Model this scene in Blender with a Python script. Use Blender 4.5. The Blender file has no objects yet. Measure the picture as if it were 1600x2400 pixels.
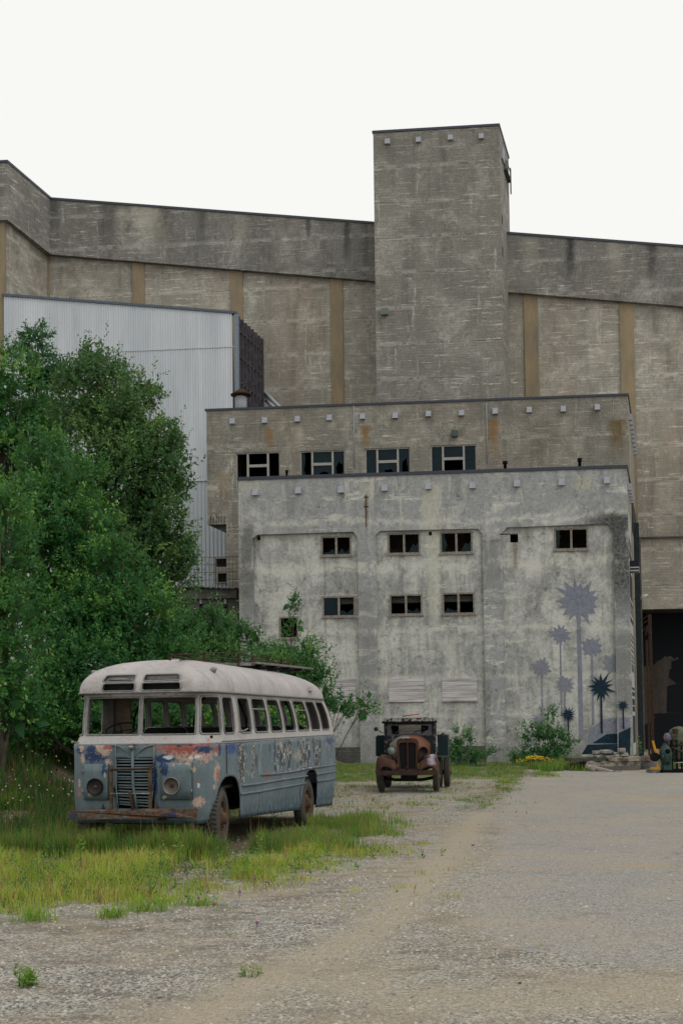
import bpy, bmesh, math, random
import numpy as np
from mathutils import Vector, Matrix, noise as mnoise
from mathutils.geometry import tessellate_polygon
R = math.radians
rnd = random.Random(7)
scene = bpy.context.scene
col = scene.collection

# ---------------------------------------------------------------- camera
F, CX, CY, EYE = 2700.0, 800.0, 1588.0, 1.8          # focal length and principal point in photo pixels
PITCH, ROLL = R(2.2), R(-0.72)
CAMR = Matrix.Rotation(R(90) + PITCH, 3, 'X') @ Matrix.Rotation(ROLL, 3, 'Z')
cd = bpy.data.cameras.new('camera'); cam = bpy.data.objects.new('camera', cd); col.objects.link(cam)
cam.matrix_world = Matrix.Translation((0, 0, EYE)) @ CAMR.to_4x4()
cd.sensor_fit = 'VERTICAL'; cd.sensor_height = 36; cd.sensor_width = 24
cd.lens = F / 2400 * 36; cd.shift_y = (CY - 1200) / 2400; cd.shift_x = 0
cd.clip_start = 0.1; cd.clip_end = 3000
scene.camera = cam

# ---------------------------------------------------------------- overcast sky and soft sun
world = bpy.data.worlds.new('World'); scene.world = world; world.use_nodes = True
wt = world.node_tree; wn = wt.nodes; wl = wt.links
bg = wn['Background']
sky = wn.new('ShaderNodeTexSky'); sky.sky_type = 'NISHITA'; sky.sun_disc = False
SUN_EL, SUN_AZ = R(55), R(132)                       # azimuth measured from +Y clockwise
sky.sun_elevation = SUN_EL; sky.sun_rotation = SUN_AZ; sky.dust_density = 4; sky.ozone_density = 1
hs = wn.new('ShaderNodeHueSaturation'); hs.inputs['Saturation'].default_value = 0.10; hs.inputs['Value'].default_value = 1.0
mx = wn.new('ShaderNodeMix'); mx.data_type = 'RGBA'; mx.inputs[0].default_value = 0.95
mx.inputs[7].default_value = (9.75, 9.8, 9.5, 1)      # the even white cloud deck over the clear sky
wl.new(sky.outputs[0], hs.inputs['Color']); wl.new(hs.outputs[0], mx.inputs[6]); wl.new(mx.outputs[2], bg.inputs['Color'])
bg.inputs['Strength'].default_value = 0.1
sd = bpy.data.lights.new('sun', 'SUN'); sd.energy = 1.0; sd.angle = R(40); sd.color = (1, .97, .92)
sun = bpy.data.objects.new('sun', sd); col.objects.link(sun)
sdir = Vector((math.sin(SUN_AZ) * math.cos(SUN_EL), math.cos(SUN_AZ) * math.cos(SUN_EL), math.sin(SUN_EL)))
sun.rotation_euler = sdir.to_track_quat('Z', 'Y').to_euler()
sun.location = (0, 0, 60)
vs = scene.view_settings; vs.view_transform = 'Standard'; vs.look = 'None'; vs.gamma = 1; vs.exposure = 0
scene.cycles.max_bounces = 6; scene.cycles.diffuse_bounces = 3; scene.cycles.transparent_max_bounces = 6
scene.cycles.use_denoising = True

# ---------------------------------------------------------------- pixel <-> world while laying the place out
def ray(px, py):
    return CAMR @ Vector(((px - CX) / F, (CY - py) / F, -1.0))
def at(px, py, Y):
    d = ray(px, py); t = Y / d.y
    return Vector((d.x * t, Y, EYE + d.z * t))
UA, SA = R(5.1), R(16)
BU = Vector((math.cos(UA), -math.sin(UA), 0)); BS = Vector((math.sin(SA), math.cos(SA), 0))
BN = Vector((math.sin(UA), math.cos(UA), 0)); C0 = Vector((0, 62, 0)); KB = BS.dot(BN)
def B(a, b, z): return C0 + BU * a + BS * b + Vector((0, 0, z))
def fa(px, py, b):
    """photo pixel -> (a, z) on the wall plane b of the works"""
    d = ray(px, py); t = (C0.dot(BN) + b * KB) / d.dot(BN)
    p = d * t + Vector((0, 0, EYE)); q = p - C0 - BS * b
    return q.dot(BU), p.z

# ---------------------------------------------------------------- materials
def lin(r, g, b):
    f = lambda c: ((c / 255 + .055) / 1.055) ** 2.4 if c > 10 else c / 255 / 12.92
    return (f(r), f(g), f(b), 1)
class NT:
    def __init__(s, name, rough=.85, spec=.3, metal=0):
        s.m = bpy.data.materials.new(name); s.m.use_nodes = True
        s.t = s.m.node_tree; s.n = s.t.nodes; s.b = s.n['Principled BSDF']
        s.b.inputs['Roughness'].default_value = rough; s.b.inputs['Metallic'].default_value = metal
        s.b.inputs['Specular IOR Level'].default_value = spec
        s._p = s._o = None
    def ln(s, a, b): s.t.links.new(a, b)
    def put(s, sock, v):
        if hasattr(v, 'is_linked') or isinstance(v, bpy.types.NodeSocket): s.ln(v, sock)
        elif v is not None: sock.default_value = v
    def pos(s):
        if not s._p: s._p = s.n.new('ShaderNodeNewGeometry').outputs['Position']
        return s._p
    def obj(s):
        if not s._o: s._o = s.n.new('ShaderNodeTexCoord').outputs['Object']
        return s._o
    def map(s, v, sc=(1, 1, 1), loc=(0, 0, 0), rot=(0, 0, 0)):
        m = s.n.new('ShaderNodeMapping'); s.ln(v, m.inputs[0])
        m.inputs['Scale'].default_value = sc; m.inputs['Location'].default_value = loc; m.inputs['Rotation'].default_value = rot
        return m.outputs[0]
    def noise(s, v, scale, detail=4, rough=.55, dist=0, col=False):
        k = s.n.new('ShaderNodeTexNoise'); s.ln(v, k.inputs['Vector'])
        k.inputs['Scale'].default_value = scale; k.inputs['Detail'].default_value = detail
        k.inputs['Roughness'].default_value = rough; k.inputs['Distortion'].default_value = dist
        return k.outputs['Color' if col else 'Fac']
    def vor(s, v, scale, feat='F1', out='Distance', rand=1):
        k = s.n.new('ShaderNodeTexVoronoi'); k.feature = feat; s.ln(v, k.inputs['Vector'])
        k.inputs['Scale'].default_value = scale; k.inputs['Randomness'].default_value = rand
        return k.outputs[out]
    def mth(s, op, a, b=None, c=None):
        k = s.n.new('ShaderNodeMath'); k.operation = op
        s.put(k.inputs[0], a); s.put(k.inputs[1], b)
        if c is not None: s.put(k.inputs[2], c)
        return k.outputs[0]
    def mul(s, a, b): return s.mth('MULTIPLY', a, b)
    def add(s, a, b): return s.mth('ADD', a, b)
    def inv(s, a): return s.mth('SUBTRACT', 1.0, a)
    def sat(s, a):
        k = s.n.new('ShaderNodeClamp'); s.put(k.inputs[0], a); return k.outputs[0]
    def step(s, v, lo, hi, a=0.0, b=1.0):
        k = s.n.new('ShaderNodeMapRange'); k.clamp = True
        s.put(k.inputs[0], v)
        for i, x in enumerate((lo, hi, a, b)): s.put(k.inputs[i + 1], x)
        return k.outputs[0]
    def xyz(s, v):
        k = s.n.new('ShaderNodeSeparateXYZ'); s.ln(v, k.inputs[0]); return k.outputs
    def mix(s, f, a, b, mode='MIX'):
        k = s.n.new('ShaderNodeMix'); k.data_type = 'RGBA'; k.blend_type = mode
        s.put(k.inputs[0], f); s.put(k.inputs[6], a); s.put(k.inputs[7], b); return k.outputs[2]
    def attr(s, name, out='Fac'):
        k = s.n.new('ShaderNodeAttribute'); k.attribute_name = name; return k.outputs[out]
    def color(s, c): s.put(s.b.inputs['Base Color'], c); return s
    def rough(s, c): s.put(s.b.inputs['Roughness'], c); return s
    def bump(s, h, strength=.3, dist=.02):
        k = s.n.new('ShaderNodeBump'); s.ln(h, k.inputs['Height'])
        k.inputs['Strength'].default_value = strength; k.inputs['Distance'].default_value = dist
        s.ln(k.outputs[0], s.b.inputs['Normal']); return s
    def box(s, X, Z, x0, x1, z0, z1, fx=.1, fz=.1):
        """soft-edged rectangular wear mask"""
        a = s.mul(s.step(X, x0 - fx, x0 + fx), s.step(X, x1 - fx, x1 + fx, 1.0, 0.0))
        b = s.mul(s.step(Z, z0 - fz, z0 + fz), s.step(Z, z1 - fz, z1 + fz, 1.0, 0.0))
        return s.mul(a, b)

def plain(name, c, rough=.7, metal=0, spec=.3, vary=.25, scale=6, c2=None, bump=0):
    k = NT(name, rough, spec, metal)
    f = k.noise(k.obj(), scale, 5, .6)
    c2 = c2 or tuple(x * (1 - vary) for x in c[:3]) + (1,)
    k.color(k.mix(k.step(f, .35, .65), c, c2))
    if bump: k.bump(k.noise(k.obj(), scale * 4, 4), bump, .01)
    return k.m

# ---------------------------------------------------------------- mesh building
WM = {}
class MB:
    def __init__(s): s.v = []; s.f = []; s.sm = []
    def add(s, vs, fs, smooth=False):
        n = len(s.v); s.v += [tuple(v) for v in vs]; s.f += [tuple(i + n for i in f) for f in fs]; s.sm += [smooth] * len(fs)
        return s
    def hexa(s, p):      # p: 4 bottom, 4 top
        return s.add(p, [(3, 2, 1, 0), (4, 5, 6, 7), (0, 1, 5, 4), (1, 2, 6, 5), (2, 3, 7, 6), (3, 0, 4, 7)])
    def box(s, x0, x1, y0, y1, z0, z1, m=None):
        p = [Vector(q) for q in ((x0, y0, z0), (x1, y0, z0), (x1, y1, z0), (x0, y1, z0), (x0, y0, z1), (x1, y0, z1), (x1, y1, z1), (x0, y1, z1))]
        if m: p = [m @ q for q in p]
        return s.hexa(p)
    def bbox(s, a0, a1, b0, b1, z0, z1):   # box in the works' frame
        return s.hexa([B(a0, b0, z0), B(a1, b0, z0), B(a1, b1, z0), B(a0, b1, z0), B(a0, b0, z1), B(a1, b0, z1), B(a1, b1, z1), B(a0, b1, z1)])
    def bar(s, p, q, w, h=None):
        p, q = Vector(p), Vector(q); h = h or w; d = (q - p).normalized()
        up = Vector((0, 0, 1)) if abs(d.z) < .95 else Vector((0, 1, 0))
        x = d.cross(up).normalized(); y = x.cross(d)
        c = lambda o: [o - x * w / 2 - y * h / 2, o + x * w / 2 - y * h / 2, o + x * w / 2 + y * h / 2, o - x * w / 2 + y * h / 2]
        return s.hexa(c(p) + c(q))
    def tube(s, pts, r, n=8, cap=True):
        pts = [Vector(p) for p in pts]; rs = r if isinstance(r, (list, tuple)) else [r] * len(pts)
        vs = []; fs = []; x = None
        for i, p in enumerate(pts):
            d = (pts[min(i + 1, len(pts) - 1)] - pts[max(i - 1, 0)]).normalized()
            if x is None:
                up = Vector((0, 0, 1)) if abs(d.z) < .9 else Vector((1, 0, 0)); x = d.cross(up).normalized()
            x = (x - d * x.dot(d)).normalized(); y = d.cross(x)
            for k in range(n):
                t = 2 * math.pi * k / n; vs.append(p + (x * math.cos(t) + y * math.sin(t)) * rs[i])
        for i in range(len(pts) - 1):
            for k in range(n):
                k2 = (k + 1) % n; fs.append((i * n + k, i * n + k2, (i + 1) * n + k2, (i + 1) * n + k))
        if cap:
            fs.append(tuple(range(n))[::-1]); fs.append(tuple((len(pts) - 1) * n + k for k in range(n)))
        return s.add(vs, fs, True)
    def lathe(s, prof, m=None, n=24, smooth=True):   # prof (r, h) about local z
        vs = []; fs = []
        for r, h in prof:
            for k in range(n):
                t = 2 * math.pi * k / n; vs.append(Vector((r * math.cos(t), r * math.sin(t), h)))
        for i in range(len(prof) - 1):
            for k in range(n):
                k2 = (k + 1) % n; fs.append((i * n + k, i * n + k2, (i + 1) * n + k2, (i + 1) * n + k))
        if m: vs = [m @ v for v in vs]
        return s.add(vs, fs, smooth)
    def poly(s, loops, fn, d0, d1):
        """slab with holes: loops of 2-D points, fn(x, y, d) -> 3-D"""
        flat = [p for l in loops for p in l]
        tris = tessellate_polygon([[Vector((p[0], p[1], 0)) for p in l] for l in loops])
        n = len(flat); vs = [fn(p[0], p[1], d0) for p in flat] + [fn(p[0], p[1], d1) for p in flat]; fs = []
        for t in tris: fs.append(tuple(t)); fs.append(tuple(i + n for i in reversed(t)))
        k = 0
        for l in loops:
            for i in range(len(l)):
                a = k + i; b = k + (i + 1) % len(l); fs.append((a, b, b + n, a + n))
            k += len(l)
        return s.add(vs, fs)
    def grid(s, P, smooth=True, closed=False, skip=None):
        """P[i][j] points"""
        ni, nj = len(P), len(P[0]); fs = []
        for i in range(ni - 1):
            for j in range(nj if closed else nj - 1):
                if skip and skip(i, j): continue
                j2 = (j + 1) % nj; fs.append((i * nj + j, i * nj + j2, (i + 1) * nj + j2, (i + 1) * nj + j))
        return s.add([p for r in P for p in r], fs, smooth)
    def ball(s, c, r, n=10, m=None):
        c = Vector(c); r = r if isinstance(r, (tuple, list)) else (r, r, r); P = []
        for i in range(n // 2 + 1):
            t = math.pi * i / (n // 2)
            P.append([c + Vector((r[0] * math.sin(t) * math.cos(2 * math.pi * j / n), r[1] * math.sin(t) * math.sin(2 * math.pi * j / n), r[2] * math.cos(t))) for j in range(n)])
        return s.grid(P, True, True)
    def build(s, name, mat, parent=None, local=False, fix=True, mod=None):
        me = bpy.data.meshes.new(name)
        W = WM.get(parent) if parent else None
        v = s.v
        if W is not None and not local:
            I = W.inverted(); v = [I @ Vector(q) for q in v]
        me.from_pydata([tuple(q) for q in v], [], s.f)
        me.polygons.foreach_set('use_smooth', s.sm)
        if fix:
            bm = bmesh.new(); bm.from_mesh(me); bmesh.ops.recalc_face_normals(bm, faces=bm.faces); bm.to_mesh(me); bm.free()
        if isinstance(mat, NT): mat = mat.m
        me.materials.append(mat); me.update()
        o = bpy.data.objects.new(name, me); col.objects.link(o)
        if parent:
            o.parent = parent; WM[o] = WM[parent]
        else: WM[o] = Matrix.Identity(4)
        if mod: mod(o)
        return o
def npmesh(name, V, Fq, mat, parent=None, attrs=None, smooth=False):
    """fast mesh from arrays: V (n,3), Fq (m,k)"""
    me = bpy.data.meshes.new(name); n, m, k = len(V), len(Fq), Fq.shape[1]
    me.vertices.add(n); me.vertices.foreach_set('co', V.astype(np.float32).ravel())
    me.loops.add(m * k); me.loops.foreach_set('vertex_index', Fq.astype(np.int32).ravel())
    me.polygons.add(m); me.polygons.foreach_set('loop_start', np.arange(m, dtype=np.int32) * k)
    if smooth: me.polygons.foreach_set('use_smooth', np.ones(m, dtype=bool))
    for nm, arr in (attrs or {}).items():
        a = me.attributes.new(nm, 'FLOAT', 'POINT'); a.data.foreach_set('value', arr.astype(np.float32))
    me.materials.append(mat.m if isinstance(mat, NT) else mat); me.update(calc_edges=True); me.validate()
    o = bpy.data.objects.new(name, me); col.objects.link(o)
    if parent: o.parent = parent; WM[o] = WM[parent]
    else: WM[o] = Matrix.Identity(4)
    return o
def tag(o, label=None, cat=None, group=None, kind=None):
    if label: o['label'] = label
    if cat: o['category'] = cat
    if group: o['group'] = group
    if kind: o['kind'] = kind
    elif label: o['kind'] = 'thing'
    return o
def thing(name, label, cat, loc, rz=0, group=None, tilt=None):
    o = bpy.data.objects.new(name, None); col.objects.link(o); o.empty_display_size = .3
    M = Matrix.Translation(Vector(loc)) @ Matrix.Rotation(rz, 4, 'Z')
    if tilt: M = M @ tilt
    o.matrix_world = M; WM[o] = M
    return tag(o, label, cat, group)

def gz(x, y):
    """height of the ground"""
    z = -.02 * max(0, min(y, 24.5) - 12) - .2 * sm((y - 33) / 15)
    k = sm((-4.6 - x + (y - 20) * .12) / 3.5) * sm((y - 18.5) / 10)
    z += 1.55 * k
    z += .03 * mnoise.noise(Vector((x * .35, y * .35, 0))) + .012 * mnoise.noise(Vector((x * 1.3, y * 1.3, 3)))
    return z
def sm(t):
    t = max(0, min(1, t)); return t * t * (3 - 2 * t)
# ================================================================ ground
def gxy(px, py):
    """where the ray through a photo pixel meets the ground"""
    d = ray(px, py); Y = 5.
    while Y < 80 and EYE + d.z * Y / d.y > gz(d.x * Y / d.y, Y): Y += .25
    lo, hi = Y - .25, Y
    for _ in range(8):
        m = (lo + hi) / 2
        if EYE + d.z * m / d.y > gz(d.x * m / d.y, m): lo = m
        else: hi = m
    return (d.x * hi / d.y, hi)
def seg_dist(X, Y, pts):
    D = np.full(X.shape, 1e9)
    for (x0, y0), (x1, y1) in zip(pts[:-1], pts[1:]):
        dx, dy = x1 - x0, y1 - y0; t = np.clip(((X - x0) * dx + (Y - y0) * dy) / (dx * dx + dy * dy + 1e-9), 0, 1)
        D = np.minimum(D, np.hypot(X - x0 - t * dx, Y - y0 - t * dy))
    return D
def inside(X, Y, poly):
    r = np.zeros(X.shape, bool); n = len(poly)
    for i in range(n):
        x0, y0 = poly[i]; x1, y1 = poly[(i + 1) % n]
        if y0 == y1: continue
        r ^= ((y0 > Y) != (y1 > Y)) & (X < (x1 - x0) * (Y - y0) / (y1 - y0) + x0)
    return r
xs = np.unique(np.concatenate([np.array([-600, -300, -150, -80, -50, -36.]), np.arange(-28, 24.01, .16), np.array([30, 42, 70, 130, 260, 600.])]))
ys = np.unique(np.concatenate([np.array([-300, -100, -40, -15, -4, 0, 2.5]), np.arange(4.6, 64, .16), np.array([70, 80, 95, 130, 200, 400, 900.])]))
GX, GY = np.meshgrid(xs, ys)
GZ = np.array([[gz(x, y) for x in xs] for y in ys])
asph_px = [(1262, 1788), (1215, 1822), (1190, 1850), (1172, 1905), (1175, 1960), (1150, 2040), (1085, 2110), (1100, 2175), (1210, 2220), (1400, 2255), (1620, 2275)]
asph = [gxy(*p) for p in asph_px]
asph_poly = asph + [(30, asph[-1][1]), (60, 30), (60, 48), (30, 48), (12, 57)]
D = seg_dist(GX, GY, asph); sgn = np.where(inside(GX, GY, asph_poly), 1, -1)
A_as = np.clip(.5 + sgn * D / .9, 0, 1)
trk1 = [gxy(*p) for p in [(1130, 1905), (1085, 1960), (1020, 2040), (930, 2130), (830, 2210), (640, 2290), (400, 2420)]]
trk2 = [gxy(*p) for p in [(1200, 2080), (1130, 2200), (1150, 2260), (1350, 2270)]]
A_tr = np.exp(-(seg_dist(GX, GY, trk1) / .3) ** 2)
trk3 = [gxy(*p) for p in [(760, 2300), (950, 2340), (1200, 2350), (1650, 2320)]]
A_tr = np.maximum(A_tr, .75 * np.exp(-(seg_dist(GX, GY, trk3) / .55) ** 2))
trk4 = [gxy(*p) for p in [(0, 2170), (250, 2190), (560, 2140), (800, 2080)]]
A_dk = np.exp(-(seg_dist(GX, GY, trk4) / .22) ** 2)
# grass cover
def grass_cover(X, Y):
    lo_ = [gxy(*p) for p in BAND_LO]; hi_ = [gxy(*p) for p in BAND_HI]
    band = lo_ + hi_[::-1]
    ins = inside(X, Y, band); d_ = seg_dist(X, Y, band)
    g = np.where(ins, np.clip(.15 + .25 * np.clip((-1.5 - X) / 1.5, 0, 1) + d_ / 1.3, 0, .9), .15 * np.exp(-(d_ / .35) ** 2))
    g = g * np.clip((1.2 - X) / 3.4, .25, 1)
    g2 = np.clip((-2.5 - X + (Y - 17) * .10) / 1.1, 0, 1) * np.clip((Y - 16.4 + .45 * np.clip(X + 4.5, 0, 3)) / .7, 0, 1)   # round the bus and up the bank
    strip = [gxy(*p) for p in [(1240, 1797), (1205, 1812), (1180, 1845), (1130, 1875), (1090, 1900)]]
    g3 = .6 * np.exp(-(seg_dist(X, Y, strip) / .55) ** 2)
    g4 = np.clip((Y - 38.5 - .5 * np.abs(X - 0)) / 6, 0, .85) * np.clip((9.2 - X) / 1.5, 0, 1)
    g5 = .5 * np.exp(-((X + 0.6 - (Y - 14) * .05) / 1.2) ** 2) * np.clip((Y - 13) / 3, 0, 1) * np.clip((27 - Y) / 4, 0, 1)
    g6 = .9 * np.clip((-1.4 - X) / 1.2, 0, 1) * np.clip((Y - 24.5) / 3, 0, 1)
    g7 = .22 * np.clip((Y - 22) / 6, 0, 1) * np.clip((5.2 - X) / 1.5, 0, 1) * np.clip((X + 2) / 1, 0, 1)
    return np.clip(np.maximum.reduce([g, g2, g3, g4, g5, g6, g7]), 0, 1)
BAND_LO = [(-80, 2150), (60, 2150), (160, 2120), (290, 2125), (430, 2118), (600, 2085), (760, 2070), (860, 2045), (960, 2035)]
BAND_HI = [(-80, 2010), (200, 2012), (420, 2005), (620, 1985), (760, 1935), (900, 1905), (985, 1925)]
A_gr = grass_cover(GX, GY)
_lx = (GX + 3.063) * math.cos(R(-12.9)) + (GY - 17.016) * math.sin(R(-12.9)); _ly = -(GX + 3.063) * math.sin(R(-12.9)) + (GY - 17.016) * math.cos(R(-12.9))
A_gr = np.maximum(A_gr, np.clip(1.6 - np.maximum(np.abs(_lx - .1) - .9, 0) * 1.2, 0, 1) * (_ly > -1) * (_ly < 8.6))   # soil colour put under the bus to stand in for its shadow
V = np.stack([GX.ravel(), GY.ravel(), GZ.ravel()], 1)
ny, nx = GX.shape; ii = np.arange((ny - 1) * (nx - 1)); r_, c_ = ii // (nx - 1), ii % (nx - 1); q = r_ * nx + c_
Fq = np.stack([q, q + 1, q + nx + 1, q + nx], 1)
g = NT('gravel_ground', .95, .2)
P = g.pos()
mot = g.noise(P, .55, 6, .65); mid = g.noise(P, 4, 5, .65); fine = g.noise(P, 34, 4, .7)
st = g.vor(P, 58, 'F1', 'Color'); stx = g.n.new('ShaderNodeSeparateColor'); g.ln(st, stx.inputs[0])
st2 = g.vor(P, 30, 'F1', 'Color'); sty = g.n.new('ShaderNodeSeparateColor'); g.ln(st2, sty.inputs[0])
sd_ = g.vor(P, 58, 'F1'); sd2 = g.vor(P, 30, 'F1')
grav = g.mix(g.step(stx.outputs[0], 0, 1), lin(74, 73, 71), lin(192, 187, 177))
grav = g.mix(g.mul(g.step(sty.outputs[1], .84, .88), g.step(sd2, .2, .45, 1., 0.)), grav, lin(200, 196, 186))
grav = g.mix(g.mul(g.step(sty.outputs[2], .8, .85), g.step(sd2, .2, .5, 1., 0.)), grav, lin(70, 72, 76))
grav = g.mix(g.step(mot, .40, .62, .0, .75), grav, g.mix(fine, lin(128, 112, 92), lin(176, 163, 140)))
grav = g.mix(g.step(mid, .48, .66, 0., .5), grav, lin(104, 98, 88)); grav = g.mix(g.step(g.noise(g.map(P, (.6, 1.6, 1)), 1.5, 7, .75, .5), .52, .62, 0., .5), grav, lin(84, 78, 68))
sand = g.mix(fine, lin(142, 131, 113), lin(180, 168, 148))
tr = g.sat(g.mul(g.attr('track'), g.step(mid, .25, .6, .55, 1.2)))
base = g.mix(g.mul(tr, .85), grav, sand)
base = g.mix(g.mul(g.attr('rut'), g.step(mid, .4, .6, 0., .7)), base, lin(92, 84, 72))
asp = g.mix(g.step(stx.outputs[1], 0, 1), lin(118, 115, 110), lin(164, 160, 154))
asp = g.mix(g.mul(g.step(sty.outputs[0], .80, .86), g.step(sd2, .15, .4, 1., 0.)), asp, lin(86, 86, 88))
asp = g.mix(g.step(mot, .42, .68, 0., .6), asp, lin(160, 149, 130))
crk = g.vor(g.map(P, (1, .8, 1)), .9, 'DISTANCE_TO_EDGE')
nz = g.noise(P, 2.2, 5, .6, 0, True)
wv = g.n.new('ShaderNodeVectorMath'); wv.operation = 'MULTIPLY_ADD'; g.ln(nz, wv.inputs[0]); wv.inputs[1].default_value = (1.1, 1.1, 0); g.ln(P, wv.inputs[2])
crk = g.vor(wv.outputs[0], .42, 'DISTANCE_TO_EDGE')
asp = g.mix(g.mul(g.step(crk, .004, .02, 1., 0.), g.step(mid, .46, .6, 0., .45)), asp, lin(92, 90, 86))
och = g.mul(g.step(g.noise(g.map(P, (.25, 1.2, 1)), .8, 3), .62, .70), g.step(fine, .3, .6, .3, .8))
asp = g.mix(och, asp, lin(170, 140, 98))
am = g.step(g.add(g.attr('asphalt'), g.mul(g.add(mid, -.5), 1.1)), .40, .64)
base = g.mix(am, base, asp)
soil = g.mix(fine, lin(70, 62, 44), lin(112, 98, 70))  # soil among the grass, also the dark put under the bus
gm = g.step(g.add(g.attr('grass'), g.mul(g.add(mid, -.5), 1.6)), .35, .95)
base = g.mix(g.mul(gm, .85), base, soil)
g.color(base)
hb = g.add(g.mul(g.inv(sd_), .5), g.mul(g.inv(sd2), g.step(am, 0, 1, .8, .15)))
g.bump(g.add(hb, g.mul(mid, 1.6)), .9, .03)
GROUND_MAT = g.m
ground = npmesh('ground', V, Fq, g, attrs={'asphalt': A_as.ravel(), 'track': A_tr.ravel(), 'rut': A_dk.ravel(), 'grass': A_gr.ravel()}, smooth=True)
tag(ground, kind='structure')
# ================================================================ concrete
def concrete(name, dark, mid_, light, boards=1., ochre=0., lightness=.5, mott=.35, stains=(), seed=0, pink=None):
    k = NT(name, .92, .25); P = k.pos(); P0 = k.map(P, loc=(seed * 7.3, seed * 3.1, seed * 5.7)); X, Y, Z = k.xyz(P)
    big = k.noise(P0, .13, 4, .6); med = k.noise(P0, mott * 1.6, 10, .72, .6); fin = k.noise(P0, 3.4, 8, .8)
    hor = k.noise(k.map(P0, (.5, .5, 7)), 1., 6, .75); ver = k.noise(k.map(P0, (1.1, 1.1, .10)), 1., 8, .72); gr = k.noise(P0, 16, 5, .75)
    dk2 = tuple(x * .5 for x in dark[:3]) + (1,)
    c = k.mix(k.step(k.add(k.mul(med, .7), k.mul(fin, .3)), .34, .64), dark, mid_)
    c = k.mix(k.step(ver, .50, .66, 0., .55), c, dk2)
    c = k.mix(k.step(big, .45, .62, 0., .3), c, mid_)
    # board marks and lift joints
    zb = k.mth('FRACT', k.add(k.mul(Z, 5.6), k.mul(med, .12))); c = k.mix(k.mul(k.mul(k.step(zb, .80, .93), k.step(hor, .35, .6, .25, 1.)), .42 * boards), c, dk2)
    zj = k.mth('FRACT', k.add(k.mul(Z, .42), k.add(k.mul(med, .10), seed * .37))); c = k.mix(k.mul(k.step(zj, .03, .045, 1., 0.), k.step(fin, .42, .55, 0., .7 * boards)), c, dk2)
    eff = k.mul(k.step(zj, .965, 1.0), k.step(fin, .44, .54)); eff2 = k.mul(k.step(zj, .045, .13, 1., 0.), k.step(ver, .46, .56))
    c = k.mix(k.sat(k.mul(k.add(k.mul(eff, .6), k.mul(eff2, .5)), lightness)), c, light)
    # pale lime bloom in ragged patches and thin runs
    pat = k.mul(k.step(k.add(k.mul(med, .5), k.mul(k.noise(k.map(P0, (1, 1, .5), (31, 7, 3)), .28, 9, .74, .8), .5)), .50, .64), k.step(k.add(k.mul(fin, .6), k.mul(hor, .4)), .42, .56))
    c = k.mix(k.mul(pat, lightness * .7), c, light)
    run = k.mul(k.step(k.noise(k.map(P0, (2.6, 2.6, .22), (5, 9, 1)), .9, 8, .75), .59, .66), k.step(fin, .42, .52)); c = k.mix(k.mul(run, lightness * .8), c, light)
    fl = k.mul(k.step(k.noise(k.map(P0, (.45, .45, 6), (3, 2, 8)), 1.5, 7, .78), .575, .63), k.step(big, .38, .55, .35, 1.)); c = k.mix(k.sat(k.mul(fl, lightness * 1.5)), c, light)
    # hairline cracks
    wn_ = k.noise(P0, .8, 5, .7, 0, True); va = k.n.new('ShaderNodeVectorMath'); va.operation = 'MULTIPLY_ADD'; k.ln(wn_, va.inputs[0]); va.inputs[1].default_value = (2.2, 2.2, 2.2); k.ln(P0, va.inputs[2])
    cr = k.vor(k.map(va.outputs[0], (1, 1, 1.7)), .11, 'DISTANCE_TO_EDGE'); c = k.mix(k.mul(k.step(cr, .0015, .006, 1., 0.), k.step(med, .48, .56, 0., .7)), c, dk2)
    c = k.mix(k.step(gr, .30, .70, .0, .40), c, k.mix(k.step(gr, .3, .7), dark, light)) if False else k.mix(k.step(gr, .52, .68, 0., .30), c, light)
    c = k.mix(k.step(gr, .48, .34, 0., .35), c, dk2)
    if ochre: c = k.mix(k.mul(k.step(k.noise(k.map(P0, (1, 1, .45)), .30, 7, .7), .48, .64), ochre), c, lin(134, 104, 72))
    for (x, zt, zb_, w, sc, st) in stains:
        dx = k.mth('ABSOLUTE', k.add(X, -x)); e = k.add(dx, k.mul(k.add(k.noise(P0, 2.5, 6, .75), -.5), w * 2.0))
        m = k.mul(k.step(e, w * .3, w, 1., 0.), k.mul(k.step(Z, zt - .05, zt + .15, 1., 0.), k.step(Z, zb_, zb_ + (zt - zb_) * .7)))
        c = k.mix(k.mul(k.mul(m, k.step(fin, .3, .55, .45, 1.)), st), c, sc)
    k.color(c)
    k.bump(k.add(k.mul(hor, .9 * boards), k.add(k.mul(gr, .5), fin)), .5, .04)
    return k.m
def BX(px, py, b):
    a, z = fa(px, py, b); p = B(a, b, z); return p.x, p.z
b2, bs, bt, bm_ = 5.1, 11.7, 13.9, 17.3
OC = lin(122, 92, 48); DK = lin(44, 44, 44); WH = lin(176, 172, 158)
st2 = []
for (x, y0, y1, w, c, s_) in [(629, 1005, 1065, .35, OC, .75), (856, 1000, 1065, .4, OC, .9), (1154, 985, 1090, .5, OC, .85), (1445, 985, 1085, .6, lin(96, 78, 40), .9),
                          (700, 1000, 1060, .4, WH, .5), (776, 985, 1010, .3, WH, .5), (1325, 980, 1040, .5, WH, .35), (525, 1110, 1200, .5, lin(124, 108, 80), .6), (1010, 940, 1100, .2, DK, .3)]:
    x_, z_ = BX(x, y0, b2); _, zb = BX(x, y1, b2); st2.append((x_, z_, zb, w, c, s_))
stm = []
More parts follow.
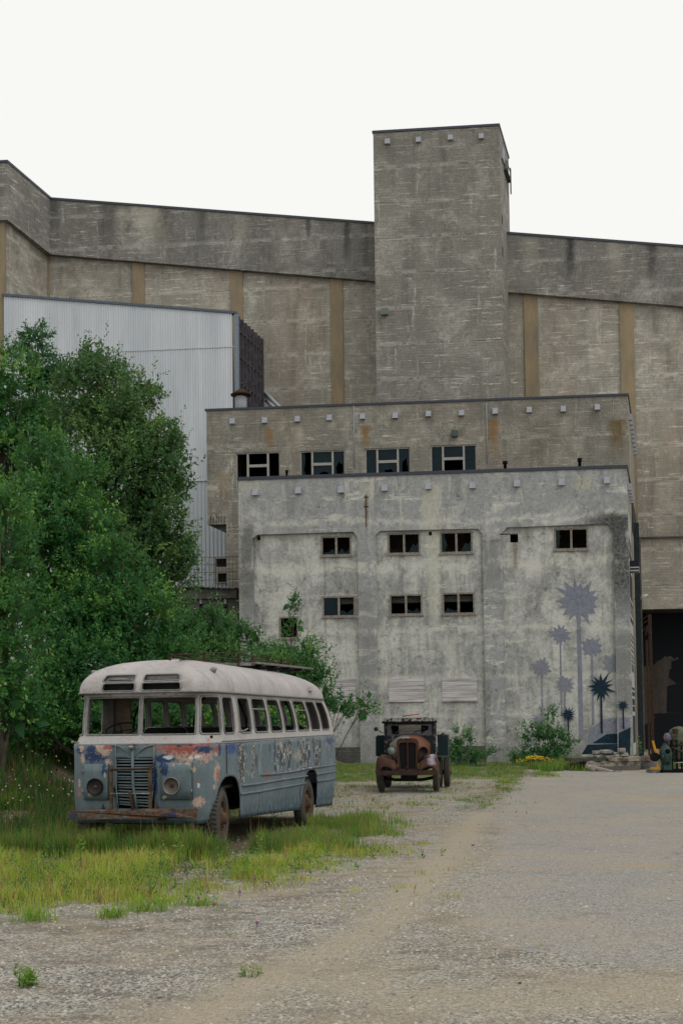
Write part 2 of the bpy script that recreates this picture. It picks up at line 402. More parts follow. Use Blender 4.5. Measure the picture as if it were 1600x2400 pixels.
for (x, y0, y1, w, s_) in [(255, 480, 600, .9, .55), (300, 480, 560, .5, .4), (378, 490, 600, 1.1, .65), (470, 495, 600, .6, .4), (722, 515, 580, .25, .75), (812, 522, 620, .3, .8), (1335, 560, 690, .45, .85), (1525, 575, 690, .45, .65), (130, 470, 560, .5, .5)]:
    x_, z_ = BX(x, y0, bm_ - .4); _, zb = BX(x, y1, bm_ - .4); stm.append((x_, z_, zb, w, DK, s_))
for (x, y0, y1, w, s_) in [(345, 480, 600, 1.6, .8), (285, 490, 560, .6, .35), (560, 500, 600, .7, .35), (1240, 560, 690, .8, .35), (1440, 570, 680, .6, .4)]:
    x_, z_ = BX(x, y0, bm_ - .4); _, zb = BX(x, y1, bm_ - .4); stm.append((x_, z_, zb, w, WH, s_ * .8))
st1 = []
for (x, y0, y1, w, c, s_) in [(1455, 1200, 1480, .85, lin(50, 50, 48), .95), (1462, 1480, 1700, .6, lin(84, 84, 80), .6), (1400, 1200, 1235, .8, lin(60, 60, 56), .55), (578, 1222, 1500, .5, lin(78, 78, 72), .75),
                          (858, 1150, 1245, .1, lin(110, 84, 60), .8), (1207, 1262, 1340, .12, lin(128, 104, 80), .7), (1207, 1270, 1370, .3, DK, .18),
                          (600, 1255, 1290, .5, lin(70, 74, 52), .45), (1010, 1130, 1290, .55, lin(186, 184, 168), .7), (1016, 1250, 1500, .35, lin(182, 182, 164), .6),
                          (590, 1120, 1160, 1.0, lin(176, 174, 156), .5), (855, 1120, 1180, .5, lin(176, 174, 156), .45), (1370, 1110, 1160, .5, lin(180, 176, 150), .5), (760, 1280, 1700, .1, DK, .35), (1120, 1560, 1740, .7, lin(84, 86, 80), .4), (1425, 1205, 1290, 1.0, lin(54, 55, 54), .8), (1150, 1245, 1420, .5, lin(92, 94, 90), .5), (860, 1380, 1700, .6, lin(96, 97, 94), .45), (1030, 1640, 1740, 1.2, lin(90, 91, 86), .5), (950, 1640, 1740, 1.0, lin(92, 93, 88), .45), (700, 1420, 1740, .9, lin(104, 106, 100), .45), (1300, 1500, 1700, .7, lin(110, 111, 106), .35), (950, 1250, 1300, 1.3, lin(104, 104, 98), .4), (1320, 1232, 1262, 1.6, lin(96, 97, 92), .5), (720, 1248, 1275, 1.5, lin(100, 101, 96), .5)]:
    x_, z_ = BX(x, y0, 0); _, zb = BX(x, y1, 0); st1.append((x_, z_, zb, w, c, s_))
M_con2 = concrete('board_concrete', lin(104, 102, 94), lin(138, 134, 124), lin(200, 197, 187), 1., .12, .6, .35, st2, 1)
M_tower = concrete('tower_concrete', lin(104, 102, 96), lin(134, 131, 123), lin(202, 200, 192), 1.1, .0, .62, .3, (), 2)
M_band = concrete('parapet_concrete', lin(92, 91, 88), lin(130, 128, 122), lin(204, 202, 194), .8, .05, .6, .3, stm, 3)
M_main = concrete('main_wall_concrete', lin(120, 117, 109), lin(164, 159, 148), lin(214, 210, 198), .9, .22, .75, .3, (), 4)
M_side = concrete('side_concrete', lin(110, 105, 94), lin(146, 140, 128), lin(186, 180, 168), .6, .25, .5, .3, (), 5)
M_dark = concrete('grimy_concrete', lin(52, 53, 52), lin(84, 84, 80), lin(140, 138, 130), .5, .0, .35, .5, (), 6)
# painted render of the low front block: cream patches over grey
def render_mat(name, topgrey, seed, stains):
    k = NT(name, .9, .25); P = k.pos(); P0 = k.map(P, loc=(seed, seed * 2, seed * 3)); X, Y, Z = k.xyz(P)
    n1 = k.noise(P0, .36, 10, .74, .9); n2 = k.noise(k.map(P0, (1, 1, .5)), 1.0, 9, .75, .4); n3 = k.noise(P0, 6, 7, .78); n4 = k.noise(k.map(P0, (.5, .5, 2.4)), .8, 9, .78, .3)
    n5 = k.noise(k.map(P0, (1.3, 1.3, .12)), 1.3, 8, .72); n6 = k.noise(k.map(P0, (1, 1, .8)), 2.6, 8, .8)
    grey = k.mix(k.step(n3, .35, .65), lin(132, 134, 135), lin(158, 160, 160)) if topgrey else k.mix(k.step(n3, .35, .65), lin(124, 126, 124), lin(156, 157, 154))
    cream = k.mix(k.step(n3, .35, .65), lin(168, 169, 164), lin(198, 199, 193)); dk = lin(88, 90, 87); dk2 = lin(64, 66, 64)
    lo = .585 if topgrey else .50
    c = k.mix(k.step(k.add(k.mul(n1, .6), k.mul(n2, .4)), lo - .06, lo + .07), grey, cream)
    c = k.mix(k.step(n6, .50, .66, 0., .5), c, dk)
    c = k.mix(k.step(n5, .50, .68, 0., .55 if not topgrey else .35), c, dk)
    c = k.mix(k.mul(k.step(n4, .56, .62), k.step(n3, .40, .52, .3, .9)), c, lin(196, 194, 184))
    c = k.mix(k.mul(k.step(k.noise(k.map(P0, (2.2, 2.2, .25), (4, 4, 1)), 1., 8, .75), .58, .64), .6), c, lin(190, 188, 176))
    for (py, w, s_) in [(1325, .35, .75), (1475, .22, .65), (1590, .22, .5), (1218, .22, .6 if topgrey else .0), (1400, .1, .4), (1680, .15, .4)]:
        zz = fa(1000, py, 0)[1]; e = k.mth('ABSOLUTE', k.add(k.add(Z, -zz), k.mul(k.add(n1, -.5), 2.0)))
        c = k.mix(k.mul(k.step(e, w * .3, w, 1., 0.), k.mul(k.step(n6, .44, .52), s_)), c, lin(196, 194, 184))
    for (x, zt, zb, w, sc, st) in stains:
        dx = k.mth('ABSOLUTE', k.add(X, -x)); e = k.add(dx, k.mul(k.add(n2, -.5), w * 3.4))
        m = k.mul(k.step(e, w * .6, w, 1., 0.), k.mul(k.step(k.add(Z, k.mul(n6, .6)), zt, zt + .4, 1., 0.), k.step(Z, zb, zb + (zt - zb) * .4)))
        c = k.mix(k.mul(k.mul(m, k.step(n3, .40, .56, .5, 1.)), st), c, sc)
    wn_ = k.noise(P0, .9, 6, .7, 0, True); va = k.n.new('ShaderNodeVectorMath'); va.operation = 'MULTIPLY_ADD'; k.ln(wn_, va.inputs[0]); va.inputs[1].default_value = (1.8, 1.8, 1.8); k.ln(P0, va.inputs[2])
    cr = k.vor(va.outputs[0], .16, 'DISTANCE_TO_EDGE'); c = k.mix(k.mul(k.step(cr, .002, .008, 1., 0.), k.step(n6, .44, .52, 0., .6)), c, dk2)
    c = k.mix(k.step(k.noise(P0, 20, 4, .7), .52, .68, 0., .25), c, lin(200, 198, 190))
    foot_dark = k.step(Z, -.4, 1.3, .55, 0.)  # darker towards the foot of the wall
    c = k.mix(k.mul(foot_dark, k.step(n2, .35, .55)), c, lin(78, 80, 70))
    k.color(c); k.bump(k.add(n3, n6), .45, .03); return k.m
M_grey = render_mat('grey_painted_render', True, 11, st1)
M_panel = render_mat('cream_mottled_render', False, 17, [s for s in st1 if s[3] < .56])
M_pink = concrete('block_wall', lin(76, 70, 66), lin(102, 95, 89), lin(128, 120, 113), .6, 0, .2, .4, (), 8)
M_ochre = NT('ochre_pilaster'); k = M_ochre; n_ = k.noise(k.map(k.pos(), (1, 1, .35)), .9, 6, .7)
k.color(k.mix(k.step(n_, .36, .64), lin(118, 110, 94), lin(148, 130, 102))); M_ochre = k.m
M_flash = plain('blue_black_flashing', lin(38, 46, 60), .45, 0, .5, .3)
M_pale = plain('pale_galvanised_box', lin(152, 155, 164), .7, 0, .3, .2, 8)
M_void = plain('void_black', lin(20, 22, 24), .95, 0, .1)  # near-black put in for the dark of openings, and for black fittings
M_frame = plain('weathered_window_wood', lin(142, 138, 130), .85, 0, .2, .4, 9, lin(106, 94, 84))
M_frame2 = plain('white_window_frame', lin(160, 158, 152), .8, 0, .2, .3, 9)
k = NT('dirty_glass', .3, .12); f = k.noise(k.obj(), 3, 5)
k.color(k.mix(f, lin(8, 22, 28), lin(24, 42, 48))); M_glass = k.m
M_rust = plain('rusty_iron', lin(78, 56, 44), .9, .1, .2, .5, 7, lin(44, 36, 32))
M_plank = NT('grey_planks', .9, .2); k = M_plank
pn = k.noise(k.map(k.pos(), (.5, .5, 7)), 1.2, 4, .6); _, _, Zp = k.xyz(k.pos())
brd = k.mth('FRACT', k.mul(Zp, 4.6)); k.color(k.mix(k.step(brd, .9, .97), k.mix(k.step(pn, .35, .7), lin(198, 195, 194), lin(136, 132, 134)), lin(60, 58, 60))); M_plank = k.m

def W_(px, py, b): a, z = fa(px, py, b); return (a, z)
def rect(x0, y0, x1, y1, b):
    """pixel rectangle -> upright rectangle on plane b: a0, a1, z0, z1"""
    xm, ym = (x0 + x1) / 2, (y0 + y1) / 2
    return fa(x0, ym, b)[0], fa(x1, ym, b)[0], fa(xm, y1, b)[1], fa(xm, y0, b)[1]
def rl(r): a0, a1, z0, z1 = r; return [(a0, z0), (a1, z0), (a1, z1), (a0, z1)]
BF = lambda a, z, b: B(a, b, z)
d98 = lambda *v: tuple(x / .98 for x in v)
GB = -1.2

def shard(r, shape, rn):
    """jagged remains of a pane inside rectangle r"""
    a0, a1, z0, z1 = r; w, h = a1 - a0, z1 - z0
    if shape == 'full': return [rl(r)]
    if shape == 'low':
        pts = [(a0, z0), (a1, z0)]; n = 7
        return [pts + [(a1 - w * i / n, z0 + h * (.08 + .25 * rn.random())) for i in range(n + 1)]]
    if shape == 'hole':
        n = 11; cx, cz = a0 + w * .55, z0 + h * .45
        hole = [(cx + w * (.22 + .16 * rn.random()) * math.cos(t), cz + h * (.2 + .18 * rn.random()) * math.sin(t)) for t in [2 * math.pi * i / n for i in range(n)]]
        return [rl(r), hole]
    if shape == 'left':
        n = 6; return [[(a0, z0)] + [(a0 + w * (.15 + .35 * rn.random()), z0 + h * i / n) for i in range(n + 1)] + [(a0, z1)]]
    if shape == 'corner':
        return [[(a1, z0), (a1, z0 + h * .6), (a1 - w * .25, z0 + h * .35), (a1 - w * .4, z0 + h * .5), (a1 - w * .7, z0 + h * .1), (a1 - w * .75, z0)]]
    return None

def window(parent, r, b, kind, panes, mat, sill=True):
    """timber window: outer frame, mullions; each surviving pane a sub-part"""
    a0, a1, z0, z1 = r; rn = random.Random(int(a0 * 100)); t = .09; m = MB(); holes = []
    w = a1 - a0
    if kind == 'two':
        c = a0 + w * .5; holes = [(a0 + t, c - t * .6, z0 + t, z1 - t), (c + t * .6, a1 - t, z0 + t, z1 - t)]
    elif kind == 'four':
        c1, c2 = a0 + w * .27, a0 + w * .72; zm = z1 - (z1 - z0) * .36
        holes = [(a0 + t, c1 - .05, z0 + t, z1 - t), (c1 + .06, c2 - .06, zm + .06, z1 - t), (c1 + .06, c2 - .06, z0 + t, zm - .1), (c2 + .05, a1 - t, z0 + t, z1 - t)]
    else: holes = [(a0 + t, a1 - t, z0 + t, z1 - t)]
    m.poly([rl(r)] + [rl(h)[::-1] for h in holes], BF, b, b + .09)
    if sill: m.bbox(a0 - .06, a1 + .06, b - .05, b + .04, z0 - .07, z0 - .002)
    o = m.build('window', mat, parent)
    for h, p in zip(holes, panes):
        L = shard((h[0] + .003, h[1] - .003, h[2] + .003, h[3] - .003), p, rn)
        if L: MB().poly(L, BF, b + .04, b + .046).build('pane', M_glass, o)
    return o

# ================================================================ low front block (cream and grey render)
aL, zt = fa(558, 1126, 0); aR = fa(1468, 1100, 0)[0]; zt = (zt + fa(1466, 1097, 0)[1]) / 2
front = thing('factory_block', 'low mottled grey and cream concrete block with palm mural, boarded and broken windows', 'building', B((aL + aR) / 2, 3, GB))
REC = .2
panels = []
for L in ([(594.5, 1800), (593, 1263), (603, 1253), (827, 1246), (838.8, 1259), (842, 1800)],
          [(884, 1800), (880.5, 1255), (890.5, 1244), (1118.4, 1239), (1131, 1251), (1137, 1800)],
          [(1183, 1800), (1176.5, 1250), (1187, 1236), (1422, 1227), (1435, 1241), (1447, 1800)]):
    q = [fa(x, y, 0) for x, y in L]
    al = sum(fa(x, 1500, 0)[0] for x in (L[0][0], L[1][0])) / 2; ar = sum(fa(x, 1500, 0)[0] for x in (L[4][0], L[5][0])) / 2
    q = [(al, GB), (al, q[1][1]), (q[2][0], q[2][1]), (q[3][0], q[3][1]), (ar, q[4][1]), (ar, GB)]
    panels.append(q)
out = [(aL, GB)]
for q in panels: out += q
out += [(aR, GB), (aR, zt), (aL, zt)]
MB().poly([out], BF, 0, REC).build('pilaster_wall', M_grey, front)
winl = [((737, 1231, 807, 1277), 'two', ('low', 'low')), ((890, 1224, 965, 1273), 'two', (0, 'corner')), ((1010, 1221, 1085, 1271), 'two', ('left', 'corner')), ((1272, 1213, 1350, 1263), 'two', ('left', 0)),
        ((740, 1369, 816, 1417), 'two', ('full', 'low')), ((894, 1365, 970, 1413), 'two', (0, 'low')), ((1015, 1361, 1090, 1411), 'two', ('low', 0)), ((641, 1416, 686, 1467), 'one', (0,))]
holes = []; wr = []
for r, kd, pn_ in winl:
    q = rect(*d98(*r), REC); wr.append((q, kd, pn_)); holes.append(rl((q[0] + .02, q[1] - .02, q[2] + .02, q[3] - .02)))
smallh = [rect(*d98(*r), REC) for r in ((1170, 1226, 1189, 1246), (589, 1230, 598, 1241), (983, 1221, 991, 1230))]
boards_ = [rect(*d98(*r), REC) for r in ((747, 1560, 817, 1609), (893, 1558, 973, 1609), (1015, 1557, 1095, 1608))]
holes += [rl(h) for h in smallh]
MB().poly([[(aL + .01, GB), (aR - .01, GB), (aR - .01, zt - .3), (aL + .01, zt - .3)]] + [h[::-1] for h in holes], BF, REC, REC + .3).build('panel_wall', M_panel, front)
for q, kd, pn_ in wr: window(front, q, REC - .03, kd, pn_, M_frame)
for q in boards_:
    m = MB(); m.poly([rl(q)], BF, REC - .05, REC - .004); m.bbox(q[0] - .05, q[1] + .05, REC - .09, REC - .052, q[2] - .09, q[2])
    m.build('boarded_window', M_plank, front)
D1 = b2
MB().poly([[(0.3 + REC + .003, GB), (D1 - .01, GB), (D1 - .01, zt - .004), (REC + .303, zt - .004)]], lambda b, z, a: B(a, b, z), aR - .32, aR - .003).build('side_wall', M_side, front)
MB().bbox(aL + .003, aL + .3, REC + .31, D1 - .01, GB, zt - .004).build('side_wall', M_side, front)
MB().bbox(aL + .003, aR - .003, REC + .005, D1 - .01, zt - .30, zt - .003).build('roof_slab', M_dark, front)
MB().bbox(aL + .31, aR - .33, REC + .31, D1 - .02, 8.2, 8.5).build('floor_slab', M_dark, front)
MB().bbox(aL + .31, aR - .33, REC + 3.2, REC + 3.4, GB, 8.19).build('inner_wall', M_void, front)
MB().bbox(aL - .04, aR + .05, -.06, .16, zt + .001, zt + .17).build('roof_flashing', M_flash, front)
MB().bbox(aR - .16, aR + .05, .17, D1 - .01, zt + .001, zt + .17).build('roof_flashing', M_flash, front)
zp = fa(1330, 1746, 0)[1]
for a0, a1 in ((panels[0][0][0], panels[0][-1][0]), (panels[1][0][0], panels[1][-1][0]), (panels[2][0][0], panels[2][-1][0])):
    MB().poly([[(a0 + .003, GB), (a1 - .003, GB), (a1 - .003, zp), (a0 + .003, zp)]], BF, .02, REC - .003).build('plinth', M_dark if a0 < 5 else M_grey, front)
def vent_box(parent, px, py, b, s=1.):
    a, z = fa(px, py, b); w, h = .16 * s, .18 * s; m = MB()
    m.hexa([B(a - w, b - .2, z - h), B(a + w, b - .2, z - h), B(a + w, b - .002, z - h), B(a - w, b - .002, z - h),
            B(a - w * .95, b - .1, z + h), B(a + w * .95, b - .1, z + h), B(a + w * .95, b - .002, z + h), B(a - w * .95, b - .002, z + h)])
    return m.build('vent_box', M_pale, parent)
for p in ((588, 1131), (686, 1127), (784, 1125), (884, 1121), (984, 1117), (1085, 1115), (1187, 1111), (1289, 1108), (1393, 1104)):
    vent_box(front, *d98(*p), 0)
# wall crack brackets
m = MB()
for y in (1165, 1187):
    a, z = fa(858, y, 0); m.bbox(a - .12, a + .12, -.04, -.003, z - .02, z + .02)
a, z0 = fa(858, 1235, 0); z1 = fa(858, 1160, 0)[1]; m.bbox(a - .015, a + .015, -.03, -.004, z0, z1)
m.build('iron_rod', M_rust, front)
a, z = fa(1176, 1253, 0); MB().bbox(a - .1, a + .45, -.12, -.07, z - .02, z + .03).build('iron_bracket', M_void, front)

# ---- painted palms
def ink(name, c1, c2, cover=.9, th=.56, lowc=.25):
    k = NT(name, .85, .25); n = k.noise(k.pos(), 5, 7, .78); n2 = k.noise(k.map(k.pos(), (1, 1, .6)), 1.4, 9, .78)
    k.color(k.mix(k.step(n, .4, .6), c1, c2)); tb = k.n.new('ShaderNodeBsdfTransparent'); mq = k.n.new('ShaderNodeMixShader')
    k.ln(k.mul(k.step(n2, th, th + .10, 1., lowc), cover), mq.inputs[0]); k.ln(tb.outputs[0], mq.inputs[1]); k.ln(k.b.outputs[0], mq.inputs[2]); k.ln(mq.outputs[0], k.n['Material Output'].inputs[0]); return k.m
M_pm1 = ink('pale_blue_mural_paint', lin(122, 126, 142), lin(142, 145, 158), .74, .53); M_pm2 = ink('faint_mural_paint', lin(128, 132, 146), lin(146, 149, 160), .6, .52); M_pm3 = ink('teal_black_mural_paint', lin(10, 30, 42), lin(20, 46, 60), .98, .6, .8)
def surf_b(px):
    """which skin of the right bay a painted stroke lies on"""
    return 0 if px > 1447 or px < 1180 else REC
def palm(px, py, r, ybot, w, mat, nsp, seed, b):
    rn = random.Random(seed); a, z = fa(px, py, b); R_ = r * 1.12 / F * (62 + b); P_ = []
    for i in range(nsp):
        t = 2 * math.pi * (i + .25) / nsp; ro = R_ * (.78 + .36 * rn.random()); t += .16 * (rn.random() - .5); ri = R_ * ((.38 if mat is M_pm3 else .54) + .12 * rn.random())
        P_.append((a + math.cos(t) * ro, z + math.sin(t) * ro)); t2 = t + math.pi / nsp; P_.append((a + math.cos(t2) * ri, z + math.sin(t2) * ri))
    b -= .007 * seed; m = MB(); m.poly([P_], BF, b - .006, b - .003)
    ab, zb = fa(px + (ybot - py) * .012 * 0 + 0, ybot, b); ab = a; hw = w / F * 62 / 2
    m.poly([[(ab - hw * 1.15, zb), (ab + hw * 1.15, zb), (a + hw, z), (a - hw, z)]], BF, b - .0029, b - .0001)
    return m.build('painted_palm', mat, front)
S = lambda x, y: (1200 + x / 3.92, 1300 + y / 3.92)
for (zx, zy, r, yb, w, mt, n, sd_, b) in [
        (605, 430, 196, 1700, 36, M_pm1, 15, 1, REC), (438, 738, 90, 1480, 13, M_pm1, 12, 2, REC), (728, 845, 95, 1560, 17, M_pm1, 10, 3, REC), (268, 1035, 85, 1640, 13, M_pm2, 12, 4, REC), (478, 1195, 80, 1640, 16, M_pm2, 12, 5, REC),
        (925, 1000, 90, 1100, 1, M_pm2, 9, 6, REC), (230, 1520, 45, 1640, 8, M_pm2, 10, 7, REC), (812, 1215, 118, 1640, 16, M_pm3, 13, 8, REC), (512, 1470, 66, 1750, 12, M_pm3, 14, 9, REC), (1016, 1385, 50, 1600, 12, M_pm3, 11, 10, 0)]:
    x, y = S(zx, zy); palm(x, y, r / 3.92, S(0, yb)[1], w / 3.92, mt, n, sd_, b)
def mural_poly(pts, b, mat, nm, off):
    MB().poly([[fa(*S(*p), b) for p in pts]], BF, b - off, b - off + .004).build(nm, mat, front)
x0 = 968
mural_poly([(690, 1735), (690, 1670), (740, 1585), (820, 1520), (900, 1500), (962, 1498), (962, 1735)], REC, M_pm1, 'painted_hill', .0075)
mural_poly([(974, 1498), (1075, 1500), (1078, 1610), (974, 1640), ], 0, M_pm1, 'painted_hill', .007)
mural_poly([(735, 1733), (800, 1690), (862, 1650), (962, 1645), (962, 1733)], REC, M_pm3, 'painted_hill', .02)
mural_poly([(974, 1640), (1085, 1585), (1078, 1900), (974, 1900)], 0, M_pm3, 'painted_hill', .0125)
mural_poly([(620, 1860), (650, 1810), (690, 1745), (966, 1738), (966, 1900), (600, 1900)], .02, M_pm3, 'painted_hill', .012)

# ---- striped side face
M_blk = plain('black_mural_paint', lin(8, 18, 28), .7); M_wht = plain('white_mural_paint', lin(156, 158, 158), .7, vary=.1)
SF = lambda b, z, a: B(a, b, z)
zs = lambda y: fa(1478, y, 1.)[1]
MB().poly([[(.03, zs(1770)), (4.4, zs(1770)), (4.4, zs(1205)), (.03, zs(1205))]], SF, aR + .001, aR + .006).build('painted_stripes', M_wht, front)
T8 = lambda y: 1180 + y / 7.84; T84 = lambda y: 1420 + y / 8.4
strip = [(T8(a), T8(c)) for a, c in ((628, 640), (665, 705), (733, 768), (800, 815), (857, 1005), (1250, 1740), (1795, 1875), (1900, 1925), (1950, 1975), (1995, 2020), (2085, 2180))]
strip += [(T84(a), T84(c)) for a, c in ((550, 570), (590, 612), (655, 695), (765, 795), (850, 890), (962, 985), (1015, 1032), (1070, 1102), (1148, 1175), (1190, 1205), (1218, 1240), (1255, 1285), (1600, 1650), (1690, 1770), (1825, 1950), (1975, 2080), (2160, 2700))]
m = MB()
for t, bt_ in strip: m.poly([[(.3, zs(bt_)), (4.1, zs(bt_)), (4.1, zs(t)), (.3, zs(t))]], SF, aR + .007, aR + .012)
m.build('painted_stripes', M_blk, front)
a_, z1_ = fa(1472, 1315, .8); z0_ = fa(1472, 1339, .8)[1]; hh = (z1_ - z0_)
MB().bbox(aR + .02, aR + .50, .6, 1.6, z0_ + hh * .4, z1_).build('side_balcony', M_blk, front)
MB().bbox(aR + .02, aR + .50, .6, 1.6, z0_ + hh * .27, z0_ + hh * .39).build('side_balcony', M_wht, front)
MB().bbox(aR + .02, aR + .50, .6, 1.6, z0_ + hh * .1, z0_ + hh * .26).build('side_balcony', M_blk, front)
MB().bbox(aR + .02, aR + .50, .6, 1.6, z0_ - hh * .03, z0_ + hh * .09).build('side_balcony', M_wht, front)

# ================================================================ upper block behind it
uL, zu = fa(484, 964, b2); uR, zu2 = fa(1470, 927, b2); zu = (zu + zu2) / 2
upper = thing('factory_block', 'brownish board marked concrete block with four wide windows rising behind the low block', 'building', B((uL + uR) / 2, 9, GB))
r2 = [(551.3, 1059, 657, 1146), (702, 1055, 809, 1142), (854, 1049, 962, 1136), (1007.5, 1042, 1117, 1129)]
w2 = [rect(*r, b2) for r in r2]
zo = fa(510, 1229, b2)[1]; aC = fa(531, 1300, b2)[0]
outl = [(aC, GB), (uR, GB), (uR, zu), (uL, zu), (uL, zo), (aC, zo)]
MB().poly([outl] + [rl((q[0] + .02, q[1] - .02, q[2] + .02, q[3] - .02))[::-1] for q in w2], BF, b2, b2 + .35).build('wall', M_con2, upper)
for q, pn_ in zip(w2, ((0, 0, 0, 0), ('left', 'full', 'hole', 'hole'), ('full', 'full', 'hole', 'hole'), ('full', 'full', 0, 'full'))): window(upper, q, b2 + .06, 'four', pn_, M_frame2, False)
sb = [(uL, zo), (aC, zo), (aC, zo - .55)]
MB().poly([sb], BF, b2 + .36, b2 + 1.6).build('bracket', M_dark, upper)
MB().poly([[(uL + .003, zo), (uL + .3, zo), (uL + .3, zu - .01), (uL + .003, zu - .01)]], BF, b2 + .36, bm_ - .5).build('side_wall', M_side, upper)
MB().poly([[(b2 + .36, GB), (bm_ - .5, GB), (bm_ - .5, zu - .01), (b2 + .36, zu - .01)]], SF, uR - .3, uR - .003).build('side_wall', M_side, upper)
MB().bbox(uL + .31, uR - .31, b2 + .36, bm_ - .5, zu - .3, zu - .01).build('roof_slab', M_dark, upper)
MB().bbox(aC + .31, uR - .31, b2 + 3.5, b2 + 3.7, GB, zu - .31).build('inner_wall', M_void, upper)
MB().bbox(uL - .08, uR + .06, b2 - .06, b2 + .16, zu + .001, zu + .13).build('roof_flashing', M_flash, upper)
MB().bbox(uR - .14, uR + .06, b2 + .17, bm_ - .5, zu + .001, zu + .13).build('roof_flashing', M_flash, upper)
for p in ((535, 968), (609, 966), (684, 963), (757, 960), (833, 957), (908, 955), (984, 951), (1060, 949), (1137, 945), (1215, 942), (1293, 940), (1371, 936)):
    vent_box(upper, *d98(*p), b2, .95)
q = rect(*d98(1037, 990, 1051, 1004), b2); MB().bbox(q[0], q[1], b2 - .25, b2 - .002, q[2], q[3]).build('vent_hood', plain('green_grey_metal', lin(70, 84, 80), .6), upper)
for px, y0, y1 in ((829, 952, 1098), (1139.5, 945, 1088)):
    p = B(*((lambda t: (t[0], b2 - .05, t[1]))(fa(px, y0, b2)))); p2 = B(fa(px, y0, b2)[0], b2 - .05, fa(px, y1, b2)[1])
    MB().tube([p, p2], .028, 6).build('conduit', M_pale, upper)
# rebar stubs, loose ends under the overhang
m = MB()
for px in (494, 501, 508, 514, 520, 527):
    a, z = fa(px, 1227, b2); m.tube([B(a, b2 - .06, z), B(a, b2 - .05, z + .35 + .1 * rnd.random()), B(a + .05, b2 - .02, z + .42)], .018, 5)
m.build('rebar', M_rust, upper)
for k_, (px, py) in enumerate(((1505, 1240), (1503, 1200))): pass
# side wall window strips seen edge-on
for bb in (7.4, 9.4, 11.4, 13.4): MB().bbox(uR + .001, uR + .05, bb, bb + 1.3, zs(1200), zs(1110)).build('window', M_glass, upper)
for i in range(9):
    zz = zu - 1.0 ; MB().bbox(uR + .001, uR + .2, b2 + .9 + i * 1.15, b2 + 1.2 + i * 1.15, zz - .18, zz + .18).build('vent_box', M_pale, upper)
for i in range(5):
    zz = zt - .9; MB().bbox(aR + .013, aR + .2, .5 + i * .95, .8 + i * .95, zz - .18, zz + .18).build('vent_box', M_pale, front)

# roof stacks
def stack(px, y0, y1, b, r, nm, label, cone=False):
    a, z0 = fa(px, y0, b); z1 = fa(px, y1, b)[1]; o = thing(nm, label, 'vent pipe', B(a, b, z0 - .2))
    M4 = Matrix.Translation(B(a, b, 0))
    if cone:
        zb = zu; h = z1 - zb
        MB().lathe([(0, zb), (r * .86, zb), (r * 1.04, zb + h * .72), (r * .8, zb + h * .76), (0, zb + h * .76)], M4, 20).build('duct', M_pale, o)
        MB().lathe([(0, zb + h * .78), (r * 1.75, zb + h * .79), (r * 1.77, zb + h * .82), (r * .3, zb + h * 1.0), (0, zb + h)], M4, 20).build('rain_cap', M_rust, o)
    else:
        h = z1 - z0; MB().lathe([(0, z0 - .25), (r * .6, z0 - .25), (r * .6, z0 + h * .6), (r, z0 + h * .62), (r, z0 + h * .75), (r * .6, z0 + h * .8), (r * 1.1, z0 + h * .9), (r * .8, z1), (0, z1)], M4, 12).build('pipe', M_void, o)
    return o
stack(565, 950, 912, b2 + 2.2, .36, 'roof_ventilator', 'grey cone shaped roof ventilator with rusty mushroom cap beside the corrugated shed', True)
stack(1183, 1098, 1081, 1.5, .14, 'vent_pipe', 'short black slanted vent pipe on the low roof, nearer the middle of the roof')
stack(1357.5, 1094, 1074, 1.5, .14, 'vent_pipe', 'short black vent pipe on the low roof, nearer its right hand corner')
stack(672, 1116, 1102, 1.5, .1, 'vent_pipe', 'rusty pipe stub on the low roof between the first two wide windows')

# ================================================================ tower
tL, z1 = fa(874, 311, bt); tR, z2 = fa(1168.5, 297, bt); zT = (z1 + z2) / 2
tower = thing('concrete_tower', 'tall square board marked concrete tower rising above the works', 'tower', B((tL + tR) / 2, bt + 2, GB))
TD = bm_ - bt + .6
m = MB(); m.bbox(tL, tR, bt, bt + 4.6, GB, zT); m.build('shaft', M_tower, tower)
MB().bbox(tL - .06, tR + .06, bt - .06, bt + 4.66, zT + .002, zT + .16).build('roof_flashing', M_flash, tower)
for p in ((890, 326), (961, 322), (1034, 317), (1105, 314)): vent_box(tower, *d98(*p), bt, 1.05)
q = rect(*d98(874, 707, 893, 722), bt); MB().bbox(q[0], q[1], bt - .03, bt - .002, q[2], q[3]).build('vent_hood', M_pale, tower)
MB().bbox(q[0] + .1, q[1] - .02, bt - .3, bt - .031, q[2] - .1, q[3] - .1).build('vent_hood', plain('green_grey_hood', lin(110, 118, 108), .7), tower)
# hoist box, cage and slots on the right side of the tower
zz = lambda y: fa(1174, y, bt + 1.5)[1]
MB().bbox(tR + .002, tR + .12, bt + .8, bt + 1.7, zz(382), zz(352)).build('hatch', M_pale, tower)
m = MB(); m.bbox(tR + .002, tR + .26, bt + 1.9, bt + 3.9, zz(392), zz(388)); m.bbox(tR + .002, tR + .08, bt + 2, bt + 3.6, zz(388), zz(360)); m.bbox(tR + .2, tR + .26, bt + 3.6, bt + 3.9, zz(420), zz(360)); m.bbox(tR + .2, tR + .25, bt + 1.9, bt + 3.9, zz(372), zz(370))
m.build('hoist_platform', M_dark, tower)
for y in (515, 590): MB().bbox(tR - .02, tR + .004, bt + .5, bt + .9, zz(y + 22), zz(y)).build('slot_window', M_void, tower)

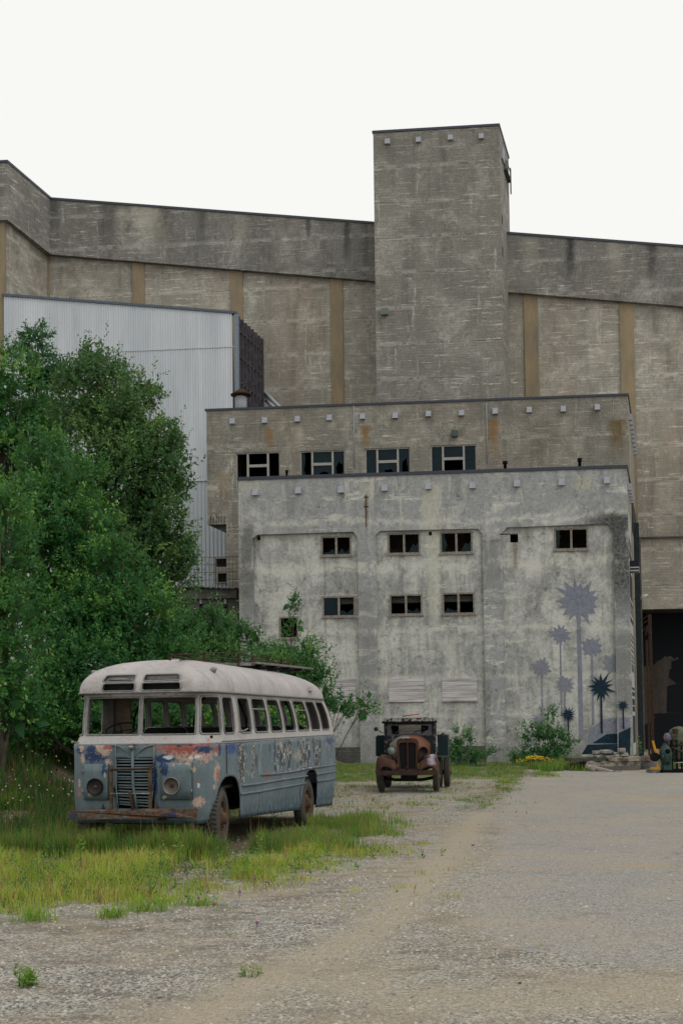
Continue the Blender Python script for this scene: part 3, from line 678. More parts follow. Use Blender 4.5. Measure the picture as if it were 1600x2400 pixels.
# ================================================================ great main hall
mL, zl = fa(120, 468, bm_ - .4); zr_at = lambda px: fa(px, 468 + (px - 120) * .0767, bm_ - .4)[1]
mR = fa(1900, 600, bm_)[0]; zR = fa(1600, 580, bm_ - .4)[1]; aR16 = fa(1600, 580, bm_ - .4)[0]
slope = (zR - zl) / (aR16 - mL); top = lambda a: zl + slope * (a - mL)
zlb = fa(120, 596, bm_ - .4)[1]; zrb = fa(1600, 718, bm_ - .4)[1]; slb = (zrb - zlb) / (aR16 - mL); bot = lambda a: zlb + slb * (a - mL)
hall = thing('main_hall', 'huge stained concrete hall with projecting parapet band and ochre pilasters behind everything', 'building', B(0, bm_ + 6, GB))
oa, oz = fa(1501, 1428, bm_); zled = fa(1550, 1258, bm_)[1]
MB().poly([[(mL - 1, GB), (oa, GB), (oa, oz), (mR, oz), (mR, bot(mR) + .5), (mL - 1, bot(mL - 1) + .5)]], BF, bm_, bm_ + .4).build('wall', M_main, hall)
MB().poly([[(mL - .3, bot(mL - .3)), (mR, bot(mR)), (mR, top(mR)), (mL - .3, top(mL - .3))]], BF, bm_ - .4, bm_ + .6).build('parapet_band', M_band, hall)
MB().poly([[(mL - .3, top(mL - .3) + .002), (mR, top(mR) + .002), (mR, top(mR) + .16), (mL - .3, top(mL - .3) + .16)]], BF, bm_ - .46, bm_ + .7).build('roof_flashing', M_flash, hall)
bl = 12.0
a18, z18 = fa(18, 381, bl - .4)
MB().poly([[(a18 - .0, z18 - (zl - zlb)), (a18, z18), (mL - .3, zl), (mL - .3, zlb)]], lambda a, z, b: B(a, b, z), 0, 1) if False else None
def wallrun(p, q, zb0, zb1, zt0, zt1, th, nm, mat):
    """wall between two (a, b) points with sloping top and bottom"""
    (a0, c0), (a1, c1) = p, q; m = MB()
    m.hexa([B(a0, c0, zb0), B(a1, c1, zb1), B(a1 - th, c1 + .01, zb1), B(a0 - th, c0 + .01, zb0), B(a0, c0, zt0), B(a1, c1, zt1), B(a1 - th, c1 + .01, zt1), B(a0 - th, c0 + .01, zt0)])
    return m.build(nm, mat, hall)
aw = fa(24, 500, bl)[0]; zlb0 = fa(18, 515, bl - .4)[1]
wallrun((a18, bl - .4), (mL, bm_ - .42), zlb0, zlb, z18, zl, 1.2, 'parapet_band', M_band)
wallrun((a18 + .05, bl - .46), (mL + .05, bm_ - .47), z18 + .002, zl + .002, z18 + .17, zl + .17, 1.3, 'roof_flashing', M_flash)
wallrun((aw - .2, bl + .2), (mL - .45, bm_ - .05), GB, GB, zlb0 + .3, zlb + .3, .6, 'wall', M_main)
MB().poly([[(a18 - 12, zlb0), (a18 - .01, zlb0), (a18 - .01, z18), (a18 - 12, z18)]], BF, bl - .4, bl + .6).build('parapet_band', M_band, hall)
MB().poly([[(a18 - 12, z18 + .002), (a18 - .01, z18 + .002), (a18 - .01, z18 + .17), (a18 - 12, z18 + .17)]], BF, bl - .46, bl + .7).build('roof_flashing', M_flash, hall)
MB().bbox(a18 - 12, aw - .25, bl + .05, bl + .5, GB, zlb0 + .1).build('wall', M_main, hall)
MB().bbox(a18 - .9, a18 - .35, bl - .15, bl + .04, GB, zlb0 - .01).build('pilaster', M_ochre, hall)
for x0, x1 in ((106, 117), (313, 340), (542, 570), (776, 804), (1228, 1260), (1451, 1484)):
    q0, q1 = fa(x0, 750, bm_)[0], fa(x1, 750, bm_)[0]
    MB().poly([[(q0, GB), (q1, GB), (q1, bot(q1) - .004), (q0, bot(q0) - .004)]], BF, bm_ - .12, bm_ - .002).build('pilaster', M_ochre, hall)
for px, py in ((145, 628), (176, 632), (228, 634), (294, 637), (362, 650), (399, 645), (466, 652), (523, 655), (583, 658), (636, 662), (757, 680), (834, 690), (1197, 713), (1275, 715), (1326, 720), (1375, 724), (1428, 728), (1494, 744), (1567, 741)):
    a, z = fa(px, py, bm_); MB().lathe([(0, -.03), (.09, -.03), (.09, .02)], Matrix.Translation(B(a, bm_, z)) @ Matrix.Rotation(R(90), 4, 'X'), 8).build('drain_hole', M_void, hall)
MB().bbox(fa(1492, 1260, bm_)[0], mR, bm_ - .16, bm_ - .003, zled - .1, zled).build('ledge', M_dark, hall)
MB().bbox(fa(1488, 1400, bm_)[0], fa(1503, 1400, bm_)[0], bm_ - .5, bm_ - .003, GB, fa(1495, 1262, bm_)[1]).build('pilaster', M_dark, hall)
# the open bay at the right: roof, floor-to-ceiling back wall with peeling black paint
MB().bbox(oa - 3, mR, bm_ + .41, 27, oz + .3, oz + .7).build('ceiling', M_dark, hall)
MB().bbox(oa - 3.4, oa - 3, bm_ + .41, 26, GB, oz + .29).build('side_wall', M_dark, hall)
bb_ = 24.
MB().bbox(oa - 3, mR, bb_, bb_ + .4, GB, oz + .29).build('back_wall', M_pink, hall)
T3 = lambda x, y: (1440 + x / 8.4, 1420 + y / 8.4)
blk = [[(400, 0), (1900, 0), (1900, 1000), (1270, 1060), (1230, 1010), (1190, 1030), (1160, 1050), (1130, 1010), (1090, 985), (1050, 1000), (1010, 1010), (985, 985), (930, 1040), (800, 1110), (800, 1140), (700, 1190), (400, 1190)],
       [(1110, 1100), (1270, 1040), (1900, 1000), (1900, 1560), (1210, 1530), (1060, 1410), (1080, 1250), (1110, 1245)],
       [(1030, 1580), (1210, 1535), (1900, 1565), (1900, 2100), (1020, 2100)],
       [(700, 2130), (1100, 2105), (1900, 2105), (1900, 2900), (740, 2900), (720, 2300), (800, 2180), (720, 2150)],
       [(540, 2350), (715, 2300), (735, 2900), (540, 2900)]]
for i, L in enumerate(blk):
    MB().poly([[fa(*T3(*p), bb_) for p in L]], BF, bb_ - .012 - .01 * i, bb_ - .006 - .01 * i).build('black_paint', M_blk, hall)

# ================================================================ corrugated shed
k = NT('ribbed_steel', .5, .4, .0); n = k.noise(k.map(k.pos(), (.8, .8, .12)), .9, 4, .6); n2 = k.noise(k.map(k.pos(), (4.5, 4.5, .02)), 1.3, 2)
cc = k.mix(k.step(n, .3, .7), lin(176, 182, 189), lin(198, 203, 209)); cc = k.mix(k.mul(k.step(n2, .62, .75), .35), cc, lin(226, 228, 230)); k.color(cc); M_rib = k.m
k = NT('lower_ribbed_steel', .5, .4, .0); n = k.noise(k.map(k.pos(), (.8, .8, .2)), .9, 4, .6); k.color(k.mix(n, lin(158, 166, 173), lin(186, 193, 199))); M_rib2 = k.m
sL, zsl = fa(10, 694, bs); sR, zsr = fa(553, 736, bs)
shed = thing('corrugated_shed', 'tall pale grey corrugated steel shed with sloping roof behind the trees', 'building', B((sL + sR) / 2, bs + 2, GB))
def ribs(a0, a1, zb, ztf, pitch, depth, b, nm, mat):
    m = MB(); n = int((a1 - a0) / pitch); prof = ((0, 0), (.22, 0), (.36, -1), (.64, -1), (.78, 0))
    P0, P1 = [], []
    for i in range(n):
        for t, d in prof:
            a = a0 + (i + t) * pitch; P0.append(B(a, b + d * depth, zb)); P1.append(B(a, b + d * depth, ztf(a)))
    m.grid([P0, P1], False); return m.build(nm, mat, shed)
seam1 = fa(350, 822, bs)[1]; seam2 = fa(440, 1129, bs)[1]; ts = lambda a: zsl + (zsr - zsl) * (a - sL) / (sR - sL)
ribs(sL, sR - .1, seam1 + .04, ts, .165, .045, bs - .004, 'wall_sheet', M_rib)
ribs(sL, sR - .1, seam2 + .03, lambda a: seam1, .165, .05, bs + .003, 'wall_sheet', M_rib)
ribs(sL, sR - .1, GB, lambda a: seam2, .26, .05, bs + .01, 'wall_sheet', M_rib2)
MB().bbox(sL, sR - .1, bs - .06, bs + .03, seam1, seam1 + .035).build('seam', M_rib2, shed); MB().bbox(sL, sR - .1, bs - .09, bs + .03, seam2, seam2 + .03).build('seam', M_rib2, shed)
MB().poly([[(sL - .1, ts(sL) + .002), (sR + .05, ts(sR) + .002), (sR + .05, ts(sR) + .16), (sL - .1, ts(sL) + .16)]], BF, bs - .12, bs + .4).build('roof_edge', plain('blue_grey_trim', lin(84, 96, 108), .6), shed)
MB().bbox(sR - .1, sR + .16, bs - .07, bs + .1, GB, zsr).build('corner_trim', plain('corner_grey', lin(120, 132, 144), .6), shed)
# timber-framed open side
zfar = fa(628, 800, bm_)[1]; a_s = sR + .02
MB().poly([[(bs + .11, GB), (bm_ - .6, GB), (bm_ - .6, zfar), (bs + .11, zsr - .02)]], SF, a_s - .12, a_s - .06).build('side_wall', plain('dark_side_sheet', lin(40, 40, 44), .8, 0, .3, .5, 2), shed)
M_tim = plain('blackened_timber', lin(84, 80, 86), .9, 0, .2, .5, 3)
m = MB()
for i in range(8):
    b_ = bs + .2 + i * .64; zz_ = zsr + (zfar - zsr) * (b_ - bs) / (bm_ - .6 - bs); m.bbox(a_s - .05, a_s + .14, b_, b_ + .14, GB, zz_ - .08)
for i in range(9):
    z_ = zfar - 1 - i * 1.7; m.bbox(a_s - .055, a_s + .08, bs + .12, bm_ - .62, z_, z_ + .12)
m.build('timber_frame', M_tim, shed)
# small framed hatch windows low in the shed, beside the concrete column
bw = bs - .25
q = rect(502, 1306, 532, 1366, bw); qa = (q[0], q[1], q[2], q[3]); h1 = (q[0] + .16, q[1], q[3] - .62, q[3] - .1); h2 = (q[0] + .24, q[1], q[2] + .05, q[2] + .62)
MB().poly([rl(qa), rl((h1[0], h1[1] - .02, h1[2], h1[3]))[::-1], rl((h2[0], h2[1] - .02, h2[2], h2[3]))[::-1]], BF, bw - .02, bw + .04).build('window', M_frame2, shed)
MB().poly([rl((h1[0], h1[1] - .02, h1[2], h1[3]))], BF, bw + .02, bw + .03).build('window_void', M_void, shed)
MB().poly([rl((h2[0], h2[1] - .02, h2[2], h2[3]))], BF, bw + .02, bw + .03).build('window_void', M_void, shed)
# pipes leaving the shed side
pr = thing('pipe_bundle', 'bundle of slanting grey pipes running down from the shed to the upper roof', 'pipes', B(fa(640, 950, 9)[0], 9, zu))
for i in range(4):
    a0, z0 = fa(620 + i * 1, 918 + i * 7, 13.5); a1, z1 = fa(664 - i * 7, 958, 9.5)
    MB().tube([B(a0, 13.5, z0), B(a1, 9.5, z1 - .1)], .09, 8).build('pipe', M_pale if i % 2 == 0 else M_dark, pr)

# ================================================================ dark annex at the left, half hidden by the shrubs
bx = 3.4
nL, nz = fa(352, 1380, bx); nR = fa(558, 1380, bx)[0]
annex = thing('annex', 'low soot stained concrete annex with a heavy lintel behind the shrubs', 'building', B((nL + nR) / 2, bx + 2, GB))
zl1 = fa(450, 1405, bx)[1]; zl2 = fa(450, 1480, bx)[1]
q = rect(410, 1484, 520, 1620, bx)
MB().poly([[(nL, GB), (nR - .01, GB), (nR - .01, zl1), (nL, zl1)], rl(q)[::-1]], BF, bx, bx + .3).build('wall', M_dark, annex)
MB().bbox(nL - .1, nR - .01, bx - .25, bx + 3.3, zl1 + .002, nz - .12).build('lintel', M_dark, annex)
m = MB()
Pg = [[B(nL + (nR - nL) * i / 60, bx - .45 + 3.6 * j, nz - .02 + .05 * math.sin(i * 1.7) - .12 * sm((i - 30) / 30) + (.2 if j else 0)) for i in range(61)] for j in range(2)]
m.grid(Pg, False); m.build('tin_roof', M_dark, annex, mod=lambda o: setattr(o.modifiers.new('t', 'SOLIDIFY'), 'thickness', .02))
MB().bbox(nL, nR - .01, bx + 2.6, bx + 2.8, GB, zl1).build('inner_wall', plain('pale_inner', lin(150, 148, 140), .9), annex)
for px in (408, 472, 529):
    a, z = fa(px, 1395, bx); MB().bbox(a - .06, a + .06, bx - .1, bx - .003, z - .5, z - .15).build('insulator', M_pale, annex)
    MB().bbox(a - .1, a + .1, bx - .03, bx - .003, fa(px, 1478, bx)[1], z - .52).build('pipe', M_void, annex)
# wire railing above the annex
rg = thing('wire_railing', 'thin rusty wire railing above the soot stained annex', 'railing', B((nL + nR) / 2, bx - .3, nz))
ra0, rz = fa(448, 1307, bx - .3); ra1 = fa(562, 1307, bx - .3)[0]; rz0 = nz - .05
m = MB()
for a in (ra0, (ra0 * .5 + ra1 * .5), ra1): m.tube([B(a, bx - .3, rz0), B(a, bx - .3, rz)], .02, 5)
m.build('post', M_rust, rg)
m = MB()
for i in range(4): m.tube([B(ra0, bx - .3, rz0 + (rz - rz0) * (i + 1) / 4), B(ra1, bx - .3, rz0 + (rz - rz0) * (i + 1) / 4)], .012, 4)
for i in range(1, 14): a = ra0 + (ra1 - ra0) * i / 14; m.tube([B(a, bx - .3, rz0), B(a, bx - .3, rz)], .008, 4)
m.build('wire_mesh', M_rust, rg)

# wall lamp, rusty columns by the bay
bc = 9.
la, lz = fa(1506, 1397, bc)
lamp = thing('yard_lamp', 'white shaded yard lamp sticking out by the open bay', 'lamp', B(la - .6, bc, lz))
MB().tube([B(la - .75, bc + .3, lz - .3), B(la - .3, bc, lz - .05), B(la, bc - .05, lz)], .04, 6).build('bracket', M_dark, lamp)
MB().lathe([(.02, .1), (.1, .08), (.28, -.06), (.3, -.1), (.27, -.09), (0, .04)], Matrix.Translation(B(la, bc - .05, lz)) @ Matrix.Rotation(R(-35), 4, 'Y'), 16).build('lamp_shade', plain('cream_enamel', lin(190, 184, 168), .5), lamp)
M_dsteel = plain('dark_weathered_steel', lin(44, 52, 54), .8, .2, .2, .4, 3)
def post(px0, px1, ytop, ybot, b, mat, label, nm='steel_column'):
    a0, a1 = fa(px0, 1600, b)[0], fa(px1, 1600, b)[0]; zt_ = fa(px0, ytop, b)[1]
    o = thing(nm, label, 'column', B((a0 + a1) / 2, b, -.5)); w = a1 - a0
    MB().bbox(a0, a1, b, b + .06, -.5, zt_).build('flange', mat, o); MB().bbox(a0 + w * .4, a0 + w * .6, b + .061, b + .24, -.5, zt_ - .01).build('web', mat, o); MB().bbox(a0, a1, b + .241, b + .3, -.5, zt_).build('flange', mat, o)
    return o
post(1491, 1504, 1225, 1790, 6.5, M_dsteel, 'tall dark grey steel column beside the striped wall edge')
post(1514, 1519, 1500, 1790, 7.5, M_rust, 'thin rusty column just inside the open bay, left of the pair')
post(1521, 1529, 1440, 1790, 7.8, M_rust, 'thicker rusty column at the left side of the open bay')
sc_ = thing('broken_bracket', 'splintered rusty bracket hanging at the top of the thicker rusty column', 'bracket', B(fa(1515, 1460, 7.4)[0], 7.4, fa(1515, 1475, 7.4)[1]))
for i, ((x0, y0), (x1, y1)) in enumerate((((1497, 1456), (1521, 1441)), ((1504, 1462), (1520, 1452)), ((1500, 1470), (1519, 1478)), ((1505, 1480), (1520, 1462)), ((1512, 1490), (1516, 1466)))):
    p = fa(x0, y0, 7.4); q = fa(x1, y1, 7.4 - .1 * i); MB().bar(B(p[0], 7.4 - .05 * i, p[1]), B(q[0], 7.3 - .05 * i, q[1]), .09, .05).build('splinter', M_rust, sc_)
# ================================================================ derelict bus
BO = Vector((-3.063, 17.016, 0)); BR = R(-12.9)
bus = thing('derelict_bus', 'derelict blue grey bus with peeling paint, missing windows and rusty bumper in the grass', 'bus', BO, BR)
BM = WM[bus]; BI = BM.inverted()
def bray(px, py):
    d = BI.to_3x3() @ ray(px, py); o = BI @ Vector((0, 0, EYE)); return o, d
def fr(px, py, v=0.):
    o, d = bray(px, py); t = (v - o.y) / d.y; p = o + d * t; return p.x, p.z
def sd(px, py, u=1.16):
    o, d = bray(px, py); t = (u - o.x) / d.x; p = o + d * t; return p.y, p.z
Z1 = lambda x, y: (130 + x / 3.92, 1500 + y / 3.92)
Z2 = lambda x, y: (460 + x / 4.238, 1500 + y / 4.238)
f1 = lambda x, y, v=0.: fr(*Z1(x, y), v)
s2 = lambda x, y, u=1.16: sd(*Z2(x, y), u)
VA, VB = .75, 7.9
def plan(s, w, v0, v1, r, rr=.42):
    s = s % 8; VB = v1 - .42
    if s <= 1: return (-(w - r) + 2 * (w - r) * s, v0 - 0 + .02 * (abs(s - .5) * 2) ** 2)
    if s <= 2: t = (s - 1) * math.pi / 2; return (w - r + r * math.sin(t), VA - (VA - v0 - .02) * math.cos(t))
    if s <= 3: return (w, VA + (VB - VA) * (s - 2))
    if s <= 4: t = (s - 3) * math.pi / 2; return (w - rr + rr * math.cos(t), VB + (v1 - VB) * math.sin(t))
    if s <= 5: return ((w - rr) * (1 - 2 * (s - 4)), v1)
    u, v = plan(9 - s, w, v0, v1, r, rr); return (-u, v)
def interp(tab, z):
    for a, b in zip(tab[:-1], tab[1:]):
        if z <= b[0]:
            t = (z - a[0]) / (b[0] - a[0]) if b[0] > a[0] else 0; t = max(0, t)
            return [p + (q - p) * t for p, q in zip(a[1:], b[1:])]
    return list(tab[-1][1:])
LOW = [(0, 1.10, .09, 8.28, .32), (.5, 1.145, .03, 8.33, .31), (.8, 1.16, .0, 8.38, .30), (1.5, 1.16, 0, 8.36, .30)]
UP = [(1.5, 1.15, .01, 8.35, .30), (1.515, 1.14, .03, 8.35, .3), (1.635, 1.12, .22, 8.32, .24), (1.85, 1.105, .24, 8.20, .22), (2.0, 1.095, .26, 8.07, .21), (2.21, 1.07, .29, 7.80, .2), (2.28, 1.065, .30, 7.68, .2)]
def Sup(s, z):
    w, v0, v1, r = interp(UP, z); u, v = plan(s, w, v0, v1, r); return Vector((u, v, z))
def sv(v): return 2 + (v - VA) / (VB - VA)
def arch(s):
    """lower edge of the skin"""
    u, v = plan(s, 1.16, 0, 8.36, .3)
    zb = .34 - .042 * max(0, v) + (.03 if v > 1.5 else 0)
    if 1.05 < s % 8 < 7.95 and not 3.5 < s % 8 < 5.5:
        for c, hw, top in ((.93, .60, .99), (5.93, .60, .87)):
            e = abs(v - c) / hw
            if e < 1: zb = max(zb, .2 + (top - .2) * (1 - e ** 3.2) ** (1 / 2.2))
    return zb
def Slow(s, k):
    zb = arch(s); z = zb + (1.5 - zb) * k; dent = .012 * mnoise.noise(Vector((s * 2.1, z * 2.2, 1)))
    w, v0, v1, r = interp(LOW, z); u, v = plan(s, w + dent * (1 if 1.9 < s < 3.6 or s > 5 else 0), v0 + dent * .7, v1, r); return Vector((u, v, z))
def Sroof(s, k):
    """k: 0 gutter .. 1 crown"""
    t = k * math.pi / 2 * .985; c, sn = math.cos(t), math.sin(t)
    w = 1.10 * c ** .78; v0 = .13 + 1.55 * (1 - c ** .8); v1 = 7.72 - 2.5 * (1 - c ** 1.1); z = 2.275 + .55 * sn ** .86
    # plan with moving shoulders so that the rings close towards the crown
    r = .30 * c ** .5 + .25 * (1 - c ** .5) if w > .6 else w * .9; r = min(r, w * .95); rr = min(.5, w * .95)
    s_ = s % 8
    va = v0 + .55 * max(.15, c ** .5); vb = v1 - .6
    if s_ <= 1: return Vector((-(w - r) + 2 * (w - r) * s_, v0, z))
    if s_ <= 2: q = (s_ - 1) * math.pi / 2; return Vector((w - r + r * math.sin(q), va - (va - v0) * math.cos(q), z))
    if s_ <= 3: return Vector((w, va + (vb - va) * (s_ - 2), z))
    if s_ <= 4: q = (s_ - 3) * math.pi / 2; return Vector((w - rr + rr * math.cos(q), vb + (v1 - vb) * math.sin(q), z))
    if s_ <= 5: return Vector(((w - rr) * (1 - 2 * (s_ - 4)), v1, z))
    p = Sroof(9 - s_, k); return Vector((-p.x, p.y, p.z))

# ---- paint
def blobs(k, A, Bc, base, lst, nz, amt=.55):
    c = base; tint = k.noise(k.obj(), 18, 6, .75)
    for (a0, b0, ra, rb, colr) in lst:
        e = k.mth('SQRT', k.add(k.mth('POWER', k.mul(k.add(A, -a0), 1 / ra), 2), k.mth('POWER', k.mul(k.add(Bc, -b0), 1 / rb), 2)))
        e = k.add(e, k.mul(k.add(nz, -.5), amt * 20))
        c = k.mix(k.step(e, .96, 1.0, 1., 0.), c, k.mix(k.step(tint, .40, .62, 0., .55), colr, tuple(x * .55 for x in colr[:3]) + (1,)))
    return c
RED, CRM, BLU, WHI, NAV = lin(150, 82, 74), lin(178, 154, 140), lin(28, 54, 92), lin(196, 198, 202), lin(30, 44, 62)
k = NT('peeling_blue_grey_paint', .62, .35); O = k.obj(); X, Y, Z = k.xyz(O)
nA = k.noise(O, 2.0, 6, .65); nB = k.noise(O, 9, 5, .65); nC = k.noise(O, 30, 4, .6); nD = k.noise(k.map(O, (1, 1, .12)), 9, 5, .7); nV = k.noise(k.map(O, (3, 3, .5)), 2.6, 6, .7)
base = k.mix(k.step(nA, .3, .7), lin(80, 95, 102), lin(100, 113, 118))
base = k.mix(k.step(nD, .5, .72, 0., .4), base, lin(122, 134, 138))
base = k.mix(k.mul(k.step(Z, .25, .62, 1., 0.), k.step(nB, .3, .6)), base, lin(44, 66, 82))
base = k.mix(k.step(nC, .62, .70, 0., .6), base, lin(60, 66, 68)); nF = k.noise(O, 13, 8, .8, .6); base = k.mix(k.mul(k.step(nF, .62, .635), k.step(nA, .44, .56)), base, lin(160, 136, 122)); base = k.mix(k.mul(k.step(nF, .66, .67), k.step(nA, .44, .56)), base, lin(120, 78, 70)); base = k.mix(k.mul(k.step(nF, .365, .35), k.step(nB, .45, .55)), base, lin(38, 54, 74))
frontm = k.step(Y, .30, .34, 1., 0.); sidem = k.inv(frontm)
nzf = k.add(k.mul(k.noise(O, 9, 9, .85, 1.2), .7), k.mul(nF, .3)); tint = k.noise(O, 18, 6, .75)
def fb(x, y, rx, ry, c): u, z = f1(x, y); return (u, z, rx / 592 * .9, ry / 622 * .9, c)
fl = [fb(1200, 1015, 270, 120, CRM), fb(1190, 985, 250, 85, RED), fb(1330, 1005, 60, 35, BLU), fb(1240, 958, 20, 18, BLU), fb(1130, 975, 25, 12, BLU), fb(1010, 1085, 95, 45, BLU), fb(1040, 1075, 45, 22, WHI), fb(1240, 1080, 20, 18, WHI), fb(1295, 1070, 28, 20, WHI),
      fb(1005, 1185, 42, 75, BLU), fb(915, 1290, 24, 175, BLU), fb(545, 1385, 18, 60, NAV), fb(380, 1060, 110, 65, BLU), fb(330, 1000, 60, 35, BLU), fb(225, 1010, 42, 45, BLU), fb(235, 1000, 26, 30, CRM), fb(435, 1010, 75, 60, CRM), fb(470, 985, 50, 20, RED), fb(480, 1120, 30, 25, CRM),
      fb(452, 1195, 28, 60, BLU), fb(460, 1240, 10, 30, CRM), fb(245, 1090, 20, 45, CRM), fb(210, 1400, 26, 50, lin(150, 110, 104)), fb(215, 1300, 12, 40, CRM), fb(318, 1425, 24, 26, lin(164, 160, 156)),
      fb(998, 1447, 18, 16, WHI), fb(1290, 1490, 40, 50, CRM), fb(1265, 1195, 14, 26, CRM), fb(1300, 1345, 8, 30, WHI), fb(1285, 1305, 10, 12, RED)]
cf = blobs(k, X, Z, base, fl, nzf, .38)
# corner + side patches by distance along the bus
fs_ = []
def sb_(x, y, rx, ry, c):
    v, z = s2(x, y); v1_, _ = s2(x + rx, y); return (v, z, max(.02, v1_ - v), ry / 620, c)
sl = [(.42, 1.07, .08, .14, CRM), (.45, 1.04, .05, .08, lin(150, 100, 90)), (.34, .86, .03, .04, CRM), (.40, 1.36, .05, .05, CRM), (.45, 1.42, .12, .06, RED), (.52, 1.40, .05, .09, BLU), sb_(350, 1075, 62, 48, lin(52, 78, 128)), sb_(443, 1090, 34, 70, lin(40, 66, 110)), sb_(450, 1170, 30, 40, lin(120, 140, 160)),
      sb_(850, 1040, 50, 30, lin(170, 165, 155)), sb_(1030, 1140, 60, 55, lin(150, 144, 132)), sb_(1055, 1120, 22, 60, lin(108, 110, 104)), sb_(1320, 1000, 40, 40, lin(50, 72, 112)), sb_(600, 1200, 12, 75, lin(70, 72, 74)), sb_(730, 1070, 5, 40, lin(66, 70, 72)), sb_(700, 1340, 14, 50, lin(130, 90, 84))]
cs = blobs(k, Y, Z, base, sl, nzf, .35)
# loose vertical flaking on the side
for (x0, x1, y0, y1, th, c1) in [(760, 960, 985, 1300, .475, NAV), (1000, 1240, 985, 1270, .475, NAV), (420, 500, 1040, 1420, .44, lin(56, 60, 64)), (520, 590, 1030, 1360, .50, lin(60, 64, 66)), (1280, 1380, 975, 1060, .5, lin(46, 62, 96)), (630, 650, 1210, 1340, .56, lin(170, 172, 170)), (1290, 1340, 1130, 1220, .55, NAV)]:
    va, zt_ = s2(x0, y0); vb, zb_ = s2(x1, y1)
    m = k.mul(k.box(Y, Z, va, vb, zb_, 1.49, .08, .08), k.step(nV, th, th + .025)); cs = k.mix(m, cs, k.mix(k.step(nC, .45, .55), c1, k.mix(k.step(nB, .5, .56), c1, lin(196, 188, 172))))
cs = k.mix(k.mul(k.step(nV, .66, .69), .7), cs, lin(120, 96, 86))
allc = k.mix(frontm, cs, cf)
rust = k.mul(k.step(k.noise(O, 5, 6, .75), .66, .72), .8)
allc = k.mix(rust, allc, lin(98, 66, 50))
k.color(allc); k.bump(k.add(k.mul(nB, .6), nV), .35, .012); k.rough(k.step(nB, .3, .7, .5, .75)); M_paint = k.m
k = NT('chalky_grey_roof_paint', .6, .35); O = k.obj(); X, Y, Z = k.xyz(O)
nA = k.noise(O, 1.6, 6, .65); nB = k.noise(O, 8, 6, .7); nV = k.noise(k.map(O, (6, 6, .5)), 1.4, 5, .6); nC = k.noise(O, 40, 3)
c = k.mix(k.step(nA, .3, .7), lin(150, 146, 145), lin(176, 170, 168)); c = k.mix(k.step(nV, .55, .75, 0., .55), c, lin(112, 106, 102))
c = k.mix(k.step(nC, .58, .68, 0., .5), c, lin(104, 98, 94)); c = k.mix(k.step(k.noise(O, 3.5, 7, .75), .55, .62, 0., .25), c, lin(140, 130, 124))
low = k.step(Z, 2.28, 2.42, 1., 0.); c = k.mix(k.mul(k.step(nB, .60, .63), k.step(Z, 2.5, 2.3, 0., .85) if False else k.mul(low, .85)), c, RED)
ftop = k.mul(k.step(Y, 1.3, 1.6, 1., 0.), k.step(Z, 2.62, 2.72)); c = k.mix(k.mul(ftop, k.step(k.noise(k.map(O, (1, 3, 1)), 7, 5, .7), .58, .61, 0., .8)), c, lin(176, 110, 98))
for vv in (1.12, 2.2, 3.6, 4.9, 6.1):
    e = k.mth('ABSOLUTE', k.add(Y, -vv)); c = k.mix(k.mul(k.step(e, .004, .012, 1., 0.), .7), c, lin(96, 92, 88))
e = k.mth('ABSOLUTE', k.add(Y, -1.16)); c = k.mix(k.mul(k.step(e, .02, .03, 1., 0.), k.step(nB, .55, .58)), c, RED)
k.color(c); k.bump(k.add(nB, k.mul(nC, .3)), .18, .01); M_roofp = k.m
k = NT('window_band_paint', .65, .3); O = k.obj(); nB = k.noise(O, 9, 6, .7); nC = k.noise(O, 36, 4); nA = k.noise(O, 2, 4)
c = k.mix(nA, lin(146, 143, 141), lin(174, 170, 168)); c = k.mix(k.step(nB, .61, .64, 0., .9), c, lin(160, 92, 80)); c = k.mix(k.step(nC, .58, .68, 0., .6), c, lin(92, 88, 86)); k.color(c); k.bump(nC, .2, .01); M_band2 = k.m
M_bare = plain('bare_aluminium_trim', lin(134, 134, 132), .45, .5, .5, .35, 14)
M_rub = plain('perished_black_rubber', lin(30, 30, 32), .85, 0, .2, .3, 12)
M_inn = plain('dim_cabin_lining', lin(96, 92, 86), .9, 0, .2, .4, 3, lin(50, 48, 46))
M_under = plain('oily_underframe', lin(30, 30, 32), .9, 0, .2, .4, 5)
k = NT('rusty_bumper_paint', .85, .3); O = k.obj(); n = k.noise(k.map(O, (1, 1, 1.5)), 5, 7, .75); n2 = k.noise(O, 1.6, 4, .6); n3 = k.noise(O, 22, 4)
c = k.mix(k.step(k.add(k.mul(n, .6), k.mul(n2, .4)),   .41, .50), lin(86, 102, 102), lin(98, 70, 50)); c = k.mix(k.step(n3, .46, .6, 0., .7), c, lin(62, 44, 34)); X, Y, Z = k.xyz(O)
c = k.mix(k.mul(k.box(X, Z, .50, .80, .3, .6, .08, .05), k.step(n, .48, .54, 0., .85)), c, lin(32, 48, 72)); c = k.mix(k.mul(k.box(X, Z, -1.0, -.6, .3, .6, .1, .05), k.step(n, .5, .56, 0., .8)), c, lin(40, 56, 76)); k.color(c); k.bump(n3, .4, .01); M_bump = k.m

def ss(*extra):
    base_ = [i / 14 for i in range(15)] + [1 + i / 12 for i in range(1, 13)] + [2 + i / 40 for i in range(1, 41)] + [3 + i / 10 for i in range(1, 11)] + [4 + i / 8 for i in range(1, 9)] + [5 + i / 10 for i in range(1, 11)] + [6 + i / 40 for i in range(1, 41)] + [7 + i / 12 for i in range(1, 12)]
    ex = sorted(set(round(e, 5) for e in extra)); out = [b for b in base_ if all(abs(b - e) > .008 for e in ex)]
    return sorted(out + ex)
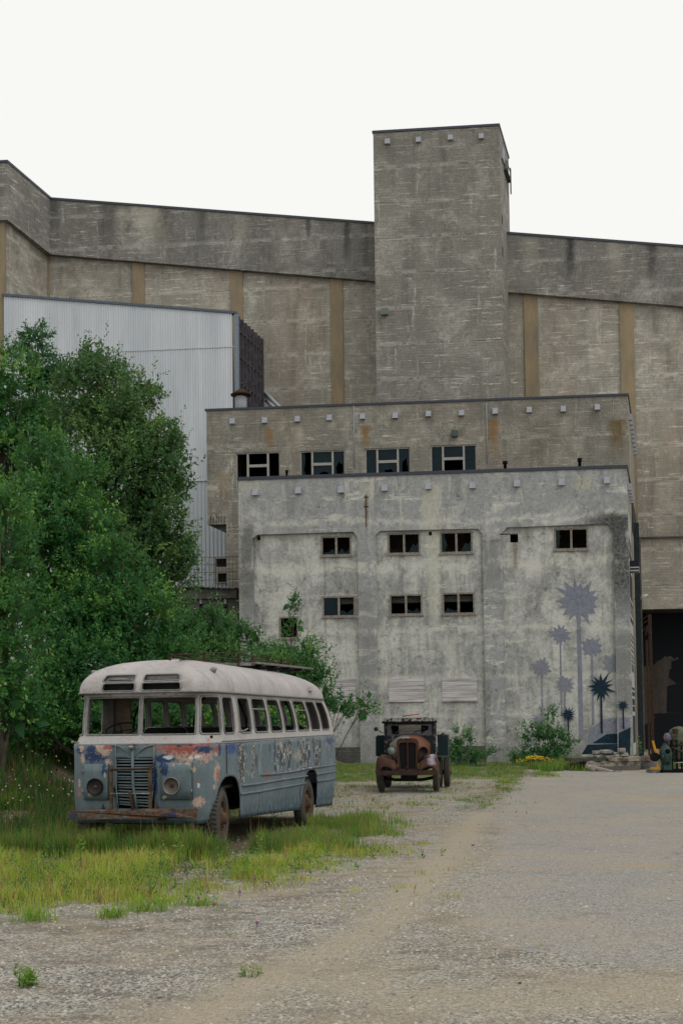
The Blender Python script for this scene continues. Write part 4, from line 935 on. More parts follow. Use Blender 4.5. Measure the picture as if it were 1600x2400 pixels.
# lower body
S_ = ss(*[sv(v) for v in [.93 + .6 * math.cos(math.pi * i / 16) for i in range(17)] if v > VA] + [sv(v) for v in [5.93 + .6 * math.cos(math.pi * i / 20) for i in range(21)]]
        + [9 - sv(v) for v in [5.93 + .6 * math.cos(math.pi * i / 20) for i in range(21)]] + [1 + i / 36 for i in range(37)] + [7 + i / 36 for i in range(36)])
K_ = [i / 18 for i in range(19)]
def solid(t, off=-1.):
    def f(o): m = o.modifiers.new('thickness', 'SOLIDIFY'); m.thickness = t; m.offset = off
    return f
# grille opening in the front skin
gu0, gu1 = f1(562, 1200)[0], f1(905, 1200)[0]; gz0, gz1 = .56, 1.305
gs0, gs1 = .5 + gu0 / (2 * .86), .5 + gu1 / (2 * .86)
S_ = sorted(set([s for s in S_ if abs(s - gs0) > .01 and abs(s - gs1) > .01] + [gs0, gs1]))
kk = lambda z: (z - .34) / (1.5 - .34)
K_ = sorted([k_ for k_ in K_ if abs(k_ - kk(gz0)) > .015 and abs(k_ - kk(gz1)) > .015] + [kk(gz0), kk(gz1)])
skipg = lambda i, j: (gs0 - 1e-4 <= S_[j] and (S_[(j + 1) % len(S_)]) <= gs1 + 1e-4 and S_[j] < 1) and (kk(gz0) - 1e-4 <= K_[i] and K_[i + 1] <= kk(gz1) + 1e-4)
m = MB(); m.grid([[Slow(s, q) for s in S_] for q in K_], True, True, skipg)
m.build('body', M_paint, bus, local=True, mod=solid(.02))
# window band with its openings
WV = [(.80, 1.33), (1.60, 2.21), (2.39, 3.17), (3.34, 4.07), (4.23, 4.97), (5.15, 5.99), (6.15, 6.86)]
op = [(sv(a), sv(b)) for a, b in WV + [(7.03, 7.66)]]
opn = op + [(9 - b, 9 - a) for a, b in op] + [(1.14, 1.93), (9 - 1.93, 9 - 1.14), (.004, .487), (.513, .99), (4.1, 4.46), (4.54, 4.9)]
S2 = ss(*[x for o_ in opn for x in o_])
ZK = [1.5, 1.507, 1.515, 1.575, 1.6, 1.635, 1.645, 1.75, 1.85, 1.95, 2.05, 2.13, 2.205, 2.24, 2.28]
def skw(i, j):
    s0 = S2[j]; s1 = S2[j + 1] if j + 1 < len(S2) else 8
    return ZK[i] >= 1.64 and ZK[i + 1] <= 2.21 and any(a - 1e-4 <= s0 and s1 <= b + 1e-4 for a, b in opn)
m = MB(); m.grid([[Sup(s, z) for s in S2] for z in ZK], True, True, skw); m.build('window_band', M_band2, bus, local=True, mod=solid(.035))
# roof with the ventilator and destination box openings
fu = lambda u: .5 + u / (2 * .80)
rop = [(fu(-.57), fu(-.05), .018, .135), (fu(.065), fu(.68), .018, .135), (fu(-.60), fu(-.07), .165, .29), (fu(.08), fu(.68), .165, .29)]
S3 = ss(*[x for o_ in rop for x in o_[:2]]); K3 = sorted(set([0, .018, .05, .09, .135, .165, .2, .25, .29, .34, .4, .46, .53, .6, .67, .74, .8, .86, .91, .95, .98, 1.0]))
def skr(i, j):
    s0 = S3[j]; s1 = S3[j + 1] if j + 1 < len(S3) else 8
    return any(a - 1e-4 <= s0 and s1 <= b + 1e-4 and c <= K3[i] + 1e-5 and K3[i + 1] <= d + 1e-5 for a, b, c, d in rop)
m = MB(); Pr = [[Sroof(s, q) for s in S3] for q in K3]; m.grid(Pr, True, True, skr)
# crown cap: bridge the last ring across the centre line
last = Pr[-1]; n = len(last); cap = [i for i in range(n)]
m.add([p for p in last], [tuple(range(n))], True)
roof = m.build('roof', M_roofp, bus, local=True, mod=solid(.025))
def rr_loop(fn, s0, s1, k0, k1, rs, rk, n=5):
    pts = []; C_ = []
    for (cs_, ck, a0, sx, kx) in ((s1 - rs, k1 - rk, 0, s1, k1), (s0 + rs, k1 - rk, 90, s0, k1), (s0 + rs, k0 + rk, 180, s0, k0), (s1 - rs, k0 + rk, 270, s1, k0)):
        arc = [(cs_ + rs * math.cos(R(a0 + 90 * i / n)), ck + rk * math.sin(R(a0 + 90 * i / n))) for i in range(n + 1)]
        C_.append((fn(sx, kx), [fn(*p) for p in arc])); pts.append(arc)
    full = []
    for i, arc in enumerate(pts):
        full += arc; nx_ = pts[(i + 1) % 4][0]; p = arc[-1]
        full += [(p[0] + (nx_[0] - p[0]) * t / 5, p[1] + (nx_[1] - p[1]) * t / 5) for t in range(1, 5)]
    return [fn(*p) for p in full], C_
def wframe(fn, s0, s1, k0, k1, rs, rk, mat, r=.016, name='window_frame', bar=None):
    L, C_ = rr_loop(fn, s0, s1, k0, k1, rs, rk); m = MB(); m.tube(L + L[:2], r, 6, False)
    for c, arc in C_: m.add([c] + arc, [(0, i + 1, i + 2) for i in range(len(arc) - 1)], False)
    if bar: m.tube([fn(s0 + (s1 - s0) * i / 4, bar) for i in range(5)], .014, 6)
    return m.build(name, mat, bus, local=True)
for i, (a, b) in enumerate(op):
    rs = .011
    wframe(Sup, a, b, 1.645, 2.205, rs, .07, M_bare, bar=2.03 if i in (2, 5) else None)
    wframe(Sup, 9 - b, 9 - a, 1.645, 2.205, rs, .07, M_bare)
for a, b in ((1.14, 1.93), (9 - 1.93, 9 - 1.14)): wframe(Sup, a, b, 1.645, 2.205, .1, .07, M_bare)
for a, b in ((.004, .487), (.513, .99)): wframe(Sup, a, b, 1.645, 2.205, .015, .03, M_bare)
for a, b in ((4.1, 4.46), (4.54, 4.9)): wframe(Sup, a, b, 1.645, 2.205, .05, .08, M_bare)
for j, (a, b, c, d) in enumerate(rop):
    wframe(Sroof, a, b, c + .001, d - .001, .03, .03, M_bare, .011, 'vent_frame')
    mb = MB(); mb.add([Sroof(a - .02, c - .01) + Vector((0, .14, 0)), Sroof(b + .02, c - .01) + Vector((0, .14, 0)), Sroof(b + .02, d + .02) + Vector((0, .14, .0)), Sroof(a - .02, d + .02) + Vector((0, .14, .0))], [(0, 1, 2, 3)])
    mb.build('vent_back', M_under, bus, local=True, mod=solid(.01))
    if j >= 2:
        ml = MB()
        for q in range(5):
            kq = c + (d - c) * (q + .6) / 5.4; sag = .04 if (j == 2 and q < 2) else 0
            ml.tube([Sroof(a + (b - a) * t / 6, kq + sag * math.sin(math.pi * t / 6) * (1 - q)) + Vector((0, .035, 0)) for t in range(7)], .0085, 5)
        ml.build('louvre', M_bare, bus, local=True)
# rails round the body
def ring(fn, k, r, mat, name, s0=0., s1=8., n=120, off=0, flat=None):
    P_ = [fn(s0 + (s1 - s0) * i / n, k) for i in range(n + 1)]
    return MB().tube(P_, r, 6, s1 - s0 < 8).build(name, mat, bus, local=True)
ring(Sup, 1.503, .018, M_bare, 'belt_moulding', 0, 8, 260)
ring(Sroof, .0, .018, M_bare, 'gutter', 0, 8, 260)
ring(lambda s, k_: Sup(s, k_) + Vector((0, -.0, 0)), 1.53, .010, M_bare, 'lower_bead', 1.9, 3.9, 60)
# horizontal mouldings on the right-hand flank, slightly buckled
for pts in ([(640, 1338), (800, 1328), (960, 1305), (1110, 1275), (1250, 1255), (1390, 1240)], [(460, 1446), (600, 1430), (800, 1395), (960, 1370), (1100, 1350)], [(1195, 1335), (1290, 1318), (1390, 1303)],
            [(445, 1530), (620, 1505), (800, 1472), (960, 1445), (1083, 1422)], [(1205, 1402), (1300, 1390), (1390, 1372)]):
    P_ = []
    for i, (x, y) in enumerate(pts):
        v, z = s2(x, y, 1.165); w, *_ = interp(LOW, z); uu = w + .008
        if v > VB: uu = plan(3 + min(1, (v - VB) / .5) * .6, w, 0, 8.36, .3)[0] + .01
        P_.append(Vector((uu, v, z)))
    MB().tube(P_, .022, 6).build('side_moulding', M_paint, bus, local=True)
# doors and panel seams as raised strips
M_seam = plain('seam_dark', lin(44, 52, 56), .8)
for (x0, y0, x1, y1) in ((628, 1510, 588, 1810), (300, 1040, 290, 1330), (1040, 1460, 1040, 1700)):
    v0_, z0_ = s2(x0, y0); v1_, z1_ = s2(x1, y1); z1_ = max(z1_, arch(sv(v0_)) + .02)
    MB().bar((interp(LOW, z0_)[0] + .002, v0_, z0_), (interp(LOW, z1_)[0] + .002, v0_ + .01, z1_), .008, .012).build('panel_seam', M_seam, bus, local=True)

# ---- front: headlamp hatches, lamps, grille, bumper
def fpt(x, y, d=0.):
    u, z = f1(x, y); w, v0, v1, r = interp(LOW, z); fl_ = w - r
    v = v0 + .02 * min(1, abs(u) / fl_) ** 2
    if abs(u) > fl_: q = math.asin(min(1, (abs(u) - fl_) / r)); v = VA - (VA - v0 - .02) * math.cos(q)
    return Vector((u, v - d, z))
for (xa, xb, ya, yb, hx) in ((262, 487, 1136, 1470, 256), (970, 1252, 1124, 1466, 1252)):
    m = MB(); n = 8; G = [[fpt(xa + (xb - xa) * i / n, ya + (yb - ya) * j / 4, .014) for i in range(n + 1)] for j in range(5)]
    m.grid(G, True); h = m.build('headlamp_hatch', M_paint, bus, local=True, mod=solid(.012, 1.))
    edge = [fpt(xa + (xb - xa) * i / n, ya, .0) for i in range(n + 1)] + [fpt(xb, ya + (yb - ya) * i / 4, .0) for i in range(1, 5)] + [fpt(xb - (xb - xa) * i / n, yb, .0) for i in range(1, n + 1)] + [fpt(xa, yb - (yb - ya) * i / 4, .0) for i in range(1, 5)]
    MB().tube(edge + edge[:1], .007, 4, False).build('hatch_gap', M_seam, h, local=True)
    for yh_ in (ya + 70, yb - 75): p = fpt(hx, yh_, .025); MB().tube([p - Vector((0, 0, .03)), p + Vector((0, 0, .03))], .009, 6).build('hinge', M_bare, h, local=True)
def lamp_(x, y, r, ring_mat, bowl_mat, bulb):
    c = fpt(x, y, 0.01); Mx = Matrix.Translation(c) @ Matrix.Rotation(R(90), 4, 'X')
    m = MB().lathe([(r * 1.0, -.01), (r * 1.0, .05), (r * 1.05, .058), (r * 1.04, .066), (r * .93, .066), (r * .9, .05)], Mx, 32); o = m.build('headlamp', ring_mat, bus, local=True)
    MB().lathe([(r * .93, .062), (r * .86, .042), (r * .6, .026), (r * .3, .019), (0, .017)], Mx, 32).build('reflector', bowl_mat, o, local=True, fix=False)
    MB().lathe([(0, .032), (r * .2, .032), (r * .2, .016), (0, .016)], Mx, 12).build('bulb_socket', bulb, o, local=True)
M_bowl = plain('dull_reflector', lin(96, 90, 84), .5, .3, .4, .4, 12); M_bowl2 = plain('blackened_reflector', lin(52, 46, 44), .6, .2, .3, .4, 12)
lamp_(377, 1347, .121, M_under, M_bowl2, M_bowl); lamp_(1077, 1338, .124, M_bare, M_bowl, M_rust)
# grille: recess, slats, centre rib, arched top
m = MB(); m.box(gu0 - .05, gu1 + .05, .16, .18, gz0 - .05, gz1 + .05); m.build('grille_back', M_under, bus, local=True)
gm_ = MB(); cu = f1(717, 1200)[0]
for i in range(17):
    y = 1095 + i * 26.5; z = f1(717, y)[1]
    for sgn_ in (-1, 1):
        e = f1(905 - max(0, (i - 5)) * 3.2, y)[0] if sgn_ > 0 else f1(562 + max(0, i - 5) * 2.2, y)[0]
        dz = .006 * math.sin(i * 2.1 + sgn_); tl = -.012 * sgn_ * max(0, i - 6) / 8
        a = Vector((cu + sgn_ * .018, .0, z + dz)); b = Vector((e, .03 + .01 * (i % 3 == 1), z + tl + dz * .5))
        gm_.bar(a, b, .03, .019)
gm_.build('grille_slats', M_paint, bus, local=True)
P_ = [f1(717, 1010), f1(717, 1200), f1(722, 1340), f1(740, 1450), f1(755, 1550)]
MB().tube([Vector((u, -.028, z)) for u, z in P_], [.024, .022, .02, .022, .02], 6).build('grille_rib', M_paint, bus, local=True)
# arched upper grille panels (solid metal either side of the rib)
for sgn_, xe in ((-1, 556), (1, 905)):
    top_ = [(717 + sgn_ * 8, 1092), (717 + sgn_ * 12, 1075), (717 + sgn_ * 40, 1066 + 20), (717 + sgn_ * 90, 1078), (xe, 1072)]
    L_ = [(717 + sgn_ * 4, 1100), (717 + sgn_ * 25, 1086), (717 + sgn_ * 60, 1076), (717 + sgn_ * 110, 1072), (xe, 1070), (xe, 1040), (717 + sgn_ * 4, 1040)]
    MB().poly([[f1(*p) for p in L_]], lambda a, b, d: Vector((a, d, b)), -.012, .004).build('grille_cheek', M_paint, bus, local=True)
    A_ = [f1(717 + sgn_ * (8 + 190 * t ** 1.0), 1085 - 118 * (1 - (1 - t) ** 2.2)) for t in [i / 10 for i in range(11)]]
    MB().tube([Vector((u, -.010, z)) for u, z in A_], .012, 6).build('grille_moulding', M_paint, bus, local=True)
for xe in (556, 908):
    MB().tube([Vector((f1(xe + (0 if y < 1300 else (1300 - y) * (.12 if xe > 700 else -.1)), y)[0], -.010, f1(xe, y)[1])) for y in (975, 1100, 1200, 1300, 1420, 1550)], .013, 6).build('grille_moulding', M_paint, bus, local=True)
u, z = f1(713, 985); m = MB(); m.ball((u, -.055, z), (.042, .06, .045), 12); m.ball((u, -.05, z + .045), (.05, .06, .014), 10); m.build('bonnet_lamp', M_bare, bus, local=True)
# tow frame in front of the grille
ux0, ux1 = f1(513, 1350, -.13)[0], f1(872, 1350, -.13)[0]
zt_, zm_, zb_ = f1(700, 1188, -.13)[1], f1(700, 1412, -.13)[1], .50
M_tow = plain('rust_and_paint', lin(94, 84, 70), .9, .1, .2, .5, 9, lin(70, 44, 30))
for ux in (ux0, ux1): MB().box(ux - .022, ux + .022, -.15, -.11, zb_, zt_ + .06).build('tow_post', M_tow, bus, local=True)
MB().tube([(ux0, -.15, zt_ - .005), (ux1, -.15, zt_ + .01)], .016, 8).build('tow_rail', M_rust, bus, local=True)
MB().tube([(ux0, -.15, zm_ + .0), (ux1, -.15, zm_ + .005)], .012, 8).build('tow_rail', M_bare, bus, local=True)
MB().tube([(f1(688, 1410, -.15)[0], -.17, zm_ + .03), (f1(725, 1560, -.15)[0], -.17, .51)], .024, 8).build('crank_handle', M_rust, bus, local=True)
# bumper
L_ = [(114, 1572), (400, 1560), (640, 1552), (700, 1560), (740, 1568), (790, 1552), (1000, 1550), (1306, 1545)]; Bt = [(1306, 1636), (1000, 1638), (780, 1640), (640, 1650), (400, 1650), (118, 1652)]
MB().poly([[f1(x, y, -.2) for x, y in L_ + Bt]], lambda a, b, d: Vector((a, d + .035 * math.sin(a * 3.2) ** 2 - .012 * math.sin(a * 7), b)), -.22, -.17).build('bumper', M_bump, bus, local=True)
for uu in (-.45, .45): MB().bar((uu, -.17, .45), (uu, .3, .42), .06, .09).build('bumper_bracket', M_under, bus, local=True)
for (x, y) in ((937, 1530), (437, 1535)): u, z = f1(x, y, -.15); MB().lathe([(0, -.03), (.03, -.03), (.024, .0), (.012, .02), (.012, .045), (0, .045)], Matrix.Translation((u, -.14, z)), 10).build('bolt', M_rust, bus, local=True)
u, z = f1(150, 946); MB().tube([(u + .06, .12, z), (u, .06, z + .01)], .012, 6).ball((u - .01, .05, z + .01), .024, 8).build('marker_stub', M_bare, bus, local=True)
# roof side lamps, rear vent scoop
for sgn_ in (1, -1):
    p = Sroof(1.9 if sgn_ > 0 else 7.1, .37); nn = Vector((sgn_ * .8, -.2, .5)).normalized()
    MB().lathe([(0, 0), (.045, 0), (.052, .02), (.04, .05), (.018, .085), (0, .09)], Matrix.Translation(p - nn * .01) @ nn.to_track_quat('Z', 'Y').to_matrix().to_4x4(), 14).build('roof_marker_lamp', M_bare, bus, local=True)
p = Sroof(2.86, .16); MB().hexa([p + Vector(q) for q in ((-.06, -.15, -.03), (.07, -.12, -.02), (.07, .14, -.02), (-.06, .16, -.03), (-.06, -.12, .045), (.05, -.12, .06), (.05, .1, .06), (-.06, .1, .045))]).build('roof_scoop', M_roofp, bus, local=True)
# ---- cabin
m = MB(); m.box(-1.05, 1.05, .35, 8.0, .80, .84); m.build('floor', M_under, bus, local=True)
m = MB(); pu0, pu1 = fr(258, 1700, 1.15)[0], fr(308, 1700, 1.15)[0]; m.box(pu0, pu1, 1.12, 1.16, .84, 2.32); m.build('partition', plain('brown_board', lin(104, 92, 78), .9, 0, .2, .4, 4), bus, local=True)
m = MB(); m.box(-.98, -.80, 1.05, 1.12, .84, 2.32); m.build('partition', M_inn, bus, local=True)
su, sz = fr(285, 1706, .62); tilt_ = Matrix.Translation((su, .62, sz - .02)) @ Matrix.Rotation(R(24), 4, 'X')
st_ = MB(); st_.tube([tilt_ @ Vector((.24 * math.cos(t), .24 * math.sin(t), 0)) for t in [2 * math.pi * i / 28 for i in range(29)]], .013, 6, False)
for t in (0, 2.1, 4.2): st_.tube([tilt_ @ Vector((.24 * math.cos(t), .24 * math.sin(t), 0)), tilt_ @ Vector((0, 0, -.03))], .009, 5)
st_.tube([tilt_ @ Vector((0, 0, -.02)), (su, .35, .95)], .02, 6); st_.build('steering_wheel', M_under, bus, local=True)
m = MB(); m.box(-.95, .95, .30, .52, 1.42, 1.60); m.build('dashboard', M_under, bus, local=True)
def seat(u, v):
    s_ = MB(); s_.box(u - .40, u + .40, v - .42, v, 1.18, 1.27); s_.box(u - .36, u - .3, v - .3, v - .1, .84, 1.18); s_.box(u + .3, u + .36, v - .3, v - .1, .84, 1.18)
    o = s_.build('bench_seat', M_under, bus, local=True)
    L = [(u + .40 * c_, 1.27 + .47 * h_) for c_, h_ in ((-1, 0), (1, 0), (1, .75), (.93, .92), (.78, 1), (-.78, 1), (-.93, .92), (-1, .75))]
    b_ = MB().poly([L], lambda a, b, d: Vector((a, d + (b - 1.27) * .2, b)), v, v + .06).build('seat_back', M_under, o, local=True)
    MB().tube([Vector((a, v + .03 + (b - 1.27) * .2, b)) for a, b in L], .014, 6, False).build('seat_rail', M_bare, o, local=True)
for v in (1.9, 2.7, 3.5, 4.3, 5.1, 5.9):
    seat(.62, v)
    if v > 2.2: seat(-.62, v)
# grab rail hoops
for v in (2.3, 5.2): MB().tube([Vector((1.0 * math.cos(t), v, 1.7 + .95 * math.sin(t))) for t in [math.pi * i / 16 for i in range(17)]], .02, 6).build('roof_rib', M_under, bus, local=True)
# ---- wheels and underframe
m = MB(); m.box(-.42, -.34, .3, 7.6, .42, .58); m.box(.34, .42, .3, 7.6, .42, .58); m.box(-.5, .5, .35, 1.3, .3, .75); m.box(-.95, .95, 1.7, 5.2, .42, .46); m.box(-.9, .9, 6.5, 8.0, .45, .5); m.build('chassis', M_under, bus, local=True)  # flat belly pans added to darken the ground under the bus
m = MB().tube([(-.85, .72, .36), (.85, .72, .36)], .05, 8); m.tube([(-.9, 5.78, .24), (.9, 5.78, .24)], .07, 8); m.ball((0, 5.78, .24), .19, 12); m.build('axle', M_under, bus, local=True)
k = NT('old_tyre', .95, .15); n = k.noise(k.obj(), 9, 4); k.color(k.mix(n, lin(52, 52, 52), lin(84, 80, 74))); k.bump(n, .3, .01); M_tyre = k.m
M_rim = plain('rusty_wheel_rim', lin(96, 66, 44), .85, .1, .3, .5, 8, lin(56, 50, 46))
def wheel(parent, c, rz_, R_, w, side, mats=(None, None), squash=0.):
    Mx = Matrix.Translation(c) @ Matrix.Rotation(rz_, 4, 'Z') @ Matrix.Rotation(R(90) * side, 4, 'Y'); ri = R_ * .60
    prof = [(ri, -w / 2 + .03), (ri + .03, -w / 2), (R_ - .07, -w / 2 - .005), (R_ - .02, -w / 2 + .02), (R_, -w / 2 + .04), (R_, w / 2 - .04), (R_ - .02, w / 2 - .02), (R_ - .07, w / 2 + .005), (ri + .03, w / 2), (ri, w / 2 - .03)]
    m = MB().lathe(prof, Mx, 40)
    if squash: m.v = [(x, y, max(z, c[2] - R_ + squash)) for x, y, z in m.v]
    # tread lugs
    for i in range(44):
        t = 2 * math.pi * i / 44
        for q in (-1, 1):
            p = Mx @ Vector((math.cos(t + .05 * q) * (R_ + .004), math.sin(t + .05 * q) * (R_ + .004), q * w * .22)); a = Mx.to_3x3() @ Vector((0, 0, 1)); b = Mx.to_3x3() @ Vector((-math.sin(t), math.cos(t), 0))
            m.bar(p - a * w * .19 - b * .01 * q, p + a * w * .19 + b * .01 * q, .026, .016)
    o = m.build('wheel', M_tyre, parent, local=True)
    MB().lathe([(ri, w / 2 - .03), (ri + .012, w / 2 - .01), (ri - .01, w / 2 - .02), (ri - .03, w / 2 - .06), (ri * .72, w / 2 - .10), (ri * .6, w / 2 - .03), (ri * .34, w / 2 - .02), (ri * .32, w / 2 + .03), (ri * .2, w / 2 + .05), (0, w / 2 + .05)], Mx, 28).build('rim', mats[1] or M_rim, o, local=True)
    nb = MB()
    for i in range(6):
        t = 2 * math.pi * i / 6; nb.lathe([(0, w / 2 - .01), (.016, w / 2 - .01), (.016, w / 2 + .0), (0, w / 2 + .0)], Mx @ Matrix.Translation((ri * .47 * math.cos(t), ri * .47 * math.sin(t), 0)), 6, False)
    nb.build('wheel_nuts', M_rust, o, local=True)
    return o
wheel(bus, Vector((1.02, .74, .36)), R(8), .46, .2, 1); wheel(bus, Vector((-1.02, .74, .36)), R(8), .46, .2, -1)
wheel(bus, Vector((1.03, 5.80, .23)), 0, .46, .2, 1, squash=.02); wheel(bus, Vector((-1.03, 5.80, .23)), 0, .46, .2, -1)
# ---- roof rack
rack = thing('roof_rack', 'rusty bent roof rack rails with grey planks on top of the bus', 'roof rack', BM @ Vector((0, 3.2, 2.8)), BR)
RM = WM[rack]; 
def rk(px, py, u): v, z = sd(px, py, u); return BM @ Vector((u, v, z))
RK = lambda x, y: (380 + x / 4.355, 1500 + y / 4.355)
posts = [(80, 152, 208, .1), (430, 130, 228, .1), (780, 135, 262, .55), (930, 160, 240, .55), (1070, 172, 240, .55), (1215, 190, 250, .55), (1340, 215, 262, .55)]
for i, (x, yt, yb, u) in enumerate(posts):
    uu = .55 if i != 1 else .25
    if i < 2: uu = .45
    p = rk(*RK(x, yt), uu); q = rk(*RK(x, yb), uu); q.z = min(q.z, 2.84)
    MB().bar(q, p, .04, .02).build('rack_post', M_rust, rack)
for pts in ([(80, 155), (250, 145), (430, 130), (600, 130), (780, 140), (860, 155), (930, 165), (1000, 166), (1070, 178), (1130, 200), (1215, 196), (1260, 215), (1345, 222)],
            [(80, 158), (160, 170), (250, 190), (400, 200)], [(180, 205), (350, 190), (480, 182), (640, 186), (780, 196)], [(780, 205), (860, 215), (1000, 216), (1100, 222), (1215, 232), (1345, 234)], [(440, 205), (540, 220), (640, 232)]):
    MB().tube([rk(*RK(x, y), .45 if x < 500 else .55) for x, y in pts], .011, 6).build('rack_rail', M_rust, rack)
for x in (95, 430):
    P_ = [rk(*RK(x + 8 * math.sin(t * 2.2), 152 + t * 12), .44) for t in range(5)]; MB().tube(P_, .008, 5).build('rope', plain('frayed_rope', lin(170, 164, 148), .9), rack)
M_gplank = plain('silver_grey_plank', lin(126, 122, 116), .9, 0, .2, .4, 7)
def plank(x0, y0, x1, y1, u, wd, th, nm='plank'):
    p = rk(*RK(x0, y0), u); q = rk(*RK(x1, y1), u); MB().bar(p, q, wd, th).build(nm, M_gplank, rack)
plank(905, 232, 1485, 292, .56, .22, .035); plank(770, 248, 905, 248, .5, .16, .05); plank(480, 236, 770, 250, .2, .16, .04); plank(700, 245, 1300, 280, .25, .14, .03)
for x, y in ((960, 262), (1110, 275), (1250, 292), (1370, 302)): p = rk(*RK(x, y), .5); MB().bar(p + (BM.to_3x3() @ Vector((-.35, 0, -.02))), p + (BM.to_3x3() @ Vector((.1, 0, 0))), .16, .05).build('bearer', M_under, rack)
# mirror stub / bent handle on the flank
v, z = s2(440, 912); MB().tube([(1.15, v - .06, z), (1.22, v + .02, z + .02), (1.25, v + .1, z + .05)], .012, 6).build('door_handle', M_bare, bus, local=True)
u, z = f1(1445, 890, .25); MB().ball((u, .2, z), .025, 8).build('mirror_stub', M_under, bus, local=True)
# ================================================================ rusty truck
TO = Vector((1.86, 33.0, gz(1.86, 33))); TRZ = R(-6.5)
truck = thing('rusty_truck', 'rusty vintage flatbed truck wreck facing the camera in front of the low block', 'truck', TO, TRZ)
k = NT('brown_rusted_paint', .85, .25, .1); O = k.obj(); n = k.noise(O, 3, 6, .7); n2 = k.noise(O, 12, 5, .7); n3 = k.noise(O, 1.3, 3)
c = k.mix(k.step(n, .35, .65), lin(88, 57, 46), lin(60, 42, 37)); c = k.mix(k.step(n2, .6, .7, 0., .5), c, lin(50, 36, 34)); X, Y, Z = k.xyz(O)
c = k.mix(k.mul(k.step(k.mth('ABSOLUTE', k.add(k.add(X, -.68), k.mul(k.add(n, -.5), .25))), .02, .14, 1., 0.), k.mul(k.step(Z, .75, .8), k.step(n2, .38, .5))), c, lin(150, 148, 158)); k.color(c); k.bump(n2, .3, .01); M_trust = k.m
k = NT('faded_hood_paint', .8, .3); O = k.obj(); n = k.noise(O, 4, 6, .7); X, Y, Z = k.xyz(O)
c = k.mix(k.step(k.add(X, k.mul(k.add(n, -.5), .5)), -.08, .02), k.mix(k.step(n, .4, .6), lin(134, 132, 122), lin(84, 82, 74)), k.mix(n, lin(86, 56, 44), lin(112, 72, 52))); k.color(c); M_hood = k.m
k = NT('charred_cab', .85, .25); O = k.obj(); n = k.noise(O, 6, 6, .75); k.color(k.mix(k.step(n, .56, .60), lin(30, 32, 34), lin(110, 108, 112))); M_cab = k.m
k = NT('tattered_roof', .9, .2); O = k.obj(); n = k.noise(k.map(O, (1, 2, 1)), 7, 6, .75); k.color(k.mix(k.step(n, .47, .53), lin(40, 38, 38), lin(150, 146, 142))); k.bump(n, .8, .04); M_tat = k.m
M_teal = plain('dark_teal_planks', lin(20, 42, 46), .75, 0, .3, .4, 4)
TL = dict(parent=truck, local=True)
# radiator shell and grille
def ell(u0, u1, z0, z1, r, n=6, taper=.04):
    L = []
    for (cx_, cz_, a0) in ((u1 - r, z1 - r, 0), (u0 + r, z1 - r, 90)):
        for i in range(n + 1): t = R(a0 + 90 * i / n); L.append((cx_ + r * math.cos(t), cz_ + r * math.sin(t)))
    return L + [(u0 + taper, z0), (u1 - taper, z0)]
FV = lambda a, b, d: Vector((a, d, b))
outer = ell(-.315, .315, .60, 1.53, .13); inner = ell(-.25, .25, .66, 1.41, .09)
MB().poly([outer, inner[::-1]], FV, -.02, .10).build('radiator_shell', M_trust, **TL)
MB().poly([inner], FV, .03, .04).build('radiator_core', plain('black_mesh', lin(24, 24, 28), .9), **TL)
m = MB()
for i in range(17): x = -.235 + i * .0294; m.box(x - .003, x + .003, .012, .02, .66, 1.41)
m.build('grille_bars', plain('grille_brown', lin(44, 34, 34), .8), **TL)
MB().bar((0, -.01, .64), (0, -.01, 1.42), .03, .03).build('grille_rib', M_trust, **TL)
MB().ball((0, .0, 1.535), (.05, .06, .03), 10).build('radiator_cap', M_bare, **TL)
MB().lathe([(.02, 0), (.045, 0), (.045, .02), (.02, .02)], Matrix.Translation((-.02, -.03, .69)) @ Matrix.Rotation(R(90), 4, 'X'), 12).build('crank_hole', M_trust, **TL)
# bonnet
def hood_sec(v, w, zt_, zb_):
    P_ = []
    for i in range(15):
        t = math.pi * i / 14; x = -math.cos(t) * w; e = abs(math.cos(t)) ** 3
        P_.append(Vector((x, v, zt_ - (zt_ - zb_) * e * .38)))
    return [Vector((-w, v, zb_))] + P_ + [Vector((w, v, zb_))]
MB().grid([hood_sec(.10, .31, 1.52, .85), hood_sec(.4, .38, 1.555, .86), hood_sec(.8, .50, 1.59, .88), hood_sec(1.12, .62, 1.62, .88)]).build('bonnet', M_hood, **TL, mod=solid(.015))
